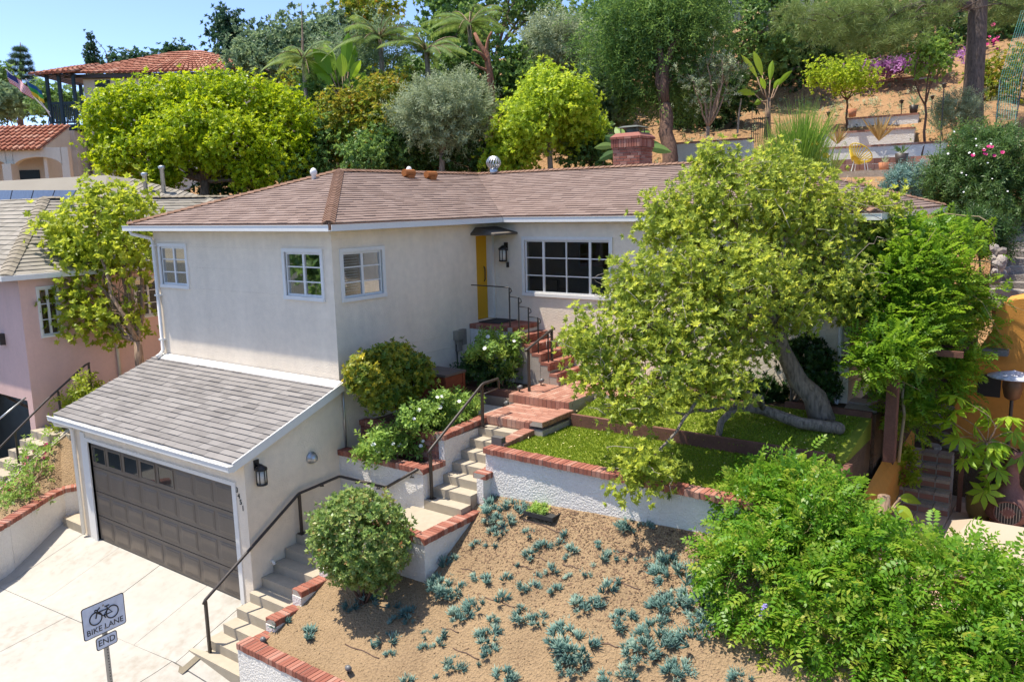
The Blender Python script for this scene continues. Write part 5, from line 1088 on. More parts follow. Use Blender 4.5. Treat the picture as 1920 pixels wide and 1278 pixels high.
# potted palmate plant
pc = on(1850, 985, 'z', PZ); pc = pc + np.array([-.15, .25, 0]); PP = thing('potted_plant', pc, 'tall potted plant with big drooping hand-shaped leaves before the fireplace', 'plant')
MB().lathe(pc, [(.14, 0), (.2, .15), (.22, .35), (.2, .42), (.17, .42), (.16, .36)], 18).build('pot', surf('glazed pot', (.16, .12, .04), .3), PP, True)
MB().lathe(pc+[0, 0, .36], [(.165, 0), (.16, .01)], 14).build('soil', M['soil'], PP)
hand = []
for k in range(7):
    a = -2.2+4.4*k/6; d = np.array([math.cos(a), math.sin(a), -.35]); hand.append(leafq(np.zeros(3), d, np.array([0, 0, 1.]), .26, .085, .05)); hand.append(leafq(np.array([0, 0, .0])+d*.06, d+np.array([0, 0, -.5]), np.array([0, 0, 1.]), .2, .08, .05))
HT = template(hand); tips = [at(px, py, 13.2) for px, py in ((1790, 770), (1800, 820), (1830, 800), (1860, 790), (1880, 830), (1850, 850), (1810, 860), (1900, 810), (1790, 740), (1835, 760), (1870, 880), (1855, 905), (1845, 920), (1915, 850), (1890, 780), (1820, 840), (1860, 830), (1782, 790))]
tips = np.array(tips); Cloud().add(HT, tips, tips-pc-[0, 0, 1.6]+RS.normal(size=tips.shape)*.2, RS.uniform(.9, 1.3, len(tips)), RS.uniform(.2, .9, len(tips)), True).build('leaves', G['banana'], PP)['kind'] = 'stuff'
mb = MB(); f0 = at(1850, 830, 13.2); mb.tube([pc+[0, 0, .35], pc*.5+f0*.5+[.05, .03, -.1], f0], [.03, .025, .02], 7)
for t in tips: limb(mb, f0 if t[2] > 2.2 else pc+[0, 0, .5], t, .009, .005, .15, 5, .03, 5)
mb.build('stem', M['bark_tan'], PP, True)
b = on(1797, 958, 'z', PZ); tag(MB().box((b[0]-.035, b[1]-.035, PZ), (b[0]+.035, b[1]+.035, PZ+1.25)).build('stair_post', M['timber']), 'thin brown post at the foot of the patio steps', 'post')
tc = on(1672, 925, 'z', PZ+.1); TP = thing('terracotta_pot', tc, 'terracotta pot with yellow-green foliage at the foot of the patio steps', 'pot')
MB().lathe((tc[0], tc[1], PZ), [(.17, 0), (.26, .45), (.29, .47), (.29, .54), (.25, .54)], 20).build('pot', M['terra'], TP, True)
P, X, v, C = crown([(tc+[-.1, 0, .6], (.4, .35, .22)), (tc+[.15, -.1, .55], (.25, .25, .15))], 60, 6, .07); Cloud().add(T_SP, P, X, 1.1, v).build('foliage', G['lime'], TP)
# shade canopy
k0 = at(1822, 972, 11.4); CP = thing('shade_canopy', (k0[0]+1.2, k0[1]-.4, PZ-1), 'beige square shade canopy behind the wisteria hedge', 'canopy'); zc = k0[2]
rg = [k0, k0+np.array([1.6, .1, 0])]; lo = [k0+np.array([-.35, -.75, -.42]), k0+np.array([2.2, -.75, -.42]), k0+np.array([2.2, .95, -.42]), k0+np.array([-.35, .95, -.42])]
mb = MB(); mb.poly([lo[0], lo[1], rg[1], rg[0]]); mb.poly([lo[1], lo[2], rg[1]]); mb.poly([lo[2], lo[3], rg[0], rg[1]]); mb.poly([lo[3], lo[0], rg[0]]); cn = mb.build('fabric', M['canvas'], CP)
mb = MB()
for i in range(4): p, q = lo[i], lo[(i+1) % 4]; mb.poly([p, q, q-[0, 0, .14], p-[0, 0, .14]])
mb.build('valance', M['canvas'], CP); 
for p in lo[:4]: MB().tube([p, (p[0], p[1], PZ-.1)], .02, 8).build('pole', M['metal'], CP)

# ------------------------------------------------------------------ pink house and its front garden on the left
PK = thing('pink_house', (-12, 2, 1.5), 'pink stucco house with tan shingle roof and solar panels next door', 'house'); X0, Y0 = -9.4, -1.42
FPX = frame((X0, Y0, 0), (0, 1, 0), (1, 0, 0)); FPY = frame((X0, Y0, 0), (1, 0, 0), (0, -1, 0)); zE2 = 5.3
w0, w1 = on(66, 540, 'x', X0), on(119, 628, 'x', X0)
wo = (w0[1]-Y0+.05, w1[1]-Y0-.05, w1[2]+.05, on(66, 540, 'x', X0)[2]-.02)
w2 = (on(250, 515, 'x', X0)[1]-Y0, on(280, 515, 'x', X0)[1]-Y0+.3, 4.0, 5.0)
wall('side_wall', FPX, .161, 9, -.5, zE2, [wo, w2], .16, M['pink'], PK); window(PK, FPX, *wo, 2, 3, (1,), casing=.05, m='white'); window(PK, FPX, *w2, 2, 3, (1,), casing=.05)
gz = on(40, 748, 'y', Y0); wall('front_wall', FPY, -9, 0, -1, zE2, [(-4.5, -.28, -1, gz[2])], .16, M['pink'], PK)
MB().box((X0-4.5, Y0+.5, -1), (X0-.3, Y0+.55, gz[2])).build('garage_door', surf('dull green door', (.10, .11, .10), .6), PK)
rail(PK, [(X0+.05, Y0+on(213, 600, 'x', X0)[1]-Y0, zE2), (X0+.05, on(213, 600, 'x', X0)[1], 2.0)], .04, 'downspout', 'cream')
q = on(8, 635, 'y', Y0); MB().box((q[0]-.1, Y0-.12, q[2]-.14), (q[0]+.06, Y0-.001, q[2]+.14)).build('porch_lamp', M['brown'], PK)
E0 = (X0+.3, Y0-.4, zE2+.05); ap = on(83, 372, 'x', -13.2); ap2 = (ap[0], 9.0, ap[2]); dk = MB(); S = []
lf = (-26, Y0-.4, zE2+.05)
roof_plane([lf, E0, tuple(ap), (-24, ap[1], ap[2])], .2, .34, .02, dk, S); roof_plane([E0, (X0+.3, 9.0, zE2+.05), ap2, tuple(ap)], .2, .34, .02, dk, S)
rp = dk.build('roof', M['shn'], PK); shingle_stuff('shingles', S, M['shn'], rp); ridge(rp, V3(E0)+V3((0, 0, .03)), V3(ap)+V3((0, 0, .03)), M['capn'], .16, .24); ridge(rp, (ap[0], 9, ap[2]+.03), V3(ap)+V3((0, 0, .03)), M['capn'], .16, .24)
MB().box((-26, Y0-.5, zE2-.06), (X0+.38, Y0-.401, zE2+.06)).box((X0+.301, Y0-.4, zE2-.06), (X0+.38, 9, zE2+.06)).build('gutter', M['white'], PK)
# second, higher roof behind with panels
t1, t2, t3 = at(0, 342, 30), at(235, 333, 30), at(420, 375, 27.5); dk = MB(); S = []
lo1, lo2 = at(-40, 470, 23), at(330, 480, 23)
rr = [(-30, 1.2, 4.9), (-11.0, 1.2, 4.9), tuple(at(200, 328, 27.5)), tuple(at(-60, 342, 27.5))]
roof_plane([rr[0], rr[1], rr[2], rr[3]], .2, .34, .02, dk, S); roof_plane([rr[1], tuple(at(420, 378, 27.0)), tuple(at(250, 335, 28.0)), rr[2]], .2, .34, .02, dk, S)
r2 = dk.build('back_roof', M['shn'], PK); shingle_stuff('shingles', S, M['shn'], r2)
nrm = V3(np.cross(np.array(rr[1])-np.array(rr[0]), np.array(rr[3])-np.array(rr[0]))).normalized(); nrm = nrm if nrm.z > 0 else -nrm
def onroof(px, py):
    d = ray(px, py); o = np.array(rr[0]); t = (o-CAM).dot(np.array(nrm))/d.dot(np.array(nrm)); return V3(CAM+d*t)
for i in range(4):
    a0, a1 = -20+i*40, -20+(i+1)*40-2
    A = [onroof(x, y) for x, y in ((a0, 415-.25*max(0, a0)), (a1, 415-.25*max(0, a1)), (a1+12, 358), (a0+12, 358))]
    MB().prism([p+nrm*.08 for p in A], [p+nrm*.12 for p in A]).build('solar_panel', M['solar'], PK)
for px, py, h in ((306, 345, 40), (272, 340, 14)):
    q = at(px, py, 27.2); MB().lathe(q-[0, 0, .4], [(.07, 0), (.07, .4+h*.012), (.11, .42+h*.012), (.11, .5+h*.012), (.07, .52+h*.012)], 12).build('vent_pipe', M['metal'], PK, True)
q = [onroof(x, y) for x, y in ((-30, 470), (26, 424), (14, 436), (-40, 490))]
# steps up to it
NS = thing('neighbour_steps', (-8, -2, 1), 'cream concrete steps climbing beside the pink house', 'stairs')
for k in range(8):
    z = 1.62-.17*k; y = -1.3-.27*k; MB().box((-9.3, y-.29, -.5), (-8.35, y, z)).build('step', M['step'], NS)
MB().box((-9.38, -1.3, 0), (-8.0, 4.2, 1.63)).build('landing', M['step'], NS)
MB().prism([(-8.34, -3.6, -.6), (-8.16, -3.6, -.6), (-8.16, -1.0, -.6), (-8.34, -1.0, -.6)], [(-8.34, -3.6, .28), (-8.16, -3.6, .28), (-8.16, -1.0, 1.8), (-8.34, -1.0, 1.8)]).build('cheek', M['step'], NS)
NR = thing('neighbour_handrail', (-8.5, -2, 1.2), 'dark iron handrail with posts on the outer side of the cream steps', 'railing')
ra = [on(0, 838, 'x', -8.5), on(85, 752, 'x', -8.5), on(160, 684, 'x', -8.5), on(168, 680, 'x', -8.5)]; rail(NR, [ra[0]+(ra[0]-ra[1])*.5] + ra, .024, 'rail', 'brown')
for px, t, b in ((28, 810, 890), (109, 733, 760), (166, 682, 715)): p = on(px, t, 'x', -8.5); q = on(px+3, b, 'x', -8.5); bar(NR, p, (p[0], p[1], q[2]-.1), .02, 'post', 'brown')
NR = thing('neighbour_handrail', (-9.2, -2, 1.2), 'pale metal handrail against the pink house wall beside the steps', 'railing')
rb = [on(-20, 800, 'x', -9.25), on(48, 745, 'x', -9.25)]; rail(NR, rb, .022, 'rail', 'metal')
# curved wall and bed
NWL = thing('curved_wall', (-7, -2.6, 0), 'curved white stucco wall with brick cap beside the driveway', 'wall'); cv = [on(px, py, 'z', .62+.0*i) for i, (px, py) in enumerate(((-60, 1000), (-20, 985), (10, 972), (50, 950), (85, 930), (115, 917), (147, 910)))]
zz_ = [.55, .58, .62, .68, .73, .75, .76]; cv = [on(px, py, 'z', z) for (px, py), z in zip(((-60, 1012), (-20, 992), (10, 975), (50, 950), (85, 928), (115, 914), (148, 908)), zz_)]
mb = MB()
for p, q in zip(cv, cv[1:]):
    d = (q-p); d[2] = 0; d /= np.linalg.norm(d); s = np.array([-d[1], d[0], 0])*.09
    mb.prism([(*(p-s)[:2], -1), (*(q-s)[:2], -1), (*(q+s)[:2], -1), (*(p+s)[:2], -1)], [(*(p-s)[:2], p[2]-.1), (*(q-s)[:2], q[2]-.1), (*(q+s)[:2], q[2]-.1), (*(p+s)[:2], p[2]-.1)]); cap(NWL, p, q, .24)
mb.build('wall', M['stucco_white'], NWL)
bd = MB(); bt_ = [(p[0], p[1], p[2]-.12) for p in cv]; top = [(-8.2, -3.4, .35), (-8.2, -2.9, .62), (-8.2, -2.6, .8), (-8.2, -2.2, 1.05), (-8.2, -1.8, 1.3), (-8.2, -1.4, 1.55), (-8.2, -1.0, 1.75)]
for i in range(6): bd.poly([bt_[i], bt_[i+1], top[i+1], top[i]])
bd.poly([bt_[6], (-5.85, -1.6, .72), (-5.85, .5, 1.6), (-8.2, -1.0, 1.75)]); bd.poly([(-5.85, .5, 1.6), (-5.85, 6, 2.6), (-8.4, 6, 2.6), (-8.2, -1.0, 1.75)]); bd.build('neighbour_bed', M['dirt'])['kind'] = 'structure'
GS = thing('side_steps', (-6.2, -2.1, 0), 'two small cream concrete steps at the far corner of the garage', 'stairs')
MB().box((-6.75, -2.2, -.4), (-5.86, -1.55, .17)).build('step', M['step'], GS); MB().box((-6.45, -1.9, -.4), (-5.86, -1.3, .36)).build('step', M['step'], GS)
bq = on(60, 905, 'z', .9)
r_, C = shrub('bougainvillea', 'sparse bougainvillea with magenta flowers on the neighbour bank', 'plant', bq, [(on(40, 900, 'z', 1.0), (.6, .5, .3)), (on(90, 850, 'x', -8.1), (.45, .5, .35)), (on(20, 930, 'z', .8), (.6, .5, .25))], 220, T_SP, 'rosel', 4, .12, 'bark_tan', 1.0, 10, .5); flowers([C[RS.randint(len(C))]+RS.normal(size=3)*.1 for _ in range(22)], .045, M['mag'], r_)
shrub('corner_shrub', 'small yellow-green shrub squeezed behind the garage corner', 'bush', (-6.3, -.9, 1.0), [(on(135, 775, 'y', -.9), (.3, .3, .4)), (on(165, 735, 'y', -.7), (.35, .3, .3)), (on(120, 810, 'y', -1.1), (.25, .25, .25))], 260, T_SP, 'tree_l', 5, .09, 'bark_tan', 1.1)

# ------------------------------------------------------------------ street sign
d9 = 11.4; sc = at(195, 1155, d9); n_ = V3(CAM-sc); n_.z = 0; n_.normalize()
n_ = V3((1, .06, 0)).normalized(); r_x = V3((-n_.y, n_.x, 0))
SG = thing('bike_lane_sign', (sc[0], sc[1], -.9), 'white BIKE LANE END sign with bicycle symbol on a perforated steel post', 'sign')
SM = Matrix([[r_x[i], (0, 0, 1)[i], n_[i], sc[i]] for i in range(3)] + [[0, 0, 0, 1]])
def rrect(w, h, r): 
    P = []
    for cx, cy_, a0 in ((w-r, h-r, 0), (-w+r, h-r, 90), (-w+r, -h+r, 180), (w-r, -h+r, 270)):
        for k in range(5): a = R(a0+k*22.5); P.append((cx+r*math.cos(a), cy_+r*math.sin(a)))
    return P
def plate(w, h, r, cy_, z0, z1, mat, name, p): 
    Q = rrect(w, h, r); return MB().prism([SM @ V3((x, y+cy_, z0)) for x, y in Q], [SM @ V3((x, y+cy_, z1)) for x, y in Q]).build(name, mat, p)
for w_, h_, cy_, nm in ((.31, .235, 0.0, 'sign_panel'), (.155, .095, -.36, 'end_panel')):
    pn = plate(w_, h_, .035, cy_, .0, .004, M['black'], nm, SG); plate(w_-.012, h_-.012, .028, cy_, .0041, .0055, M['signw'], 'face', pn)
sp_ = bpy.data.objects['sign_panel']; L_ = lambda x, y: SM @ V3((x, y, .010))
def circ(cx, cy_, r): return [L_(cx+r*math.cos(a), cy_+r*math.sin(a)) for a in np.linspace(0, 6.2832, 29)]
bk = MB(); t_ = .0085
for pts in (circ(-.12, .025, .088), circ(.12, .025, .088), [L_(-.12, .025), L_(-.085, .135), L_(-.05, .16)], [L_(-.085, .135), L_(-.12, .15), L_(-.125, .125)], [L_(-.098, .1), L_(.055, .1), L_(-.005, .02), L_(-.098, .1)], [L_(-.005, .02), L_(.12, .025), L_(.055, .1), L_(.048, .14)], [L_(.02, .142), L_(.085, .142)], [L_(-.005, .02), L_(.02, -.02)]): bk.tube(pts, t_, 6)
bk.build('bicycle_symbol', M['black'], sp_); text_mesh('lettering', 'BIKE LANE', .115, SM @ Matrix.Translation((0, -.145, .0085)), M['black'], sp_, .002); text_mesh('lettering', 'END', .125, SM @ Matrix.Translation((0, -.36, .0085)), M['black'], bpy.data.objects['end_panel'], .002)
mb = MB(); mb.box((-.026, -2.75, -.056), (.026, .20, -.004), SM); po = mb.build('post', M['post'], SG)
for k in range(36): y = -.5-k*.045; MB().box((-.007, y-.008, -.0035), (.007, y+.008, -.0028), SM).build('hole', M['dark'], po)
for y in (.17, -.17): MB().box((-.012, y-.012, .0056), (.012, y+.012, .012), SM).build('bolt', M['post'], SG)
# ------------------------------------------------------------------ terraces behind the house
TG = 'white terrace walls with brick caps on the hillside'
def tw(pa, pb, d, h, label, th=.2):
    a = at(*pa, d); Y = a[1]; b = on(*pb, 'y', Y); b[2] = a[2]*.5+b[2]*.5; z = b[2]; x0, x1 = min(a[0], b[0]), max(a[0], b[0])
    W = thing('terrace_wall', ((x0+x1)/2, Y, z-h), label, 'wall', TG); MB().box((x0, Y, z-h-.5), (x1, Y+th, z-.05)).build('wall', M['stucco_white'], W); n = int((x1-x0)/.2)
    boxes_attr('brick_cap', [((x0+(x1-x0)*i/n+.006, Y-.03, z-.05), (x0+(x1-x0)*(i+1)/n-.006, Y+th+.03, z+.012)) for i in range(n)], M['brickp'], W, 'stuff'); return Y, z
tw((1775, 264), (1540, 278), 26.5, .8, 'lowest long white terrace wall behind the yellow chair')
tw((1715, 236), (1480, 256), 28.6, .5, 'second white terrace wall with two flax plants in front')
tw((1722, 212), (1588, 222), 29.6, .5, 'short white terrace wall stepped above the flax plants')
tw((1410, 259), (1262, 268), 29.0, .6, 'white terrace wall behind the bare-branched tree')
tw((1750, 136), (1618, 160), 36, 1.0, 'highest white terrace wall with purple ground cover above')
tw((1770, 331), (1560, 323), 23.9, .9, 'white wall edging the patio under the yellow chair')
yb = at(1660, 292, 26.0)[1]; bm = on(1560, 300, 'y', yb); bM = on(1790, 284, 'y', yb)
boxes_attr('brick_strip', [((bm[0]+(bM[0]-bm[0])*i/16+.006, yb-.1, bm[2]-.9+.18*j), (bm[0]+(bM[0]-bm[0])*(i+1)/16-.006, yb, bm[2]-.9+.18*(j+1)-.01)) for i in range(16) for j in range(2, 5)], M['brickp'], None); o = bpy.data.objects['brick_strip']; tag(o, 'low red brick wall behind the yellow chair', 'wall')
pz = at(1612, 321, 25)[2]; pa = at(1612, 321, 25)
tag(MB().box((pa[0]-2.6, pa[1]-.45, pz-2), (pa[0]+3.4, pa[1]+2.0, pz)).build('upper_patio', M['flag']), kind='structure')
YC = thing('lounge_chair', pa, 'yellow corded egg-shaped lounge chair with white frame on the upper patio', 'chair'); cc = V3(pa)+V3((0, 0, .55)); ax = V3((.3, .55, .75)).normalized()
s1 = V3((1, 0, 0)); s1 = (s1-ax*s1.dot(ax)).normalized(); s2 = ax.cross(s1)
rim = [cc+s1*.36*math.cos(a)+s2*.44*math.sin(a) for a in np.linspace(0, 6.283, 25)]; MB().tube(rim, .016, 6).build('rim', M['acap'], YC, True)
hub = cc-ax*.3-V3((0, 0, .02))
for k in range(24): a, b = rim[k], rim[k]; MB().tube([rim[k], rim[k]*.45+hub*.55-ax*.10, hub], [.013, .018, .02], 5).build('cord', M['acap'], YC)
for k in range(4): a = .8+k*1.57; f = V3(pa)+V3((.28*math.cos(a), .28*math.sin(a), 0)); MB().tube([f, V3(pa)+V3((.2*math.cos(a), .2*math.sin(a), .36))], .012, 6).build('leg', M['white'], YC)
MB().tube([V3(pa)+V3((.22*math.cos(a), .22*math.sin(a), .33)) for a in np.linspace(0, 6.283, 17)], .012, 6).build('frame_ring', M['white'], YC)
def pot_plant(px, py, d, label, tpl, mat, n=14, sc=1.0, potm='terra', r=.16, h=.28):
    p = at(px, py, d); o = thing('potted_cactus' if 'cactus' in label else 'potted_agave', p, label, 'plant'); MB().lathe(p-[0, 0, .1], [(r*.75, 0), (r, h), (r*.85, h), (r*.8, h-.04)], 14).build('pot', M[potm], o, True)
    Cloud().add(tpl, np.tile(p+[0, 0, h-.1], (n, 1))+RS.normal(size=(n, 3))*.04, np.tile([[0, 0, 1.]], (n, 1))+RS.normal(size=(n, 3))*.35, sc, RS.uniform(.2, .9, n)).build('foliage', G[mat], o)
T_SPK = tuft(9, .5, .045, 55)
pot_plant(1713, 207, 30, 'dark pot with spiky agave on the terrace wall by the lamp post', T_SPK, 'olive', 3, .9, 'brown'); pot_plant(1598, 214, 29.5, 'terracotta pot with small cactus on the hillside terrace', T_SPK, 'flax', 2, .5); pot_plant(1657, 316, 25, 'terracotta pot of round cactus beside the yellow chair', T_SPK, 'olive', 3, .5); pot_plant(1690, 303, 25.4, 'brown pot of tall cactus at the end of the upper patio', T_SPK, 'forest', 4, .7, 'brown', .2, .35)
def spiky(name, label, px, py, d, n, L, mat, spread=45, W=.05, cat='plant', group=None, sink=.05):
    p = at(px, py, d); o = thing(name, p, label, cat, group); Cloud().add(tuft(n, L, W, spread), np.array([p-[0, 0, sink]]), np.array([[0, 0, 1.]]), 1.0, .5).build('leaves', G[mat], o); return o
spiky('flax_plant', 'bronze striped flax plant before the second terrace wall', 1648, 262, 27.6, 46, 1.0, 'flax', 50, .06); spiky('flax_plant', 'smaller red-bronze flax plant beside the bigger striped one', 1570, 268, 27.6, 30, .7, 'flax', 55, .045); spiky('agave_plant', 'spiky grey-green plant at the foot of the pine', 1760, 240, 28, 40, .9, 'olive', 60, .05)
# reedy green shrub with yellow flowers
p = at(1500, 320, 24.0); o = thing('reed_shrub', p-[0, 0, .2], 'feathery bright green reed-like shrub with yellow flowers behind the roof', 'shrub')
cl = Cloud(); T_R = tuft(26, 1.5, .016, 22)
for px, h in ((1440, .7), (1465, .95), (1490, 1.1), (1505, 1.15), (1520, .9), (1540, .6), (1455, .6), (1550, .45), (1480, .8)): q = at(px, 325, 24+RS.normal()*.2); cl.add(T_R, np.repeat([q-[0, 0, .3]], 9, 0)+RS.normal(size=(9, 3))*.16, np.tile([[0, 0, 1.]], (9, 1))+RS.normal(size=(9, 3))*.16, h*1.3, RS.uniform(.1, .9, 9))
cl.build('stems', G['reed'], o); flowers([at(px+RS.normal()*5, py+RS.normal()*5, 23.6) for px, py in ((1520, 270), (1535, 300), (1495, 302), (1510, 310), (1525, 268), (1545, 298))], .09, M['yflow'], o)
# lamps, gate, posts
def path_light(px, py, d, h, label):
    p = at(px, py, d); o = thing('path_light', p, label, 'lamp'); MB().tube([p-[0, 0, .2], p+[0, 0, h]], .018, 6).build('post', M['black'], o); MB().lathe(p+[0, 0, h], [(.03, 0), (.055, .04), (.06, .1), (.1, .11), (.03, .15)], 12).build('lamp_head', M['brown'], o, True)
path_light(1762, 290, 25.4, 2.0, 'tall black lamp post rising above the brick strip by the pine'); path_light(1690, 208, 30.2, .25, 'small path light on the short terrace wall'); path_light(1747, 205, 30, .35, 'small path light beside the spiky agave pot'); path_light(1553, 228, 29.8, .2, 'small path light at the left end of the hillside slope')
ga = at(1409, 262, 28.6); gb = on(1441, 255, 'y', ga[1]); GT2 = thing('iron_gate', ga, 'small black iron gate between the hillside walls', 'gate')
for k in range(9): x = ga[0]+(gb[0]-ga[0])*k/8; MB().tube([(x, ga[1], ga[2]-.1), (x, ga[1], ga[2]+(.75 if k else 1.1))], .012, 5).build('bar', M['black'], GT2)
MB().tube([(ga[0], ga[1], ga[2]+.7), (gb[0], ga[1], ga[2]+.7)], .016, 5).build('top_rail', M['black'], GT2)
a = at(1383, 235, 30.5); tag(MB().tube([a-[0, 0, .3], a+[.05, 0, .5], a+[.12, 0, .95]], [.04, .035, .025], 6).build('dead_stake', M['twig']), 'pale bare stake standing on the dry slope', 'stake')
# netting on the right edge
NT = thing('net_fence', at(1905, 220, 27), 'green garden netting stretched between posts at the edge of the slope', 'fence'); mb = MB()
na = [at(1915, 20, 27), at(1890, 100, 27), at(1875, 150, 27), at(1868, 225, 26.5)]; nb = [p+[.5, .3, 0] for p in na]
for i in range(30): t = i/29*2.999; j = int(t); f = t-j; mb.tube([na[j]*(1-f)+na[j+1]*f, nb[j]*(1-f)+nb[j+1]*f], .005, 3)
mb.build('net', surf('net mesh', (.12, .38, .33), .7), NT)['kind'] = 'stuff'
for p, q in ((na[2], na[3]), (nb[1], nb[3])): MB().tube([p, q-[0, 0, .3]], .025, 6).build('post', M['teal'], NT)
for k in range(9): MB().tube([na[0]*(1-k/8)+nb[0]*k/8, na[1]*(1-k/8)+nb[1]*k/8, na[2]*(1-k/8)+nb[2]*k/8, na[3]*(1-k/8)+nb[3]*k/8], .006, 4).build('strand', surf('net cord', (.12, .38, .33), .7) if k == 0 else bpy.data.materials['net cord'], NT)
# stone stairs on the far right
SR = thing('stone_stairs', at(1905, 540, 18), 'rough stone garden stairs climbing between shrubs behind the orange fireplace', 'stairs')
for k in range(11):
    q = at(1905, 545-k*15, 17.5+.33*k); MB().box((q[0]-.5, q[1], q[2]-.4), (q[0]+1.2, q[1]+.6, q[2])).build('step', M['stone'], SR)
ST2 = 'rocks beside the stone stairs'
for k in range(26):
    q = at(1872+RS.normal()*6, 535-RS.rand()*70, 17.4+RS.rand()*1.5); o = MB().lathe((0, 0, -.07), [(.05, 0), (.1, .03), (.12, .08), (.07, .13), (.02, .14)], 7).build('rock', M['stone']); o.location = q; o.scale = (1.2, .9, RS.uniform(.7, 1.2)); o.rotation_euler = (RS.rand(), RS.rand(), RS.rand()*6); tag(o, 'rounded grey rock heaped beside the stone stairs', 'rock', ST2)

# ------------------------------------------------------------------ Spanish house up the hill on the left
dS = 42.0; sS = dS/F; o0 = at(165, 240, dS); rS = V3(rt); rS.z = 0; rS.normalize(); nS = V3((rS.y, -rS.x, 0)); u0 = V3(o0)
def sp(px, py, w_=0.0): return u0 + rS*((px-165)*sS) + V3((0, 0, (240-py)*sS)) + nS*w_
SPF = Matrix([[rS[i], nS[i], (0, 0, 1)[i], u0[i]] for i in range(3)] + [[0, 0, 0, 1]]); U = lambda px: (px-165)*sS; Zp = lambda py: (240-py)*sS
SH = thing('spanish_house', (u0.x, u0.y, hz(u0.x, u0.y)), 'cream two-storey house with red clay tile roofs and dark balcony up the hill', 'house')
MB().box((0, -7, -6), (U(520), 0, Zp(150)), SPF).build('upper_wall', M['cream'], SH)
MB().box((U(187), -.02, Zp(168)), (U(215), .03, Zp(155)), SPF).build('window', M['teal'], SH)
def tiled(poly, name, parent, tw_=.26):
    """barrel tiles running down a roof slope; poly[0], poly[1] the eave ends, poly[2], poly[3] the top"""
    a, b, c, d = [V3(p) for p in poly]; n = max(2, int((b-a).length/tw_)); mb = MB(); var = []; nn = (b-a).cross(d-a).normalized(); nn = nn if nn.z > 0 else -nn
    mb.poly([a, b, c, d]); var.append(.2)
    for i in range(n):
        t = (i+.5)/n; p, q = a*(1-t)+b*t, d*(1-t)+c*t; L = (q-p).length; m = max(1, int(L/.42)); ax = (b-a).normalized()*(b-a).length/n*.42
        for k in range(m):
            P0 = p+(q-p)*(k/m)-(q-p)*.02; P1 = p+(q-p)*((k+1)/m); x = random.random(); prev = None
            for h in range(5):
                an = math.pi*h/4; e = lambda P, s, l: P + ax*math.cos(an)*s + nn*(.11*math.sin(an)*s + l)
                cur = (e(P0, 1, .05), e(P1, .85, .02))
                if prev: mb.poly([prev[0], cur[0], cur[1], prev[1]]); var.append(x)
                prev = cur
            mb.poly([e(P0, 1, .05) if False else P0+ax+nn*.05, P0-ax+nn*.05, P0+nn*.15]); var.append(x)
    me = mb.mesh(name); A = me.attributes.new('var', 'FLOAT', 'FACE'); A.data.foreach_set('value', var); o = mesh_obj(name, me, M['tile'], parent); o['kind'] = 'stuff'; return o
tiled([sp(138, 145, .5), sp(522, 147, .5), sp(345, 88, -3.2), sp(300, 89, -3.2)], 'roof_tiles', SH); tiled([sp(92, 151, 1.3), sp(172, 147, 1.3), sp(172, 118, -1.6), sp(128, 122, -1.6)], 'balcony_tiles', SH)
MB().box((U(138), -6.5, Zp(152)), (U(522), .4, Zp(146)), SPF).build('eave_board', M['brown'], SH)
bal = MB().box((U(113), -2.6, Zp(246)), (U(166), .9, Zp(236)), SPF).build('balcony', M['teal'], SH)
for px in (115, 137, 163):
    for w_ in (.85, -2.4): MB().box((U(px)-.07, w_-.07, Zp(236)), (U(px)+.07, w_+.07, Zp(146)), SPF).build('post', M['teal'], bal)
MB().box((U(113), .84, Zp(200)), (U(166), .9, Zp(196)), SPF).build('hand_rail', M['teal'], bal); MB().box((U(113), .84, Zp(234)), (U(166), .9, Zp(231)), SPF).build('bottom_rail', M['teal'], bal)
for k in range(16): MB().box((U(113)+k*.092, .85, Zp(232)), (U(113)+k*.092+.05, .89, Zp(198)), SPF).build('baluster', M['teal'], bal)
for k in range(7): MB().box((U(100)+k*.27, -2.4, Zp(150)), (U(100)+k*.27+.1, 1.1, Zp(146)), SPF).build('rafter', M['brown'], bal)
tiled([sp(-120, 290, 4.5), sp(162, 290, 4.5), sp(162, 241, 1.5), sp(-120, 241, 1.5)], 'porch_tiles', SH)
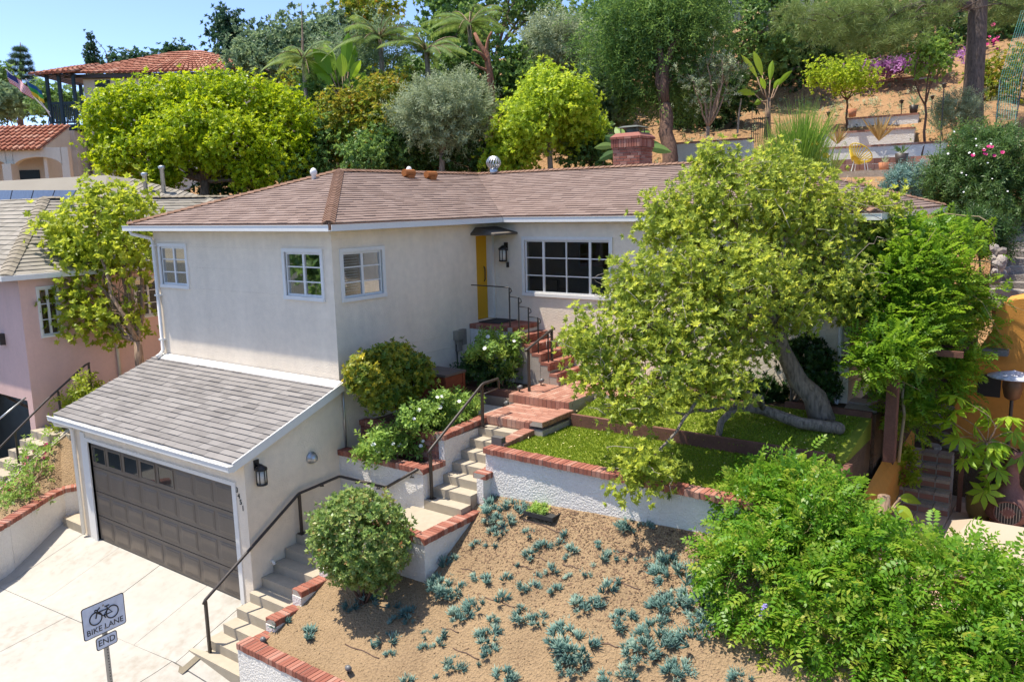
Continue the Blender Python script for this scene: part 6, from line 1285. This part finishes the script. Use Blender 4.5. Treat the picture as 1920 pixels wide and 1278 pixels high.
# arcade with real arches
mb = MB(); zc, zt, zb2 = Zp(322), Zp(286), Zp(370)
for cx, hw in ((55, 42), (-40, 42), (150, 42)):
    P = [(U(cx)-hw*sS*math.cos(a), Zp(318)+17*sS*math.sin(a)) for a in np.linspace(0, math.pi, 13)]
    for (xa, za), (xb, zb_) in zip(P, P[1:]): mb.prism([SPF @ V3((xa, 4.2, za)), SPF @ V3((xb, 4.2, zb_)), SPF @ V3((xb, 4.2, zt)), SPF @ V3((xa, 4.2, zt))], [SPF @ V3((xa, 3.9, za)), SPF @ V3((xb, 3.9, zb_)), SPF @ V3((xb, 3.9, zt)), SPF @ V3((xa, 3.9, zt))])
for cx in (-88, 2, 102.5, 197): mb.box((U(cx)-.18, 3.9, zb2), (U(cx)+.18, 4.2, zt), SPF)
mb.build('arcade', M['cream'], SH); MB().prism([SPF @ V3((U(154), a_, b_)) for a_, b_ in ((1.61, zb2), (3.89, zb2), (3.89, Zp(283)), (1.61, Zp(245)))], [SPF @ V3((U(160), a_, b_)) for a_, b_ in ((1.61, zb2), (3.89, zb2), (3.89, Zp(283)), (1.61, Zp(245)))]).build('porch_end', M['cream'], SH); MB().box((U(113), -2.6, -6), (U(166)-.3, .9, Zp(247)), SPF).build('lower_wall', M['cream'], SH); MB().box((U(-120), 1.4, zb2), (U(170), 1.6, zt), SPF).build('porch_wall', M['cream'], SH); MB().box((U(62), 1.61, zb2), (U(98), 1.66, Zp(318)), SPF).build('porch_window', M['teal'], SH); MB().box((U(95), 4.0, zb2), (U(110), 4.5, Zp(312)), SPF).build('column', M['cream'], SH)
boxes_attr('brick_pier', [], M['brick'], SH) if False else MB().box((U(-20), 4.3, zb2), (U(20), 4.8, Zp(308)), SPF).build('brick_pier', M['brick'], SH)
def flag(a, du, dv, cols, name, label, pole, canton=False):
    FG = thing(name, pole[1], label, 'flag'); MB().tube(pole, .03, 6).build('flag_pole', M['white'], FG)
    mats = [plain('%s cloth %d' % (name, i), c, .8) for i, c in enumerate(cols[0])]; mb = MB(); nr = len(cols[1]); nc = 10; f = lambda i, j: a + du*(i/nc) + dv*(j/nr) + nS*(.12*math.sin(i*.9+j*.2))
    for i in range(nc):
        for j in range(nr): mb.m = 2 if canton and i < 4 and j < 7 else cols[1][j]; mb.poly([f(i, j), f(i+1, j), f(i+1, j+1), f(i, j+1)])
    return mb.build('cloth', mats, FG)
flag(sp(58, 143, 1.5), sp(94, 172, 1.5)-sp(58, 143, 1.5), sp(62, 172, 1.5)-sp(58, 143, 1.5)+V3((0, 0, .2)), ([(.6, .03, .04), (.8, .8, .8), (.03, .05, .2)], [k % 2 for k in range(13)]), 'striped_flag', 'red and white striped flag with blue corner flying beside the dark balcony', [sp(56, 140, 1.5), sp(116, 215, 1.0)], True)
flag(sp(88, 160, 1.3), sp(113, 178, 1.3)-sp(88, 160, 1.3), sp(90, 182, 1.3)-sp(88, 160, 1.3), ([(.02, .12, .3), (.05, .4, .08), (.8, .6, .03)], [0, 1, 2]), 'tricolour_flag', 'blue, green and yellow flag flying beside the dark balcony', [sp(86, 156, 1.3), sp(116, 222, .9)])
fb = sp(20, 232, -8); MB().box((U(-60), -14, -6), (U(113), -8, Zp(219)), SPF).build('far_house_wall', M['pink'])
o = bpy.data.objects['far_house_wall']; o.name = 'far_house'; tag(o, 'low pink flat-roofed house far behind the tiled porch roof', 'house')

# ------------------------------------------------------------------ trees up the hill
BG = 'trees massed on the hillside behind the house'
FCL = [lob(px, py, hw, hh, d, .9) for px, py, hw, hh, d in ((232, 222, 70, 55, 30), (305, 192, 72, 46, 30.4), (385, 184, 80, 44, 30.6), (465, 192, 72, 46, 30.4), (535, 222, 55, 52, 30), (200, 268, 42, 42, 29.8), (262, 288, 66, 46, 29.4), (345, 262, 84, 56, 29.2), (432, 270, 84, 58, 29.2), (522, 286, 62, 50, 29.6), (300, 328, 40, 26, 29.2), (478, 330, 50, 26, 29.2), (385, 235, 60, 50, 29), (215, 300, 30, 30, 29.6))]
tree('ficus_tree', 'broad bright yellow-green ficus tree in front of the tiled house', 'tree', 378, 262, 30, 210, 100, 0, T_FIC, 16500, 'ficus', None, 9, .17, 'bark_grey', 0, .5, 1.0, None, .22, .7, .2, .4, -.9, 14, .5, .1, .95, lobes=FCL)
tree('red_tipped_hedge', 'tall clipped hedge with orange-red new tips beside the ficus', 'hedge', 675, 245, 31, 112, 92, 0, T_BIG, 3200, 'hedge', None, 8, .2, 'bark_brown', 8, .55, .65, None, .12, .6, .2)
tree('olive_tree', 'rounded grey-green olive tree behind the roof vents', 'tree', 825, 225, 29, 92, 82, 0, T_OLV, 3200, 'olive', None, 8, .2, 'bark_grey', 8, .5, 1.5, None, .14, .8, .25)
tree('lime_green_tree', 'rounded lime-green tree between the olive and the dark tall tree', 'tree', 1030, 222, 28, 125, 98, 0, T_FIC, 6500, 'lime', None, 8, .2, 'bark_grey', 10, .5, .9, None, .12, .8, .25, .4, -.9)
tree('silvery_tree', 'silvery green domed tree above the lime-green tree', 'tree', 1040, 95, 36, 95, 50, 0, T_OLV, 2600, 'olive', None, 8, .25, 'bark_grey', 8, .5, 1.9)
for px, py, d, hw, hh, mat, lab, n, nm in ((1230, 90, 29, 105, 140, 'forest', 'tall dark drooping tree with red-brown trunk right of the chimney', 4600, 'drooping_tree'), (1160, 30, 40, 110, 90, 'forest', 'deep green tree high behind the silvery dome', 1700, 'hillside_tree'), (930, 20, 44, 120, 70, 'forest', 'dark tree on the skyline behind the palms', 1700, 'hillside_tree'), (700, 45, 42, 60, 60, 'hedge', 'upright olive-brown tree on the skyline left of the palms', 1300, 'upright_tree'), (500, 110, 40, 80, 55, 'forest2', 'grey-green feathery tree right of the tiled roof', 1500, 'feathery_tree'), (445, 85, 46, 45, 50, 'conif', 'ragged dark conifer on the skyline behind the tiled roof', 1100, 'ragged_conifer'), (590, 95, 41, 70, 70, 'forest2', 'loose grey-green tree behind the thin palm', 1500, 'loose_tree'), (690, 135, 36, 70, 60, 'forest2', 'grey-green willowy tree above the red-tipped hedge', 1500, 'willowy_tree'), (780, 170, 38, 60, 70, 'forest', 'dark tree shading the slope between hedge and olive', 1200, 'shade_tree'), (920, 150, 36, 70, 90, 'forest', 'shadowy tree behind the lime-green tree', 1300, 'shade_tree'), (1130, 180, 31, 55, 75, 'forest2', 'grey-green tree squeezed between lime tree and drooping tree', 1100, 'shade_tree'), (1390, 50, 38, 110, 110, 'forest', 'dark leafy tree beside the tall white curtains', 1900, 'dark_tree'), (1330, 180, 35, 80, 60, 'darkg', 'dark shrubbery in the shade behind the bare tree', 1100, 'dark_shrubbery'), (1480, 120, 40, 90, 70, 'darkg', 'dark ivy bank behind the banana plant', 1300, 'ivy_bank'), (1560, 60, 42, 120, 80, 'forest', 'deep green tree on the upper slope behind the pine branch', 1600, 'upper_tree'), (1760, 70, 40, 120, 90, 'darkg', 'dark shrubs high on the slope behind the pine trunk', 1500, 'upper_shrubs'), (1890, 60, 40, 60, 110, 'forest', 'green tree at the top edge right of the pine trunk', 1200, 'edge_tree'), (1290, 10, 44, 120, 80, 'forest', 'tall green tree on the ridge above the chimney', 1500, 'ridge_tree'), (1650, 10, 46, 140, 70, 'forest', 'green tree along the top of the slope', 1500, 'ridge_tree'), (850, 70, 40, 70, 80, 'forest', 'dense green tree behind the two feathery palms', 1500, 'dense_tree'), (640, 190, 36, 80, 60, 'forest', 'mid-green tree behind the broad paddle leaves', 1200, 'mid_tree')):
    tree(nm, lab, 'tree', px, py, d, hw*1.25, hh*1.2, 0, T_HANG if 'droop' in nm or 'will' in nm else T_BIG, n, mat, BG, 8, .35, 'bark_brown' if 'droop' in nm else 'bark_grey', 9, .5, 1.3 if 'droop' in nm or 'will' in nm else 1.0, None, .3 if 'droop' in nm else .16, .8, .3, .15 if 'droop' not in nm else -.9, -.9, 5, .5, .05, .95, foot=tuple(at(1258, 280, 27)[:2]) if 'droop' in nm else None)
for i, (px, py, d, hw, hh, mat, lab) in enumerate(((600, 270, 31, 50, 60, 'forest', 'dense green shrub between the ficus and the red-tipped hedge'), (760, 285, 30, 55, 45, 'darkg', 'dark shrub at the foot of the olive tree'), (880, 285, 29.5, 60, 45, 'darkg', 'dark shrub between the olive and the lime-green tree'), (690, 290, 29.5, 70, 40, 'forest', 'green shrub in front of the red-tipped hedge'), (960, 290, 28.5, 45, 40, 'lime', 'lime-green shrub behind the turbine vent'), (1110, 280, 29, 45, 30, 'forest', 'green shrub left of the chimney'), (560, 320, 30, 45, 40, 'forest', 'green shrub just right of the ficus trunk'), (440, 345, 32, 70, 30, 'darkg', 'dark undergrowth below the ficus'), (560, 200, 37, 60, 60, 'hedge', 'bronze-green shrub right of the tiled roof'), (820, 300, 33, 70, 40, 'darkg', 'dark undergrowth behind the olive trunk'), (740, 210, 34, 60, 60, 'hedge', 'orange-tipped shrub behind the olive tree'), (1000, 160, 36, 80, 50, 'forest', 'green shrubbery above the lime-green tree'), (1100, 120, 37, 60, 60, 'forest2', 'grey-green shrubbery left of the drooping tree'))):
    tree('understory_shrub', lab, 'shrub', px, py, d, hw*1.3, hh*1.25, 0, T_BIG, 900, mat, 'shrubs filling the slope behind the house', 6, .25, 'bark_brown', 7, .5, .7, None, .05, .8, .35)
TL2 = [(1855, 90, 'rosel', 1740, 110, 26.5, 38, 60, 'young bright green shrub left of the pine trunk', 700, .5), (0, 0, 'lime', 1590, 140, 30.5, 70, 50, 'neat rounded citrus tree on the dry slope', 1500, .42)]
for _, _, mat, px, py, d, hw, hh, lab, n, s in TL2: tree('slope_shrub' if 'young' in lab else 'slope_tree', lab, 'tree', px, py, d, hw, hh, 0, T_BIG, n, mat, None, 6, .15, 'bark_brown', 6, .5, s, None, .05)
tree('flowering_shrub', 'big dark oleander with pink and white flowers beyond the roof corner', 'shrub', 1845, 350, 20.5, 105, 105, 0, T_OLV, 4200, 'ole', None, 8, .14, 'bark_brown', 10, .5, 1.1, None, .06, .7, .25); flowers([at(1845+RS.normal()*50, 300+RS.normal()*35, 19.3) for _ in range(16)], .022, M['rose'], bpy.data.objects['flowering_shrub']); flowers([at(1850+RS.normal()*18, 280+RS.normal()*12, 19.3) for _ in range(8)], .045, M['mag'], bpy.data.objects['flowering_shrub'])
tree('grey_shrub', 'mounded blue-grey shrub just beyond the roof edge', 'shrub', 1700, 345, 22, 45, 26, 0, T_OLV, 700, 'succ', None, 6, .1, 'bark_grey', 4, .5, .9, None, .03)
tree('shaded_shrub', 'dark shrub in shade beside the stone stairs', 'shrub', 1840, 440, 18.6, 45, 60, 0, T_OLV, 900, 'darkg', None, 6, .12, 'bark_grey', 5, .5, 1.0, None, .03)
tree('rust_shrub', 'rust and green shrub right of the pine trunk with red blooms', 'shrub', 1870, 150, 31, 50, 70, 0, T_BIG, 800, 'hedge', None, 6, .2, 'bark_grey', 6, .5, .55, None, .04); flowers([at(1862+RS.normal()*6, 78+RS.normal()*8, 30) for _ in range(9)], .07, M['mag'], bpy.data.objects['rust_shrub'])
tree('back_shrub', 'grey-green bush under the pine trunk beside the lamp post', 'shrub', 1790, 215, 27, 45, 50, 0, T_OLV, 700, 'olive', None, 6, .15, 'bark_grey', 5, .5, 1.0, None, .03)
pc = at(1690, 130, 36.3); P = pc+RS.normal(size=(420, 3))*[1.1, .4, .12]; tag(Cloud().add(T_SP, P, np.tile([[0, 0, 1.]], (420, 1))+RS.normal(size=(420, 3))*.5, 2.0, RS.rand(420)).build('purple_groundcover', G['purpl']), 'purple-leaved ground cover above the highest terrace wall', 'ground cover', None, 'stuff')
P = []
for _ in range(900):
    x, y = RS.uniform(-4, 10), RS.uniform(18, 34); P.append((x, y, hz(x, y)))
tag(Cloud().add(T_SP, np.array(P), np.tile([[0, 0, 1.]], (900, 1))+RS.normal(size=(900, 3))*.6, RS.uniform(.6, 1.6, 900), RS.rand(900)).build('slope_weeds', G['olive']), 'sparse weeds and litter on the dry slope', 'weeds', None, 'stuff')
# bare multi-stemmed tree
b = at(1327, 276, 27.5); BT = thing('bare_tree', b, 'bare multi-stemmed tree with sparse pale leaves behind the roof ridge', 'tree'); mb = MB(); fk = at(1327, 238, 27.5); mb.tube([b-[0, 0, .6], fk], [.09, .07], 8); ends = []
for px, py in ((1290, 140), (1305, 120), (1325, 110), (1345, 120), (1365, 130), (1385, 115), (1300, 160), (1355, 105)):
    e = at(px, py, 27.5+RS.normal()*.3); Pp = limb(mb, fk, e, .045, .015, .07, 7, .03, 6); ends += [Pp[-1], Pp[-2]]
    for k in range(4): q = Pp[3+k % 4]+RS.normal(size=3)*.3+[0, 0, .25]; limb(mb, Pp[3+k % 4], q, .014, .006, .1, 4, .05, 4); ends.append(q)
mb.build('trunk', M['bark_tan'], BT, True); P = np.repeat(np.array(ends), 6, 0)+RS.normal(size=(len(ends)*6, 3))*.18; Cloud().add(T_SP, P, RS.normal(size=P.shape)+[0, 0, .5], 1.0, RS.rand(len(P))).build('crown', G['olive'], BT)
# pine at the right
b = at(1822, 232, 27.5); PN = thing('pine_tree', b, 'big pine with thick grey trunk and a long branch of soft needles', 'tree'); mb = MB(); tp = at(1836, -60, 27.5)
mb.tube([b-[0, 0, .8], b, at(1826, 150, 27.5), at(1832, 60, 27.5), tp, tp+[.1, 0, 4]], [.42, .36, .31, .30, .28, .22], 14); mb.build('trunk', M['bark_pine'], PN, True)
mb = MB(); br = [at(px, py, d) for px, py, d in ((1815, 12, 27.4), (1775, 2, 27), (1725, 8, 26.6), (1680, 22, 26.2), (1650, 45, 26), (1610, 55, 25.8))]; mb.tube(br, [.16, .13, .11, .085, .05, .02], 8)
PLb = [lob(1560, 50, 60, 28, 26), lob(1620, 70, 60, 24, 26), lob(1680, 75, 45, 20, 26.2), lob(1540, 25, 50, 25, 26), lob(1600, 30, 60, 25, 26), lob(1500, 30, 40, 20, 26.2), lob(1660, 15, 50, 22, 26.4), lob(1740, 30, 40, 20, 26.6), lob(1880, 20, 50, 30, 28), lob(1770, -20, 60, 20, 27)]
P, X, v, C = crown(PLb, 380, 5, .2, .4, .4, .6, -.9); Cloud().add(T_NEED, P, X, RS.uniform(.8, 1.2, len(P)), v).build('crown', G['pine'], PN)
for k in range(60): q = C[RS.randint(len(C))]; limb(mb, br[RS.randint(1, 6)]*.4+q*.6, q, .025, .008, .1, 4, .05, 4)
mb.build('branch', M['bark_pine'], PN, True)
# palms
def frond(cl, base, d, L, droop, w, n=44):
    d = np.array(d, float); d /= np.linalg.norm(d); s = np.cross(d, [0, 0, 1.]); s /= max(np.linalg.norm(s), 1e-6); lv = []; P = []
    for i in range(n+1): t = i/n; P.append(base + d*L*t + np.array([0, 0, -droop*L*t*t]))
    for i in range(3, n):
        for sg in (-1, 1): dr = s*sg*.8 + d*.5 + np.array([0, 0, -.75]); lv.append(leafq(P[i], dr, np.array([0, 0, 1.]), w*(1.1-.6*abs(i/n-.4)), .035, 0))
    cl.add(template(lv), np.zeros((1, 3)), np.array([[0, 0, 1.]]), 1.0, RS.uniform(.2, .8), False) if False else None
    V = np.array([p for q in lv for p in q]); k = len(lv); cl.V.append(V); cl.L.append(np.arange(4*k)+cl.n); cl.T.append(np.full(k, 4)); cl.A.append(np.clip(np.repeat(RS.uniform(.1, .9, k), 4), 0, 1)); cl.n += 4*k; return P
def palm(px, py, d, h, label, nf=20, L=2.1, tr=.12, w=.5):
    c = at(px, py, d); b = np.array([c[0], c[1], hz(c[0], c[1])]); o = thing('queen_palm', b, label, 'palm'); cl = Cloud(); mb = MB(); mb.tube([b-[0, 0, .3], (b+c)/2+[.08, 0, 0], c], [tr*1.3, tr, tr*.85], 9); mb.build('trunk', M['bark_grey'], o, True); rb = MB()
    for i in range(nf): a = i*2.4; e = RS.uniform(.15, 1.3); P = frond(cl, c, (math.cos(a), math.sin(a), e), L*RS.uniform(.8, 1.1), RS.uniform(.35, .75), w); rb.tube(P[::8], [.03, .025, .02, .015, .012, .008, .006], 4)
    cl.build('fronds', G['palm'], o); rb.build('frond_stems', M['bark_tan'], o); return o
palm(712, 70, 34, 0, 'feathery queen palm with grey trunk left of the twisted brown branches', 18, 2.4); palm(568, 110, 34, 0, 'thin-trunked palm with a bare spear above the red-tipped hedge', 12, 1.9, .09); palm(800, 95, 33, 0, 'drooping palm arching over the olive tree', 16, 2.2); palm(880, 45, 36, 0, 'tall palm with drooping fronds above the twisted brown branches', 16, 2.4)
a = at(568, 110, 34); MB().tube([a, at(567, 60, 34), at(565, 8, 34)], [.06, .035, .008], 6).build('spear', M['bark_tan'], bpy.data.objects['queen_palm.001'])
# twisted bare brown limbs
a = at(922, 165, 33); TB = thing('twisted_snag', np.array([a[0], a[1], hz(a[0], a[1])]), 'twisted bare red-brown branches below the tall palm', 'tree'); mb = MB(); mb.tube([a-[0, 0, 3], at(920, 150, 33), at(912, 100, 33), at(900, 85, 33), at(890, 62, 33)], [.16, .14, .12, .1, .06], 8); limb(mb, at(915, 115, 33), at(888, 95, 32.8), .09, .04, .15); limb(mb, at(918, 135, 33), at(885, 118, 32.8), .07, .03, .15); limb(mb, at(912, 100, 33), at(922, 60, 33), .09, .04, .1); mb.build('trunk', bark('red bark', (.26, .11, .06)), TB, True)
# broad-leaved plants
def paddle(name, label, px, py, d, tips, mat='banana', W=.55):
    b = at(px, py, d); o = thing(name, b, label, 'plant'); cl = Cloud(); mb = MB(); mb.tube([b-[0, 0, 1.0], b+[0, 0, .4]], [.14, .09], 8)
    for tx, ty in tips:
        e = at(tx, ty, d+RS.normal()*.3); m = b*.45+e*.55+[0, 0, .15]; mb.tube([b+[0, 0, .3], (b+m)/2, m], [.035, .025, .02], 5); dv = e-m; L = np.linalg.norm(dv)*1.7; sd2 = np.cross(dv, fw); sd2 /= np.linalg.norm(sd2); lv = []; dv = dv/np.linalg.norm(dv); W_ = W*RS.uniform(.5, .8); nv = np.cross(sd2, dv)
        K = 7; pr_ = [(m+dv*L*i/K - np.array([0, 0, .25*L*(i/K)**2]), W_*.5*math.sin(math.pi*(.08+.9*i/K))) for i in range(K+1)]
        for (p0, w0_), (p1, w1_) in zip(pr_, pr_[1:]):
            for sg in (1, -1): k_f = nv*.25; lv.append([p0, p1, p1+(sd2*sg+k_f)*w1_, p0+(sd2*sg+k_f)*w0_])
        V = np.array([p for q in lv for p in q]); k = len(lv); cl.V.append(V); cl.L.append(np.arange(4*k)+cl.n); cl.T.append(np.full(k, 4)); cl.A.append(np.full(4*k, RS.uniform(.2, .9))); cl.n += 4*k
    cl.build('leaves', G[mat], o)['kind'] = 'stuff'; mb.build('stem', M['bark_tan'], o, True)
paddle('banana_plant', 'banana plant with broad green leaves on the shaded slope', 1440, 205, 30, ((1402, 110), (1420, 105), (1447, 120), (1475, 137), (1395, 168), (1420, 190), (1460, 150), (1430, 150)), 'banana', .36)
paddle('bird_of_paradise', 'tall bird of paradise with upright yellow-green paddle leaves above the red-tipped hedge', 645, 200, 34, ((600, 100), (615, 90), (640, 110), (660, 95), (668, 120), (625, 130), (675, 140), (605, 140), (650, 75), (590, 120)), 'banana', .7)
paddle('paddle_leaf_plant', 'plant with one big flat paddle leaf beside the terracotta pot', 1655, 975, 12.6, ((1712, 930), (1700, 960), (1630, 945)), 'banana', .3)
paddle('broad_leaf_plant', 'broad dark leafed plant behind the chimney', 1180, 300, 26, ((1130, 270), (1145, 255), (1225, 265), (1240, 275), (1160, 240), (1210, 245), (1135, 290)), 'forest', .4)
# far left conifers
def norfolk(px, py, d, hh, label, tiers=10, w=.95):
    top = at(px, py-hh, d); bot = at(px, py+hh, d); o = thing('norfolk_pine', np.array([bot[0], bot[1], hz(bot[0], bot[1])]), label, 'tree'); mb = MB(); mb.tube([(bot[0], bot[1], hz(bot[0], bot[1])-.3), bot, top], [.5, .35, .05], 8); cl = Cloud(); H_ = top[2]-bot[2]
    for i in range(tiers):
        t = i/tiers; z = bot+(top-bot)*(t*.95+.03); r = (1-t)*H_*.36*w+.4
        for k in range(7): a = k*.9+i; e = z+np.array([math.cos(a)*r, math.sin(a)*r, .22*r]); mb.tube([z, e], [.06, .02], 4); n = int(14+r*10); s = RS.rand(n)**.6; P = z+(e-z)*s[:, None]+RS.normal(size=(n, 3))*.12; cl.add(T_NEED, P, np.tile([(e-z)], (n, 1))*.9+[0, 0, .8]+RS.normal(size=(n, 3))*.2, 2.0, RS.rand(n))
    mb.build('trunk', M['bark_brown'], o, True); cl.build('crown', G['conif'], o)
norfolk(38, 150, 110, 70, 'tiered dark Norfolk pine against the sky at the far left')
c = at(170, 100, 62); tree('cypress_tree', 'thin dark cypress spire rising behind the tiled roof', 'tree', 171, 100, 62, 9, 38, 0, T_BIG, 500, 'conif', None, 6, .15, 'bark_brown', 2, .4, .8, None, .1, lobes=[(at(171, 75, 62), (.2, .2, .5)), (at(171, 90, 62), (.28, .28, .7)), (at(172, 110, 62), (.36, .36, .9)), (at(172, 130, 62), (.4, .4, .9))])
for px, py, d, hw, hh, mat, lab in ((20, 200, 66, 70, 22, 'forest2', 'low grey-green trees below the Norfolk pine'), (100, 195, 64, 60, 22, 'forest', 'dark trees behind the flags'), (240, 130, 70, 60, 14, 'conif', 'dark treetops peeping over the tiled roof ridge'), (330, 112, 70, 30, 10, 'conif', 'small dark treetop above the tiled roof peak'), (-20, 150, 80, 40, 60, 'forest', 'far tree at the edge of the valley')):
    tree('distant_tree', lab, 'tree', px, py, d, hw, hh, 0, T_FAR, 800, mat, 'distant trees behind the tiled house', 6, .4, 'bark_brown', 6, .5, 1.0, None, .15)
for k in range(46):
    x = -150-RS.rand()*160; y = -60+RS.rand()*260; z = hz(x, y); r = RS.uniform(3, 6); o = thing('valley_tree', (x, y, z), 'hazy round tree far off in the valley', 'tree', 'far trees in the valley')
    if k == 0: Pv, Xv, vv_, Cv = crown([((0, 0, 4), (4, 4, 3.4)), ((2, 1, 3), (3, 3, 2.5)), ((-2, -1, 3.2), (3, 3, 2.6))], 90, 8, .6); vm = Cloud().add(T_FAR, Pv, Xv, 2.4, vv_).mesh('crown'); vm.materials.append(G['forest']); vt = MB().tube([(0, 0, -.5), (0, 0, 3)], [.3, .2], 6).mesh('trunk'); vt.materials.append(M['bark_brown'])
    for me, nm in ((vm, 'crown'), (vt, 'trunk')): c_ = link(bpy.data.objects.new(nm, me)); c_.location = (x, y, z); s = r/4; c_.scale = (s, s, s*RS.uniform(.8, 1.2)); c_.rotation_euler.z = RS.rand()*6; par(c_, o)
for k in range(16):  # unseen trees behind the camera, added to darken what the windows reflect
    x = -40+k*6+RS.rand()*3; y = -34-RS.rand()*10; z = -1.4; o = thing('reflection_tree', (x, y, z), 'unseen round tree added across the road to darken the window reflections', 'tree', 'unseen trees added for the window reflections')
    for me, nm in ((vm, 'crown'), (vt, 'trunk')): c_2 = link(bpy.data.objects.new(nm, me)); c_2.location = (x, y, z+.3); s = RS.uniform(.9, 1.3); c_2.scale = (s, s, s); c_2.rotation_euler.z = RS.rand()*6; par(c_2, o)
# tall white drapes on the upper terrace
WD = 'tall white cloth drapes among the upper trees'
for px, py, lab in ((1440, 20, 'tall pale drape hanging among the dark ivy above the banana plant'), (1512, 10, 'pale drape half hidden by the pine needles'), (1378, 5, 'short pale drape at the top beside the dark leafy tree')):
    a = at(px, py+38, 37); mb = MB(); n = 9
    for i in range(n): x0_, x1_ = -.32+.64*i/n, -.32+.64*(i+1)/n; f = lambda i: .05*math.cos(i*2.1); mb.poly([a+rt*x0_+fw*f(i), a+rt*x1_+fw*f(i+1), a+rt*x1_+fw*f(i+1)+[0, 0, 3.4], a+rt*x0_+fw*f(i)+[0, 0, 3.4]])
    tag(mb.build('drape', surf('drape cloth', (.5, .48, .44), .9) if px == 1440 else bpy.data.materials['drape cloth']), lab, 'curtain', WD)
